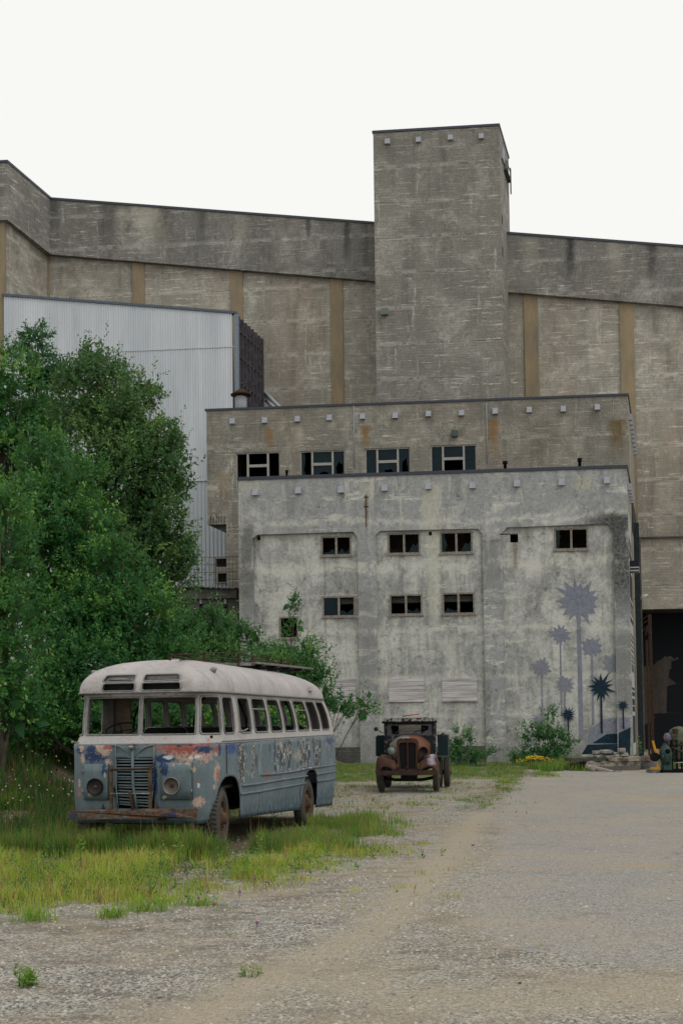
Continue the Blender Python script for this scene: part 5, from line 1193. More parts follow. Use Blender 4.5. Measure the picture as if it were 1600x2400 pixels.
# front wings
def wing(sg):
    G = []
    for i in range(15):
        t = i / 14; v = -.30 + 1.35 * t; h = .74 + .36 * math.sin(math.pi * min(1, t * 1.02 + .08)) ** .8 - .08 * t; row = []
        for j in range(9):
            q = j / 8; uo = .90 - .55 * q - (.06 if i < 3 else 0) * (3 - i) / 3; drop = .30 * max(0, .18 - q) / .18 * .9 + .34 * max(0, q - .45) ** 1.3
            row.append(Vector((sg * uo, v + .0, h - drop - (.12 * (1 - t * 7) if t < 1 / 7 else 0))))
        G.append(row)
    return MB().grid(G).build('front_wing', M_trust, **TL, mod=solid(.02))
wing(-1); wing(1)
for sg, uz, r, mt in ((-1, (-.46, 1.18), .118, M_bare), (1, (.455, 1.16), .13, M_under)):
    c = Vector((uz[0], -.08, uz[1])); Mx = Matrix.Translation(c) @ Matrix.Rotation(R(90), 4, 'X')
    o = MB().lathe([(r * .96, .03), (r, .02), (r, 0), (r * .92, -.06), (r * .6, -.14), (r * .2, -.18), (0, -.18)], Mx, 24).build('headlamp', mt, **TL)
    if sg < 0: MB().lathe([(r * .95, .022), (r * .6, .045), (0, .055)], Mx, 24).build('lens', plain('cloudy_lens', lin(112, 122, 118), .3, 0, .5), o, local=True)
    else: MB().lathe([(r * .95, .02), (r * .7, -.04), (0, -.1)], Mx, 24).build('reflector', M_bowl2, o, local=True, fix=False)
    MB().tube([c + Vector((0, .05, -r)), c + Vector((-.1 * sg, .12, -.35))], .02, 6).build('lamp_bracket', M_under, o, local=True)
m = MB(); m.box(-.88, .84, -.46, -.36, .50, .625); m.build('bumper', plain('black_brown_bumper', lin(40, 36, 40), .8, .1, .3, .4, 5, lin(70, 46, 38)), **TL)
m = MB(); m.box(-.36, -.28, -.36, 4.6, .52, .66); m.box(.28, .36, -.36, 4.6, .52, .66); m.build('chassis', M_under, **TL)
m = MB().tube([(-.75, .38, .40), (-.4, .38, .33), (.4, .38, .33), (.75, .38, .40)], .045, 8); m.box(-.22, .22, .2, 1.2, .34, .9); m.build('axle', M_under, **TL)
# cab
M_cabw = M_cab
m = MB(); cv0, cv1, cw, zr0, zr1 = 1.12, 2.15, .76, 1.95, 1.60
m.poly([[(-cw, .80), (cw, .80), (cw - .02, 2.03), (-cw + .02, 2.03)], [(-cw + .1, zr1), (-cw + .1, 1.93), (cw - .1, 1.93), (cw - .1, zr1)]], FV, cv0, cv0 + .06); m.build('windscreen_frame', M_cabw, **TL)
rn = random.Random(5); w_ = cw - .1
# ragged glass left in the windscreen opening
edge = [(-w_, zr1), (w_, zr1), (w_, 1.93), (-w_, 1.93)]
hole = [(-.52, 1.66), (-.40, 1.63), (-.30, 1.65), (-.12, 1.64), (.1, 1.65), (.36, 1.64), (.46, 1.72), (.55, 1.76), (.58, 1.86), (.5, 1.88), (.3, 1.90), (.1, 1.915), (-.2, 1.90), (-.36, 1.88), (-.50, 1.9), (-.56, 1.84), (-.52, 1.76)]
MB().poly([edge, hole[::-1]], FV, cv0 + .02, cv0 + .027).build('broken_windscreen', plain('smoked_glass', lin(72, 72, 80), .35, 0, .5, .5, 5), **TL)
for sg in (-1, 1):
    m = MB(); SFt = lambda a, b, d: Vector((d, a, b))
    m.poly([[(cv0 + .07, .80), (cv1, .80), (cv1, 2.03), (cv0 + .07, 2.03)], [(cv0 + .17, 1.5), (cv0 + .17, 1.92), (cv1 - .15, 1.92), (cv1 - .15, 1.5)]], SFt, sg * (cw - .05), sg * cw); m.build('cab_side', M_cabw, **TL)
m = MB(); m.poly([[(-cw + .06, .8), (cw - .06, .8), (cw - .06, 2.03), (-cw + .06, 2.03)], [(-.38, 1.58), (-.38, 1.93), (.30, 1.93), (.30, 1.58)]], FV, cv1 - .04, cv1); m.build('cab_back', M_cabw, **TL)
m = MB(); G = [[Vector((-cw - .01 + (2 * cw + .02) * j / 16, cv0 - .05 + (cv1 - cv0 + .08) * i / 8, 2.035 + .075 * math.sin(math.pi * (.08 + .84 * j / 16)) ** .5 + .02 * rn.random())) for j in range(17)] for i in range(9)]
m.grid(G, False); m.build('cab_roof', M_tat, **TL, mod=solid(.05))
m = MB(); m.box(-cw - .05, cw + .05, cv0 - .09, cv0 - .03, 1.96, 2.03); m.build('visor', M_under, **TL)
m = MB()
for i in range(9): u0 = -cw + .04 + i * .165; m.box(u0, u0 + .12 + .03 * rn.random(), cv0 - .12, cv0 - .09, 2.0 + .02 * rn.random(), 2.10 + .03 * rn.random())
m.build('roof_edge_boards', M_tat, **TL)
MB().box(cw + .002, cw + .03, cv0 - .02, cv0 + .14, .95, 1.6).build('door_pillar', plain('flaking_white', lin(150, 148, 156), .8, 0, .2, .5, 16, lin(50, 50, 54)), **TL)
for sg, (mu, mz) in ((-1, (-.98, 1.80)), (1, (.98, 1.60))):
    o = MB().tube([(sg * cw, cv0, mz - .14 if sg < 0 else mz), (mu, cv0 - .08, mz)], .010, 6).build('mirror_arm', M_rust, **TL)
    MB().lathe([(0, -.012), (.06, -.012), (.066, 0), (.055, .012), (0, .014)], Matrix.Translation((mu, cv0 - .10, mz)) @ Matrix.Rotation(R(90), 4, 'X'), 18).build('mirror', M_rust, o, local=True)
m = MB(); m.box(-cw, cw, cv0 + .1, cv1 - .06, .78, .84); m.box(-cw + .1, cw - .1, cv1 - .3, cv1 - .08, .84, 1.5); m.build('cab_bench', M_under, **TL)
st_ = MB(); tl_ = Matrix.Translation((.30, cv0 + .25, 1.62)) @ Matrix.Rotation(R(35), 4, 'X')
st_.tube([tl_ @ Vector((.2 * math.cos(t), .2 * math.sin(t), 0)) for t in [2 * math.pi * i / 20 for i in range(21)]], .012, 5, False); st_.tube([tl_ @ Vector((-.2, 0, 0)), tl_ @ Vector((.2, 0, 0))], .008, 5); st_.build('steering_wheel', M_under, **TL)
# flatbed with side boards
m = MB(); m.box(-1.03, 1.03, 2.3, 4.6, .98, 1.06); o = m.build('flatbed', M_teal, **TL)
for sg in (-1, 1):
    MB().poly([[(sg * .80, .96), (sg * 1.10, .96), (sg * 1.10, 1.55), (sg * 1.04, 1.60), (sg * .78, 1.60)]], FV, 2.24, 2.29).build('bed_board', M_teal, **TL)
    m = MB(); m.box(sg * 1.06 - .02, sg * 1.06 + .02, 2.3, 4.6, 1.0, 1.58); m.build('bed_board', M_teal, **TL)
m = MB()
for i in range(6): m.box(-.42, .36, 2.36, 2.39, 1.50 + i * .085, 1.58 + i * .085)
m.build('headboard', plain('cream_slats', lin(170, 162, 148), .85, 0, .2, .2, 6), **TL)
for u in (-.35, .33): MB().box(u - .03, u + .03, 2.40, 2.44, 1.06, 2.02).build('headboard_post', M_under, **TL)
for sg in (-1, 1):
    wheel(truck, Vector((sg * .79, .38, .40)), 0, .41, .17, sg)
    wheel(truck, Vector((sg * 1.04, 3.05, .43)), 0, .45, .19, sg); wheel(truck, Vector((sg * .80, 3.05, .43)), 0, .45, .19, sg)
m = MB().tube([(-1.0, 3.05, .43), (1.0, 3.05, .43)], .06, 8); m.ball((0, 3.05, .43), .18, 10); m.build('axle', M_under, **TL)
TMx = WM[truck]
o = tag(MB().tube([TMx @ Vector((1.08, 2.2, 1.40)), TMx @ Vector((1.62, 2.0, 1.62))], .014, 6).build('stick', M_gplank), 'thin bare stick poking out from the right side board of the truck', 'stick')
zz_ = TO.z
o = MB().tube([TMx @ Vector((-.22, 1.6, 2.17)), TMx @ Vector((0, 1.58, 2.20)), TMx @ Vector((.27, 1.55, 2.225))], .018, 6).build('red_handle', plain('red_plastic', lin(172, 66, 48), .5)); tag(o, 'bright red bar lying on the truck cab roof', 'tool')
# ================================================================ plants
RG = np.random.default_rng(11)
def ground_z(x, y):
    i = np.clip(np.searchsorted(xs, x) - 1, 0, len(xs) - 2); j = np.clip(np.searchsorted(ys, y) - 1, 0, len(ys) - 2)
    tx = (x - xs[i]) / (xs[i + 1] - xs[i]); ty = (y - ys[j]) / (ys[j + 1] - ys[j])
    return (GZ[j, i] * (1 - tx) + GZ[j, i + 1] * tx) * (1 - ty) + (GZ[j + 1, i] * (1 - tx) + GZ[j + 1, i + 1] * tx) * ty
def leaf_mat(name, c1, c2, c3, trans=.27):
    k = NT(name, .55, .25); t = k.attr('tone'); g2 = k.noise(k.obj(), .7, 3)
    c = k.mix(k.step(t, 0, .7), c1, c2); c = k.mix(k.step(t, .72, 1.), c, c3); c = k.mix(k.step(g2, .35, .65, 0., .6), c, c1); k.color(c)
    tr = k.n.new('ShaderNodeBsdfTranslucent'); k.ln(k.mix(.5, c, c3), tr.inputs[0]); mxs = k.n.new('ShaderNodeMixShader'); mxs.inputs[0].default_value = trans
    k.ln(k.b.outputs[0], mxs.inputs[1]); k.ln(tr.outputs[0], mxs.inputs[2]); k.ln(mxs.outputs[0], k.n['Material Output'].inputs[0]); return k.m
M_leafA = leaf_mat('willow_leaves', lin(38, 88, 50), lin(66, 120, 54), lin(134, 172, 76))
M_leafB = leaf_mat('grey_green_leaves', lin(52, 90, 52), lin(82, 118, 62), lin(128, 156, 84))
M_leafC = leaf_mat('birch_leaves', lin(40, 84, 58), lin(62, 108, 64), lin(102, 144, 80))
M_leafD = leaf_mat('bright_shrub_leaves', lin(44, 88, 52), lin(74, 120, 60), lin(120, 158, 80))
M_bark = plain('grey_bark', lin(84, 78, 68), .9, 0, .2, .4, 8)
def unit(v): return v / np.maximum(np.linalg.norm(v, axis=1, keepdims=True), 1e-6)
def leaves(anchor, sdir, slen, per, size, width, rng, tone0, face=None, spread=.6):
    """leafy shoots -> arrays of leaf quads"""
    n = len(anchor); t = np.tile((np.arange(per) + .5) / per, n); A = np.repeat(anchor, per, 0); D = np.repeat(sdir, per, 0); L = np.repeat(slen, per)
    m = n * per; rv = unit(rng.normal(size=(m, 3))); side = unit(np.cross(D, rv)); pos = A + D * (t * L)[:, None] + rng.normal(size=(m, 3)) * .02
    ld = unit(D * (.35 + .5 * t)[:, None] + side * .9 + np.array([0, 0, .12])); sz = size * (.65 + .6 * rng.random(m)) * (1.15 - .45 * t)
    fc = rng.normal(size=(m, 3)) if face is None else np.repeat(face, per, 0) + rng.normal(size=(m, 3)) * spread
    fc = fc - ld * np.sum(fc * ld, 1, keepdims=True); up = unit(fc); nn = np.cross(ld, up)
    w = sz * width; mid = pos + ld * (sz * .45)[:, None] + up * (sz * .06)[:, None]
    V = np.stack([pos, mid + nn * (w * .5)[:, None], pos + ld * sz[:, None], mid - nn * (w * .5)[:, None]], 1).reshape(-1, 3)
    Fq = np.arange(m * 4).reshape(m, 4); tn = np.clip(np.repeat(tone0, per) + rng.normal(size=m) * .14 + (t - .5) * .3, 0, 1)
    return V, Fq, np.repeat(tn, 4)
class Tree:
    def __init__(s, name, label, base, mat, seed, cat='tree', group=None, size=.12, width=.38, per=11, dens=1., stems=1):
        s.rng = np.random.default_rng(seed); s.base = Vector((base[0], base[1], float(ground_z(np.array([base[0]]), np.array([base[1]]))[0]) - .05))
        s.o = thing(name, label, cat, s.base, 0, group); s.mat = mat; s.size, s.width, s.per, s.dens, s.stems = size * 1.08, .5, per, dens, stems; s.V, s.F, s.T, s.n = [], [], [], 0; s.lobes = []
    def lobe(s, px, py, rx, ry, Y, ryd=None, spiky=0.):
        """foliage mass centred on a photo pixel at depth Y, radii in photo pixels"""
        c = at(px, py, Y); RX, RZ = rx / F * Y, ry / F * Y; RY = ryd or RX; s.lobes.append((c, RX, RY, RZ))
        rng = s.rng; area = 4 * math.pi * ((RX * RY) ** 1.6 + (RX * RZ) ** 1.6 + (RY * RZ) ** 1.6) ** (1 / 1.6) / 3 ** (1 / 1.6)
        RM_ = (RX * RY * RZ) ** (1 / 3); n = int(area * 27 * s.dens / (s.size / .12) ** 1.5); rc0 = min(.62, .30 * RM_ + .10)
        ncl = max(6, int(area * 1.15 / (rc0 / .5) ** 2)); d = unit(rng.normal(size=(ncl, 3))); d = d[(d[:, 1] < .3) | (rng.random(ncl) < .35)]; ncl = len(d)
        bump = np.array([mnoise.noise(Vector(q) * 2.1 + Vector((px * .1, py * .1, Y))) for q in d]); r = (1 - .38 * rng.random(ncl) ** 1.6) * (1 + .22 * bump)
        Cc = np.array(c) + d * r[:, None] * np.array([RX, RY, RZ]) * (1 - rc0 * .5 / max(RM_, .3)); rc = rc0 * rng.uniform(.6, 1.25, ncl); ctone = np.clip(rng.normal(.42, .27, ncl), 0, 1)
        ci = rng.integers(0, ncl, n); e = unit(rng.normal(size=(n, 3)) + d[ci] * .7 + np.array([0, 0, .45])); P = Cc[ci] + e * (rc[ci] * (1 - .5 * rng.random(n) ** 2.2))[:, None] * np.array([1.1, 1.1, .85])
        gz_ = ground_z(P[:, 0], P[:, 1]); k = P[:, 2] > gz_ + .05; P, e, ci = P[k], e[k], ci[k]; n = len(P)
        fc = unit(e * .9 + d[ci] * .35 + np.array([0, 0, .35])); sd_ = unit(e * .7 + d[ci] * .3 + np.array([0, 0, .55 + spiky]) + rng.normal(size=(n, 3)) * .35)
        ln = (.22 + .25 * rng.random(n)) * (s.size / .12) ** .5; ln = np.where(rng.random(n) < .12, ln * 1.9, ln)
        V_, F_, T_ = leaves(P, sd_, ln, s.per, s.size, s.width, rng, np.clip(ctone[ci] + .10 * e[:, 2], .02, .95), fc, .55)
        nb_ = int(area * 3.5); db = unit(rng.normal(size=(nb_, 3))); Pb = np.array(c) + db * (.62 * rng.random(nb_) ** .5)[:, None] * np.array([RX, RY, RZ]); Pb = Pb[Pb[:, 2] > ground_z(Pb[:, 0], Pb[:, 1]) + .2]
        Vb, Fb_, Tb = leaves(Pb, unit(rng.normal(size=(len(Pb), 3))), np.full(len(Pb), .3), 3, .34, .6, rng, np.full(len(Pb), .2)); s.V.append(Vb); s.F.append(Fb_ + s.n); s.T.append(Tb); s.n += len(Vb)  # oversized dark inner leaves, added to block light through the crown
        s.V.append(V_); s.F.append(F_ + s.n); s.T.append(T_); s.n += len(V_); return s
    def done(s, r0=.16, wood=None):
        V = np.concatenate(s.V) - np.array(s.base); npmesh('crown', V, np.concatenate(s.F), s.mat, s.o, {'tone': np.concatenate(s.T)})
        rn = random.Random(3); m = MB(); b = s.base
        for i, (c, RX, RY, RZ) in enumerate(s.lobes):
            st_ = b + Vector((rn.uniform(-.3, .3), rn.uniform(-.2, .2), 0)) * (1 if s.stems > 1 else .2)
            top_ = Vector(c) + Vector((0, 0, RZ * .75)); mid = b.lerp(top_, .45) + Vector((rn.uniform(-.3, .3), rn.uniform(-.3, .3), 0)) * RX * .3; mid.z = max(mid.z, b.z + .3)
            k_ = min(1, .5 + RZ * .12); m.tube([st_, st_.lerp(mid, .5), mid, mid.lerp(top_, .5), top_], [r0 * k_, r0 * .8 * k_, r0 * .55 * k_, r0 * .3 * k_, .01], 6)
            for q in range(int(5 + RX * 2.5)):
                t = rn.uniform(.25, .9); p0 = b.lerp(mid, t * 2) if t < .5 else mid.lerp(top_, t * 2 - 1)
                if t < .5 and p0.z < b.z + .8: continue
                a_ = rn.uniform(0, 6.28); e = Vector(c) + Vector((math.cos(a_) * RX * .8, math.sin(a_) * RY * .8, rn.uniform(-.3, .8) * RZ)); m.tube([p0, p0.lerp(e, .5) + Vector((0, 0, .15)), e], [r0 * .28 * k_, r0 * .16 * k_, .008], 5)
        m.build('trunk', wood or M_bark, s.o, fix=False); return s.o
GT = 'willows and birches on the bank behind the bus'
GS = 'shrubs along the foot of the works'
t = Tree('birch_tree', 'tallest slender birch tree with a pointed top rising in front of the corrugated shed', (at(95, 1700, 38).x, 38), M_leafC, 1, group=GT, size=.12)
t.lobe(84, 800, 22, 52, 38, spiky=.5).lobe(88, 872, 52, 62, 38, spiky=.4).lobe(110, 960, 90, 90, 38).lobe(70, 1080, 120, 120, 38).done(.18)
t = Tree('willow_tree', 'broad rounded dull green willow, largest crown, its edge against the shed wall', (at(290, 1700, 34).x, 34), M_leafB, 2, group=GT, size=.12)
t.lobe(225, 960, 100, 125, 34).lobe(300, 1010, 105, 125, 33.6).lobe(330, 1130, 90, 130, 33.4).lobe(235, 1120, 120, 130, 33.3).lobe(360, 1250, 72, 110, 33.6).lobe(260, 1290, 130, 120, 33.6).lobe(400, 1285, 45, 60, 33.8).lobe(345, 1375, 85, 70, 34).lobe(340, 925, 26, 50, 34).lobe(225, 855, 30, 40, 34, spiky=.5).lobe(395, 1130, 45, 80, 33.8).lobe(375, 1040, 40, 60, 33.8).lobe(425, 1340, 36, 40, 33.8).done(.22)
t = Tree('willow_tree', 'pale tipped willow at the far left edge behind the nearer crowns', (at(-10, 1700, 36).x, 36), M_leafA, 3, group=GT, size=.13)
t.lobe(10, 900, 70, 95, 36).lobe(-10, 1010, 90, 110, 36).lobe(60, 985, 55, 70, 36).done(.18)
t = Tree('willow_tree', 'bright tipped willow in front of the broad dull green one', (at(130, 1700, 29).x, 29), M_leafA, 4, group=GT, size=.12)
t.lobe(95, 1075, 50, 65, 29, spiky=.5).lobe(150, 1140, 75, 80, 29, spiky=.3).lobe(95, 1220, 120, 120, 28.8).lobe(185, 1265, 62, 80, 28.8).lobe(110, 1390, 140, 130, 28.8).lobe(190, 1440, 80, 100, 28.8).lobe(235, 1230, 26, 50, 28.6, spiky=.6).done(.16)
t = Tree('willow_tree', 'dark willow nearest the left edge, lowest of the tall crowns', (at(5, 1750, 24).x, 24), M_leafA, 5, group=GT, size=.105)
t.lobe(15, 1170, 35, 50, 24, spiky=.5).lobe(0, 1300, 80, 110, 24, spiky=.3).lobe(20, 1440, 75, 110, 24).lobe(15, 1580, 75, 100, 24).lobe(40, 1670, 60, 60, 24).done(.14)
t = Tree('willow_tree', 'low spreading willow with pale tips directly behind the bus roof', (at(290, 1700, 28).x, 28), M_leafA, 6, group=GT, size=.105)
t.lobe(265, 1330, 60, 55, 28, spiky=.4).lobe(320, 1410, 75, 65, 28, spiky=.3).lobe(230, 1460, 100, 90, 28).lobe(330, 1490, 95, 70, 28).lobe(150, 1580, 110, 95, 27.5).lobe(270, 1600, 120, 110, 27.5).lobe(390, 1600, 90, 90, 28).lobe(90, 1640, 80, 80, 27.5).done(.12)
t = Tree('willow_shrub', 'leafy willow shrub rising behind the middle of the bus roof rack', (at(440, 1700, 33).x, 33), M_leafD, 7, 'shrub', GS, size=.10, stems=3)
t.lobe(430, 1470, 60, 60, 33, spiky=.4).lobe(500, 1490, 50, 55, 33, spiky=.4).lobe(450, 1570, 100, 80, 33).lobe(560, 1600, 70, 70, 33).lobe(410, 1430, 26, 36, 33, spiky=.6).done(.06)
t = Tree('willow_shrub', 'leafy willow shrub against the soot stained annex', (at(560, 1700, 40).x, 40), M_leafD, 8, 'shrub', GS, size=.11, stems=3)
t.lobe(640, 1590, 60, 60, 40).lobe(700, 1600, 50, 60, 40).lobe(540, 1492, 36, 36, 40, spiky=.4).lobe(595, 1515, 30, 34, 40, spiky=.3).lobe(640, 1555, 34, 26, 40).lobe(600, 1600, 60, 60, 40).lobe(520, 1580, 50, 60, 40).lobe(420, 1490, 50, 60, 42).done(.06)
t = Tree('sapling', 'thin sapling growing in front of the single small square window', (at(680, 1700, 47).x, 47), M_leafD, 9, 'tree', GS, size=.10, dens=.3)
t.lobe(690, 1420, 22, 24, 47, spiky=.3).lobe(684, 1475, 16, 30, 47).lobe(668, 1530, 34, 34, 47).done(.05)
t = Tree('willow_shrub', 'bright green shrub leaning out past the rear of the bus', (at(735, 1700, 31).x, 31), M_leafD, 10, 'shrub', GS, size=.09, stems=3)
t.lobe(690, 1575, 36, 26, 31).lobe(650, 1590, 55, 50, 31).lobe(724, 1532, 32, 28, 31, spiky=.3).lobe(740, 1580, 26, 30, 31).lobe(765, 1640, 22, 44, 31).lobe(715, 1620, 42, 50, 31).lobe(800, 1660, 40, 15, 31).lobe(848, 1662, 22, 13, 31).lobe(700, 1690, 60, 60, 31.5).lobe(640, 1660, 70, 80, 32).done(.05)
t = Tree('willow_shrub', 'dark understorey shrub seen through the empty bus windows', (at(330, 1760, 26).x, 26.5), M_leafA, 12, 'shrub', GS, size=.10, stems=4)
t.lobe(200, 1700, 90, 90, 26.5).lobe(330, 1690, 110, 110, 26.5).lobe(470, 1690, 110, 110, 27.5).lobe(590, 1700, 90, 90, 29).lobe(90, 1690, 80, 70, 26.5).lobe(0, 1690, 70, 70, 25.5).lobe(-60, 1650, 70, 90, 25.5).lobe(130, 1650, 60, 60, 26.5).done(.06)
t = Tree('sapling_bush', 'leafy bush growing against the wall just right of the truck', (at(1080, 1760, 56).x, 56), M_leafD, 13, 'shrub', GS, size=.12, dens=.6, stems=3)
t.lobe(1080, 1735, 22, 24, 56, spiky=.4).lobe(1070, 1765, 34, 24, 56).lobe(1105, 1775, 24, 14, 56).done(.04)
t = Tree('sapling_bush', 'airy bush with a tall shoot against the mural wall', (at(1270, 1790, 57).x, 57), M_leafD, 14, 'shrub', GS, size=.12, dens=.5, stems=4)
t.lobe(1287, 1680, 13, 22, 57, spiky=.5).lobe(1260, 1712, 15, 18, 57, spiky=.3).lobe(1235, 1722, 22, 16, 57).lobe(1290, 1720, 30, 30, 57).lobe(1290, 1762, 42, 40, 57).lobe(1250, 1775, 34, 26, 57).lobe(1320, 1750, 18, 20, 57).lobe(1340, 1738, 10, 8, 57).done(.04)
for i, (px, py, w, h, Y, lab) in enumerate(((1140, 1768, 14, 12, 57, 'small low bush at the wall foot between truck and mural'), (1215, 1782, 20, 14, 57, 'low dark bush at the wall foot just left of the yellow flowers'), (1498, 1765, 7, 12, 53, 'small bright weed bush on the broken concrete ledge'))):
    t = Tree('low_bush', lab, (at(px, py, Y).x, Y), M_leafD, 20 + i, 'shrub', GS, size=.13, stems=3)
    if i == 2: t.base.z = .1; t.o.location.z = .1; WM[t.o] = Matrix.Translation(t.base)
    t.lobe(px, py, w, h, Y).done(.03)

# ---------------------------------------------------------------- grass
def grass_mat(name, ga, gb, gc, gd):
    k = NT(name, .6, .2); tt = k.attr('tone'); hh_ = k.attr('along')
    c = k.mix(k.step(tt, 0, .5), ga, gb); c = k.mix(k.step(tt, .5, .8), c, gc); c = k.mix(k.step(tt, .86, .9), c, gd)
    k.color(c); tr = k.n.new('ShaderNodeBsdfTranslucent'); k.ln(c, tr.inputs[0]); mxs = k.n.new('ShaderNodeMixShader'); mxs.inputs[0].default_value = .5
    k.ln(k.b.outputs[0], mxs.inputs[1]); k.ln(tr.outputs[0], mxs.inputs[2]); k.ln(mxs.outputs[0], k.n['Material Output'].inputs[0]); return k.m
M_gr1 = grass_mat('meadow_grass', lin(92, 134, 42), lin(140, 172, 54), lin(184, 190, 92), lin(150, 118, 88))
M_gr2 = grass_mat('dark_green_grass', lin(64, 112, 46), lin(102, 144, 60), lin(144, 166, 76), lin(138, 116, 82))  # darker greens than the meadow grass
def blades(name, mat, n, x0, x1, y0, y1, h0, h1, w, dens, rng, clump=.6, lean=.45, tone_bias=0., label=None):
    x = rng.uniform(x0, x1, n); y = y0 + (y1 - y0) * rng.random(n)
    # gather into tufts
    nc = max(10, int(n / 26)); cx_ = rng.uniform(x0, x1, nc); cy_ = rng.uniform(y0, y1, nc); ci = rng.integers(0, nc, n); tuft = rng.random(n) < clump
    x = np.where(tuft, cx_[ci] + rng.normal(size=n) * .06 * (1 + (h0 + h1)), x); y = np.where(tuft, cy_[ci] + rng.normal(size=n) * .06 * (1 + (h0 + h1)), y)
    cov = dens(x, y); pn_ = np.array([mnoise.noise(Vector((a * .9, b * .9, 2))) + .5 * mnoise.noise(Vector((a * 2.7, b * 2.7, 5))) for a, b in zip(x, y)])
    k = rng.random(n) < np.clip(cov * (.85 + pn_ * 3.0) + np.where(cov > .9, .05, -.1), 0, 1); x, y, ci, pn_, cov = x[k], y[k], ci[k], pn_[k], cov[k]; n = len(x)
    ch = rng.random(nc)[ci]; ct = rng.random(nc)[ci]; h = (h0 + (h1 - h0) * (rng.random(n) * .5 + ch ** 2.2 * .7)) * (.45 + .55 * np.clip(cov, 0, 1)) * (1 + .35 * pn_)
    stem = rng.random(n) < .05; h = np.where(stem, h * 1.35, h)
    az = rng.uniform(0, 2 * np.pi, n); le = lean * (rng.random(n) ** 1.3) * h; le = np.where(stem, le * .3, le); z = ground_z(x, y) - .01
    b = np.stack([x, y, z], 1); dr = np.stack([np.cos(az), np.sin(az), 0 * az], 1); wd = np.stack([-np.sin(az + rng.normal(size=n)), np.cos(az + rng.normal(size=n)), 0 * az], 1); wd = unit(wd)
    W = (w * (.6 + .8 * rng.random(n)))[:, None] * .5; up = np.array([0, 0, 1.]); H = h[:, None]; LE = le[:, None]
    m = b + up * H * .55 + dr * LE * .3; t_ = b + up * H * .96 + dr * LE
    V = np.stack([b - wd * W, b + wd * W, m + wd * W * .8, m - wd * W * .8, t_ + wd * W * .12, t_ - wd * W * .12], 1).reshape(-1, 3)
    i = np.arange(n)[:, None] * 6; Fq = np.concatenate([i + np.array([0, 1, 2, 3]), i + np.array([3, 2, 4, 5])]); tn = np.clip(.05 + .5 * ct + .35 * rng.random(n) + tone_bias + pn_ * .45, 0, .85); tn = np.where(stem | (rng.random(n) < .08 + .22 * (ct > .75)), .95, tn)
    o = npmesh(name, V, Fq, mat, None, {'tone': np.repeat(tn, 6), 'along': np.tile(np.array([0, 0, .5, .5, 1, 1.]), n)}); tag(o, label, 'grass', kind='stuff'); return o
def cov_at(x, y): return grass_cover(x, y)
def bus_clear(x, y):
    lx = (x - BO.x) * math.cos(BR) + (y - BO.y) * math.sin(BR); ly = -(x - BO.x) * math.sin(BR) + (y - BO.y) * math.cos(BR)
    return np.where((np.abs(lx) < 1.1) & (ly > .4) & (ly < 7.9), .12, 1.)
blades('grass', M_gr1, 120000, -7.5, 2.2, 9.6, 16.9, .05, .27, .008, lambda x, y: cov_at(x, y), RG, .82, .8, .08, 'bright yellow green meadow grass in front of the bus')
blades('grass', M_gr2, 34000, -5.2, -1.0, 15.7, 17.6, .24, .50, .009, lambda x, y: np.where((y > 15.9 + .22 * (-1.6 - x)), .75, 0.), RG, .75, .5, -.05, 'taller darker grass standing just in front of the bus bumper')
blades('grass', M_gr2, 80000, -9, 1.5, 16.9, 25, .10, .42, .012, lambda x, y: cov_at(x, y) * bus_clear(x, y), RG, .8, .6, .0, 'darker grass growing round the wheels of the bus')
M_gr3 = grass_mat('dark_bank_grass', lin(40, 80, 42), lin(64, 104, 48), lin(100, 124, 62), lin(104, 92, 66))  # darkest of the grass greens
blades('grass', M_gr3, 90000, -16, -3, 17, 36, .22, .55, .022, lambda x, y: np.clip((-3.4 - x + (y - 17) * .12), 0, 1) * bus_clear(x, y), RG, .55, .45, -.05, 'rough dark green grass on the bank below the trees')
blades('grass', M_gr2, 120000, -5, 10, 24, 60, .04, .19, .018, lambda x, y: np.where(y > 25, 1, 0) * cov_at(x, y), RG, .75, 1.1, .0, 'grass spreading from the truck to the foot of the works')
blades('grass', M_gr2, 16000, 8.5, 16.5, 48.5, 58.5, .15, .5, .05, lambda x, y: np.where(y > 49.4 + .35 * (x - 9), .8, 0.), RG, .6, .5, .0, 'green grass round the broken concrete ledge')
# short tufts scattered over the gravel
def tuft_cov(x, y):
    g = np.exp(-((x - (-.2 + (y - 12) * .10)) / 1.5) ** 2) * .5 * (y > 11); return np.clip(g + .10 * (x < 1.8) * (y < 13) * (y > 9.2), 0, .6)
blades('grass', M_gr1, 26000, -6, 4.5, 7.0, 30, .03, .12, .010, tuft_cov, RG, .97, .9, .1, 'short tufts of grass scattered over the gravel')

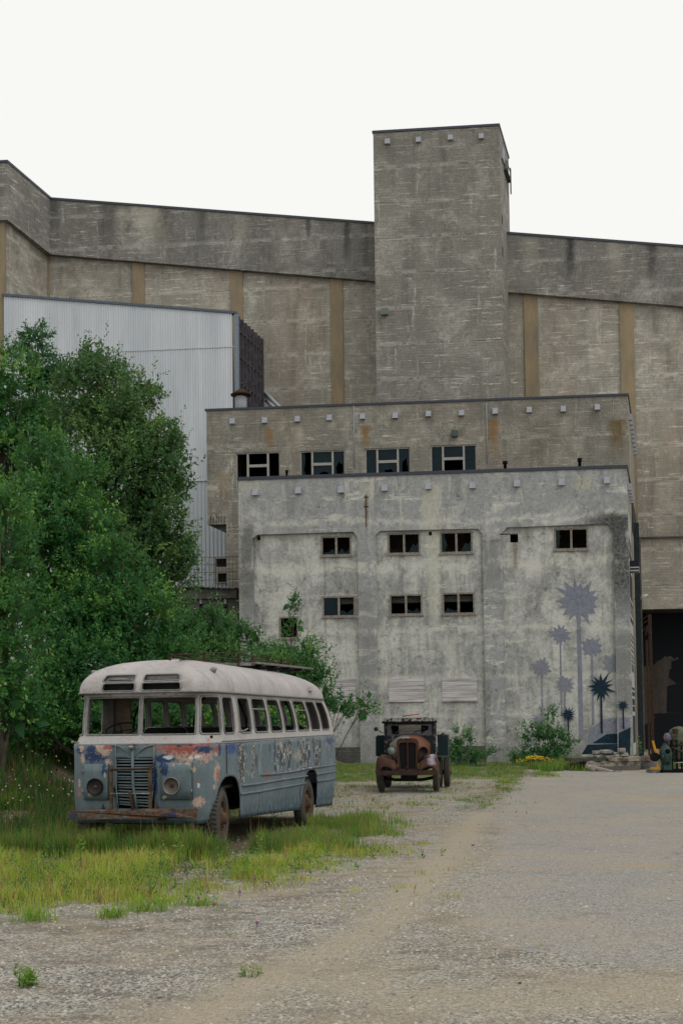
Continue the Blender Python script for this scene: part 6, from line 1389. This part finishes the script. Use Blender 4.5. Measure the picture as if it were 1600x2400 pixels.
# pebbles
k = NT('loose_stone', .9, .25); tt = k.attr('tone'); n = k.noise(k.obj(), 40, 3); k.color(k.mix(.25, k.mix(k.step(tt, 0, 1), lin(84, 84, 86), lin(186, 180, 168)), k.mix(n, lin(80, 78, 74), lin(190, 184, 174)))); M_stone = k.m
def pebbles(n, x0, x1, y0, y1, r0, r1, rng, label, near=False):
    x = rng.uniform(x0, x1, n); y = y0 + (y1 - y0) * rng.random(n) ** 1.6; gi = np.clip(A_as[np.clip(np.searchsorted(ys, y), 0, len(ys) - 1), np.clip(np.searchsorted(xs, x), 0, len(xs) - 1)], 0, 1)
    tr_ = A_tr[np.clip(np.searchsorted(ys, y), 0, len(ys) - 1), np.clip(np.searchsorted(xs, x), 0, len(xs) - 1)]
    pn_ = np.array([mnoise.noise(Vector((a * .8, b * .8, 9))) for a, b in zip(x, y)])
    k = rng.random(n) < np.clip((1 - gi * .93) * (1 - tr_ * .8) * (.75 + pn_ * 1.3), 0, 1); x, y = x[k], y[k]; n = len(x); r = r0 + (r1 - r0) * rng.random(n) ** 4
    base = np.array([[1, 0, 0], [0, 1, 0], [-1, 0, 0], [0, -1, 0], [.3, .2, 1], [-.4, -.2, .9]]); Fb = np.array([[0, 1, 4], [1, 5, 4], [1, 2, 5], [2, 3, 5], [3, 4, 5], [3, 0, 4]])
    a = rng.uniform(0, 6.28, n); ca, sa = np.cos(a), np.sin(a); S = rng.uniform(.6, 1.3, (n, 6, 3)) * base[None] * r[:, None, None] * np.array([1, .8, .55])
    V = np.stack([S[:, :, 0] * ca[:, None] - S[:, :, 1] * sa[:, None], S[:, :, 0] * sa[:, None] + S[:, :, 1] * ca[:, None], S[:, :, 2]], 2) + np.stack([x, y, ground_z(x, y) - .0], 1)[:, None]
    tn = np.clip(rng.normal(.5, .28, n), 0, 1); o = npmesh('gravel_stones', V.reshape(-1, 3), (np.arange(n)[:, None, None] * 6 + Fb[None]).reshape(-1, 3), M_stone, None, {'tone': np.repeat(tn, 6)}); tag(o, label, 'gravel', kind='stuff'); return o
pebbles(60000, -3.6, 4.2, 6.2, 13.5, .004, .022, RG, 'loose grey stones strewn over the near gravel')
pebbles(24000, -7, 6, 11, 26, .008, .03, RG, 'loose stones strewn over the gravel near the vehicles')

# countless small leafy herbs among the grass
def herbs(n, x0, x1, y0, y1, h0, h1, rng, mat, label, cov):
    x = rng.uniform(x0, x1, n); y = rng.uniform(y0, y1, n); k = rng.random(n) < cov(x, y); x, y = x[k], y[k]; n = len(x); h = h0 + (h1 - h0) * rng.random(n) ** 2; z = ground_z(x, y)
    D_ = unit(rng.normal(size=(n, 3)) * .25 + np.array([0, 0, 1.])); v, f, t = leaves(np.stack([x, y, z], 1), D_, h, 14, .05, .36, rng, rng.uniform(.1, .9, n))
    o = npmesh('undergrowth', v, f, mat, None, {'tone': t}); tag(o, label, 'undergrowth', kind='stuff')
herbs(1500, -7.5, 2, 10.2, 16.8, .06, .34, np.random.default_rng(5), M_leafD, 'small leafy herbs mixed through the meadow grass', lambda x, y: cov_at(x, y) * .8)
herbs(3500, -14, -3.5, 17, 32, .1, .5, np.random.default_rng(6), M_leafA, 'leafy undergrowth on the bank below the trees', lambda x, y: cov_at(x, y) * .8)
herbs(900, -3, 9, 44, 59, .15, .6, np.random.default_rng(7), M_leafD, 'leafy undergrowth at the foot of the works', lambda x, y: cov_at(x, y) * .7)
# individual weeds
def weed(px, py, H, label, seed, mat, Y=None, size=.07, n=1, grp=None):
    x, y = gxy(px, py); b = Vector((x, y, gz(x, y))); o = thing('weed', label, 'plant', b, 0, grp or 'leafy weeds in the meadow strip'); rn = np.random.default_rng(seed); V_, F_, T_, c = [], [], [], 0; m = MB()
    for q in range(n):
        off = np.array([rn.normal() * .05 * (n > 1), rn.normal() * .05 * (n > 1), 0]); ln = rn.normal(size=2) * .08 * H; pts = [np.array(b) + off + np.array([ln[0] * t * t, ln[1] * t * t, H * t * (1 - .1 * q)]) for t in np.linspace(0, 1, 7)]
        m.tube([Vector(p) for p in pts], [.004 * (1.2 - t) for t in np.linspace(0, 1, 7)], 4)
        A = np.array(pts[1:]); D_ = unit(rn.normal(size=(len(A), 3)) * .5 + np.array([0, 0, 1.])); v, f, t = leaves(A, D_, np.full(len(A), H * .16), 7, size, .3, rn, np.full(len(A), .6)); V_.append(v); F_.append(f + c); T_.append(t); c += len(v)
    m.build('stem', M_leafD, o, fix=False); npmesh('foliage', np.concatenate(V_) - np.array(b), np.concatenate(F_), mat, o, {'tone': np.concatenate(T_)}); return o
M_weed = leaf_mat('fresh_weed_leaves', lin(84, 124, 50), lin(118, 150, 62), lin(150, 170, 84))
for i, (px, py, H, lab) in enumerate(((205, 1995, .42, 'tall light green weed left of the bus bumper'), (190, 2040, .36, 'leafy weed at the left of the meadow strip below the bumper'), (375, 2060, .34, 'leafy weed below the middle of the bus bumper'), (420, 2025, .34, 'weed standing just under the right part of the bumper'), (500, 1995, .36, 'weed beside the front wheel of the bus'), (350, 2110, .34, 'dark stemmed weed at the lower edge of the meadow strip'),
                                      (610, 2010, .30, 'weed in the grass below the middle of the bus flank'), (645, 1945, .3, 'weed against the lower flank of the bus'), (575, 2060, .26, 'small weed right of centre in the meadow strip'), (90, 2070, .3, 'weed near the left edge of the meadow strip'))):
    weed(px, py, H, lab, 40 + i, M_weed)
weed(65, 2310, .10, 'low green weed alone on the gravel at the lower left', 60, M_weed, n=6, size=.05, grp='small weeds on the bare gravel'); weed(585, 2285, .05, 'tiny weed tuft alone on the gravel at the bottom middle', 61, M_weed, n=4, size=.028, grp='small weeds on the bare gravel')
for i, (px, py) in enumerate(((262, 2150), (85, 2158), (345, 2136), (445, 2122))):
    x, y = gxy(px, py); rn = np.random.default_rng(80 + i); n = 150
    az = rn.uniform(0, 6.28, n); h = .05 + (.06 + .03 * (i % 3)) * rn.random(n) ** .7 * 1.4; le = h * (.4 + 1.1 * rn.random(n)); b = np.stack([x + rn.normal(size=n) * (.06 + .03 * i), y + rn.normal(size=n) * .07, np.full(n, gz(x, y))], 1) - np.array([x, y, gz(x, y)]); dr = np.stack([np.cos(az), np.sin(az), 0 * az], 1); wd = np.stack([-np.sin(az), np.cos(az), 0 * az], 1) * .003; up = np.array([0, 0, 1.])
    m_ = b + up * h[:, None] * .6 + dr * le[:, None] * .35; t_ = b + up * h[:, None] * .9 + dr * le[:, None]; V_ = np.stack([b - wd, b + wd, m_ + wd, m_ - wd, t_ + wd * .2, t_ - wd * .2], 1).reshape(-1, 3); ii_ = np.arange(n)[:, None] * 6; Fq_ = np.concatenate([ii_ + np.array([0, 1, 2, 3]), ii_ + np.array([3, 2, 4, 5])])
    o = npmesh('grass_tussock', V_, Fq_, M_gr1, None, {'tone': np.repeat(rn.random(n) * .7, 6), 'along': np.tile(np.array([0, 0, .5, .5, 1, 1.]), n)}); o.location = (x, y, gz(x, y))
    tag(o, ('spiky pale grass tussock on the gravel edge, second from the left', 'spiky pale grass tussock on the gravel edge, leftmost', 'spiky grass tussock on the gravel edge, third from the left', 'spiky grass tussock on the gravel edge, rightmost of the four')[i], 'grass tussock', 'grass tussocks on the gravel edge')
# clover heads and other flowers
M_pink = plain('clover_pink', lin(150, 78, 128), .7, vary=.2); M_yel = plain('flower_yellow', lin(196, 170, 30), .7, vary=.2); M_wf = plain('flower_white', lin(196, 192, 180), .7)
for i, (px, py, hp, lab) in enumerate(((595, 2080, 22, 'highest'), (622, 2085, 18, 'farthest right of the upper pair'), (464, 2122, 18, 'leftmost'), (500, 2138, 20, 'just right of the leftmost one'), (600, 2182, 20, 'lowest, alone on the gravel'), (560, 2108, 18, 'in the middle of the group'))):
    x, y = gxy(px, py); z = gz(x, y); h = hp / F * y; o = thing('clover_flower', 'pink clover flower at the lower edge of the grass, ' + lab, 'flower', (x, y, z), 0, 'pink clover flowers at the grass edge')
    MB().tube([(x, y, z), (x + .01, y, z + h)], .0025, 4).build('stem', M_leafD, o); MB().ball((x + .01, y, z + h), (.015, .015, .017), 8).build('flower_head', M_pink, o)
x, y = at(1253, 1800, 54).x, 54.; yc = thing('yellow_flowers', 'clump of bright yellow flowers at the edge of the yard by the mural wall', 'flowers', (x, y, gz(x, y)), 0); rn = random.Random(4); m = MB(); m2 = MB()
for i in range(90):
    a, b_ = rn.gauss(0, .32), rn.gauss(0, .25); h = .42 + .16 * rn.random() - .2 * abs(a) ; m.ball((x + a, y + b_, gz(x, y) + h), (.05, .05, .03), 6); m2.bar((x + a * .7, y + b_, gz(x, y)), (x + a, y + b_, gz(x, y) + h), .01)
m.build('blossoms', M_yel, yc, fix=False); m2.build('stems', M_leafD, yc, fix=False)
m = MB(); mw = MB(); my = MB(); rn = random.Random(6)
for i in range(70):
    px, py = rn.uniform(0, 172), rn.uniform(1765, 1900); x, y = gxy(px, py + 30); h = .35 + .25 * rn.random(); z = gz(x, y) + h; (m if rn.random() < .5 else mw if (rn.random() < .6 or py > 1850) else my).ball((x, y, z), (.02, .02, .018), 5)
for b_, mt, nm, lb in ((m, M_pink, 'wildflowers', 'scattered pink wildflowers on the grassy bank left of the bus'), (mw, M_wf, 'wildflowers', 'scattered white wildflowers on the grassy bank left of the bus'), (my, M_yel, 'wildflowers', 'scattered yellow wildflowers on the grassy bank left of the bus')):
    tag(b_.build(nm, mt, fix=False), lb, 'flowers', kind='stuff')

# ================================================================ ledge, rubble and machines at the right
ll, lr = at(1374, 1800, 50).x, at(1500, 1800, 50).x
k = NT('crumbling_ledge', .95, .2); P = k.pos(); n = k.noise(P, 2.6, 7, .75); n2 = k.noise(P, 11, 4); _, _, Z = k.xyz(P)
c = k.mix(k.step(n, .44, .56), lin(90, 84, 78), lin(150, 142, 130)); c = k.mix(k.step(k.add(Z, k.mul(k.add(n, -.5), .3)), -.26, -.22, 1., 0.), c, k.mix(n2, lin(86, 84, 80), lin(108, 106, 100))); k.color(c); k.bump(k.add(n, n2), .8, .05); M_ledge = k.m
led = thing('concrete_ledge', 'low crumbling concrete ledge at the foot of the mural wall under the stone rubble', 'ledge', ((ll + lr) / 2, 55, -.6))
def rough_box(x0, x1, y0, y1, z0, z1, nx_, nz_, amp, nm, mat, parent, seed=0):
    m = MB(); ny_ = 4
    def f(x, y, z): d = mnoise.noise(Vector((x * 2.1 + seed, y * 2.1, z * 3))) * amp; return Vector((x + d * .5, y + d, z + (mnoise.noise(Vector((x * 3.3, y * 3.3, seed))) * amp if z > z0 + .01 else 0)))
    m.grid([[f(x0 + (x1 - x0) * i / nx_, y0, z0 + (z1 - z0) * j / nz_) for i in range(nx_ + 1)] for j in range(nz_ + 1)], False)
    m.grid([[f(x0 + (x1 - x0) * i / nx_, y0 + (y1 - y0) * j / ny_, z1) for i in range(nx_ + 1)] for j in range(ny_ + 1)], False)
    for xx in (x0, x1): m.grid([[f(xx, y0 + (y1 - y0) * i / ny_, z0 + (z1 - z0) * j / nz_) for i in range(ny_ + 1)] for j in range(nz_ + 1)], False)
    return m.build(nm, mat, parent, fix=True)
rough_box(ll, lr, 50, 53, -.7, -.06, 24, 5, .06, 'block', M_ledge, led)
rough_box(ll + .95, lr + .01, 49.95, 52.6, -.055, .10, 16, 2, .05, 'top_course', M_ledge, led, 3)
rough_box(ll - .65, ll + .90, 50.1, 51.6, -.055, .09, 12, 2, .04, 'top_slab', M_dark, led, 5)
M_slab = plain('pale_broken_slab', lin(150, 144, 136), .9, 0, .2, .3, 3, bump=.4)
Rz = lambda x, y: (1330 + x / 7.84, 1740 + y / 7.84)
slabs = [(245, 470, 222, 278, 'long pale slab at the left end of the ledge'), (478, 690, 225, 278, 'long pale slab butting against the leftmost one'), (478, 608, 145, 216, 'square dark faced block on the left slabs'), (612, 780, 132, 200, 'thick pale block right of the square dark one'), (668, 810, 278, 306, 'thin slab below the middle of the pile'),
         (800, 940, 175, 215, 'tilted slab in the middle of the pile'), (850, 935, 222, 245, 'small slab under the tilted middle one'), (930, 1050, 96, 178, 'big lump on top of the right part of the pile'), (945, 1095, 182, 212, 'flat slab just under the big lump'), (985, 1125, 218, 248, 'wide flat slab third from the top at right'), (950, 1075, 252, 290, 'flat slab near the bottom of the right stack'), (1085, 1330, 250, 290, 'long thin slab at the right end of the ledge'), (860, 915, 255, 285, 'smallest slab low in the middle of the pile'), (790, 815, 148, 172, 'small lump behind the thick pale block')]
for i, (xa, xb, ya, yb, lab) in enumerate(slabs):
    Yd = 50.5 + .2 * (i % 3); p0, p1 = at(*Rz(xa, yb), Yd), at(*Rz(xb, ya), Yd); rn = random.Random(i); w, h = p1.x - p0.x, p1.z - p0.z; bm = bmesh.new()
    vs_ = [bm.verts.new((rn.uniform(-.5, .5) * w if q > 7 else (w * .5 * sx), rn.uniform(-.3, .3), h * rn.uniform(.2, .8)) if q > 7 else (w * .5 * sx * rn.uniform(.82, 1), .28 * sy * rn.uniform(.8, 1.1), h * (sz if sz else 0) * rn.uniform(.82, 1))) for q, (sx, sy, sz) in enumerate([(a, b, c) for a in (-1, 1) for b in (-1, 1) for c in (0, 1)] + [(0, 0, 0)] * 5)]
    bmesh.ops.convex_hull(bm, input=vs_); bmesh.ops.bevel(bm, geom=bm.edges[:], offset=.012, segments=1, affect='EDGES'); me = bpy.data.meshes.new('stone_slab'); bm.to_mesh(me); bm.free(); me.materials.append(M_slab)
    o = bpy.data.objects.new('stone_slab', me); o.location = ((p0.x + p1.x) / 2, Yd + .1, p0.z); o.rotation_euler = (0, rn.uniform(-.06, .06), rn.uniform(-.15, .15)); col.objects.link(o); tag(o, lab, 'stone slab', 'broken stone slabs piled on the ledge')
for i, (xa, ya, xb, yb, th, lab) in enumerate(((355, 432, 520, 500, .10, 'pale fallen plank leaning at the left foot of the ledge'), (440, 450, 830, 540, .09, 'long white slab lying in the grass below the ledge'), (835, 552, 935, 540, .12, 'short white slab in the grass below the ledge'), (1010, 592, 1055, 588, .1, 'white stone at the edge of the yard'))):
    p, q = at(*Rz(xa, ya), 49.6 - .2 * i), at(*Rz(xb, yb), 49.2 - .3 * i); o = MB().bar(p, q, .3, th).build('fallen_slab', M_slab); tag(o, lab, 'stone slab', 'white slabs fallen in the grass')
Qz = lambda x, y: (1440 + x / 9.8, 1650 + y / 9.8)
def q_(x, y, Y=47.): return at(*Qz(x, y), Y)
M_grn = NT('flaking_green_enamel', .5, .4); k = M_grn; n = k.noise(k.obj(), 5, 6, .75); k.color(k.mix(k.step(n, .49, .53), lin(30, 62, 54), k.mix(k.step(n, .60, .64), lin(18, 24, 26), lin(96, 112, 98)))); M_grn = k.m
M_olv = NT('flaking_olive_paint', .7, .3); k = M_olv; n = k.noise(k.obj(), 4, 6, .75); k.color(k.mix(k.step(n, .46, .6), lin(84, 90, 68), lin(34, 44, 36))); M_olv = k.m
mc = thing('old_machine', 'old machine with flaking green round casing and olive tank in the mouth of the bay', 'machine', (q_(1250, 1500).x, 47, -.5))
c = q_(1165, 1180); MB().ball(c, (.26, .3, .46), 18).build('casing', M_grn, mc); MB().box(c.x - .12, c.x + .2, 46.85, 47.3, -.42, c.z - .1).build('pedestal', M_grn, mc); MB().lathe([(0, -.06), (.3, -.06), (.3, .06), (0, .06)], Matrix.Translation(c + Vector((.12, .2, .25))) @ Matrix.Rotation(R(60), 4, 'Y'), 20).build('flywheel', M_dsteel, mc)
MB().ball(q_(1200, 770, 47.2), (.16, .2, .20), 10).build('housing_cap', plain('flaking_grey', lin(130, 124, 134), .8, 0, .2, .6, 18, lin(40, 38, 44)), mc)
m = MB(); m.lathe([(.0, 0), (.1, 0), (.1, .05), (.06, .06), (.06, .12), (0, .12)], Matrix.Translation(c + Vector((0, -.28, .18))) @ Matrix.Rotation(R(90), 4, 'X'), 14); m.build('inlet', M_void, mc)
t0 = q_(1480, 900, 47.6); MB().lathe([(0, -.75), (.40, -.75), (.45, -.6), (.45, .35), (.38, .55), (.2, .66), (0, .7)], Matrix.Translation(t0), 28).build('tank', M_olv, mc)
MB().lathe([(.455, -.1), (.475, -.1), (.475, -.04), (.455, -.04)], Matrix.Translation(t0), 28).build('tank_band', M_rust, mc)
p = q_(1380, 630, 47.05); MB().box(p.x - .09, p.x + .09, 46.98, 47.12, p.z - .1, p.z + .1).build('gauge_box', M_rust, mc)
for x_ in (1310, 1420, 1530): p = q_(x_, 1300, 47.1); MB().bar((p.x, 47.1, -.45), (p.x + .02, 47.2, .9), .07, .07).build('machine_leg', M_void, mc)
m = MB().tube([q_(1300, 1000, 46.9), q_(1400, 1020, 46.9), q_(1560, 1100, 46.9)], .03, 6); m.build('pipe', M_dark, mc)
MB().tube([q_(1390, 1350, 46.9), q_(1600, 1340, 46.9)], .02, 6).build('pipe', M_pale, mc)
MB().tube([q_(1340, 1040, 46.8), q_(1400, 870, 46.8)], .015, 6).build('lever', M_rust, mc)
MB().box(q_(1060, 1500).x, q_(1700, 1500).x, 46.8, 48.4, -.5, -.32).build('base_frame', M_void, mc)
jk = thing('yellow_jack', 'yellow painted steel bracket on a dark wheel left of the green machine', 'machine', (q_(930, 1480).x, 46.9, -.5)); M_yp = plain('yellow_machine_paint', lin(190, 138, 28), .6)
m = MB().bar(q_(868, 845, 46.9), q_(930, 1085, 46.9), .085, .05); m.build('arm', M_yp, jk); p = q_(950, 1060, 46.95); MB().box(p.x - .05, p.x + .06, 46.9, 47, p.z - .1, p.z + .05).build('bracket', M_yp, jk)
MB().poly([[(lambda v: (v.x, v.z))(q_(*w_, 46.9)) for w_ in ((820, 1450), (960, 1450), (970, 1325), (1045, 1495), (820, 1495))]], lambda a, b, d: Vector((a, d, b)), 46.9, 46.96).build('foot_plate', M_yp, jk)
MB().lathe([(0, -.08), (.14, -.08), (.19, -.05), (.19, .05), (.14, .08), (0, .08)], Matrix.Translation(q_(910, 1215, 47.1)) @ Matrix.Rotation(R(90), 4, 'X'), 20).build('wheel', M_under, jk)
pl = thing('wooden_pallet', 'grey weathered timber blocks stacked under the yellow bracket', 'pallet', (q_(930, 1560).x, 47, -.5))
for i, (xa, xb, ya, yb) in enumerate(((825, 1050, 1502, 1530), (825, 1020, 1536, 1560), (835, 940, 1566, 1600))): p, r_2 = q_(xa, yb, 46.7), q_(xb, ya, 46.7); MB().box(p.x, r_2.x, 46.7, 47.5, p.z, r_2.z).build('board', M_gplank, pl)
for i, (xa, xb, ya, yb, lab) in enumerate(((700, 800, 1182, 1205, 'upper orange brick behind the ledge by the bay'), (690, 830, 1235, 1290, 'lower orange brick behind the ledge by the bay'))):
    p, r_2 = q_(xa, yb, 50.5 + i * .1), q_(xb, ya, 50.5 + i * .1); bk = MB().box(p.x, r_2.x, p.y, p.y + .12, p.z, r_2.z).build('brick', plain('brick_orange', lin(140, 92, 62), .9)); tag(bk, lab, 'brick', 'orange bricks by the bay')
# block heap that carries the bricks
hp = thing('earth_heap', 'dark earth heap beside the ledge at the mouth of the bay', 'heap', (q_(760, 1300, 51).x, 51.5, -.6)); MB().ball((q_(740, 1400, 51).x, 51.6, -.5), (.8, 1.2, .62), 14).build('heap', M_dark, hp)
# a few larger stones on the gravel
for i, (px, py, r, lab) in enumerate(((88, 1990, .055, 'pale stone in the grass left of the bus'), (583, 2196, .018, 'white pebble alone on the gravel below the clover'), (375, 2338, .022, 'pale pebble on the near gravel'), (930, 2090, .016, 'dark pebble beside the sandy track'), (1218, 2305, .013, 'dark pebble near the bottom of the yard'), (1108, 1982, .022, 'dark stone beside the edge of the asphalt'))):
    x, y = gxy(px, py); m = MB(); m.ball((x, y, gz(x, y) + r * .4), (r, r * .8, r * .6), 8); m.v = [tuple(Vector(v) + Vector((1, 1, 1)) * r * .2 * mnoise.noise(Vector(v) * 40)) for v in m.v]; tag(m.build('stone', M_slab if i < 3 else M_dark), lab, 'stone', 'stones lying on the gravel')
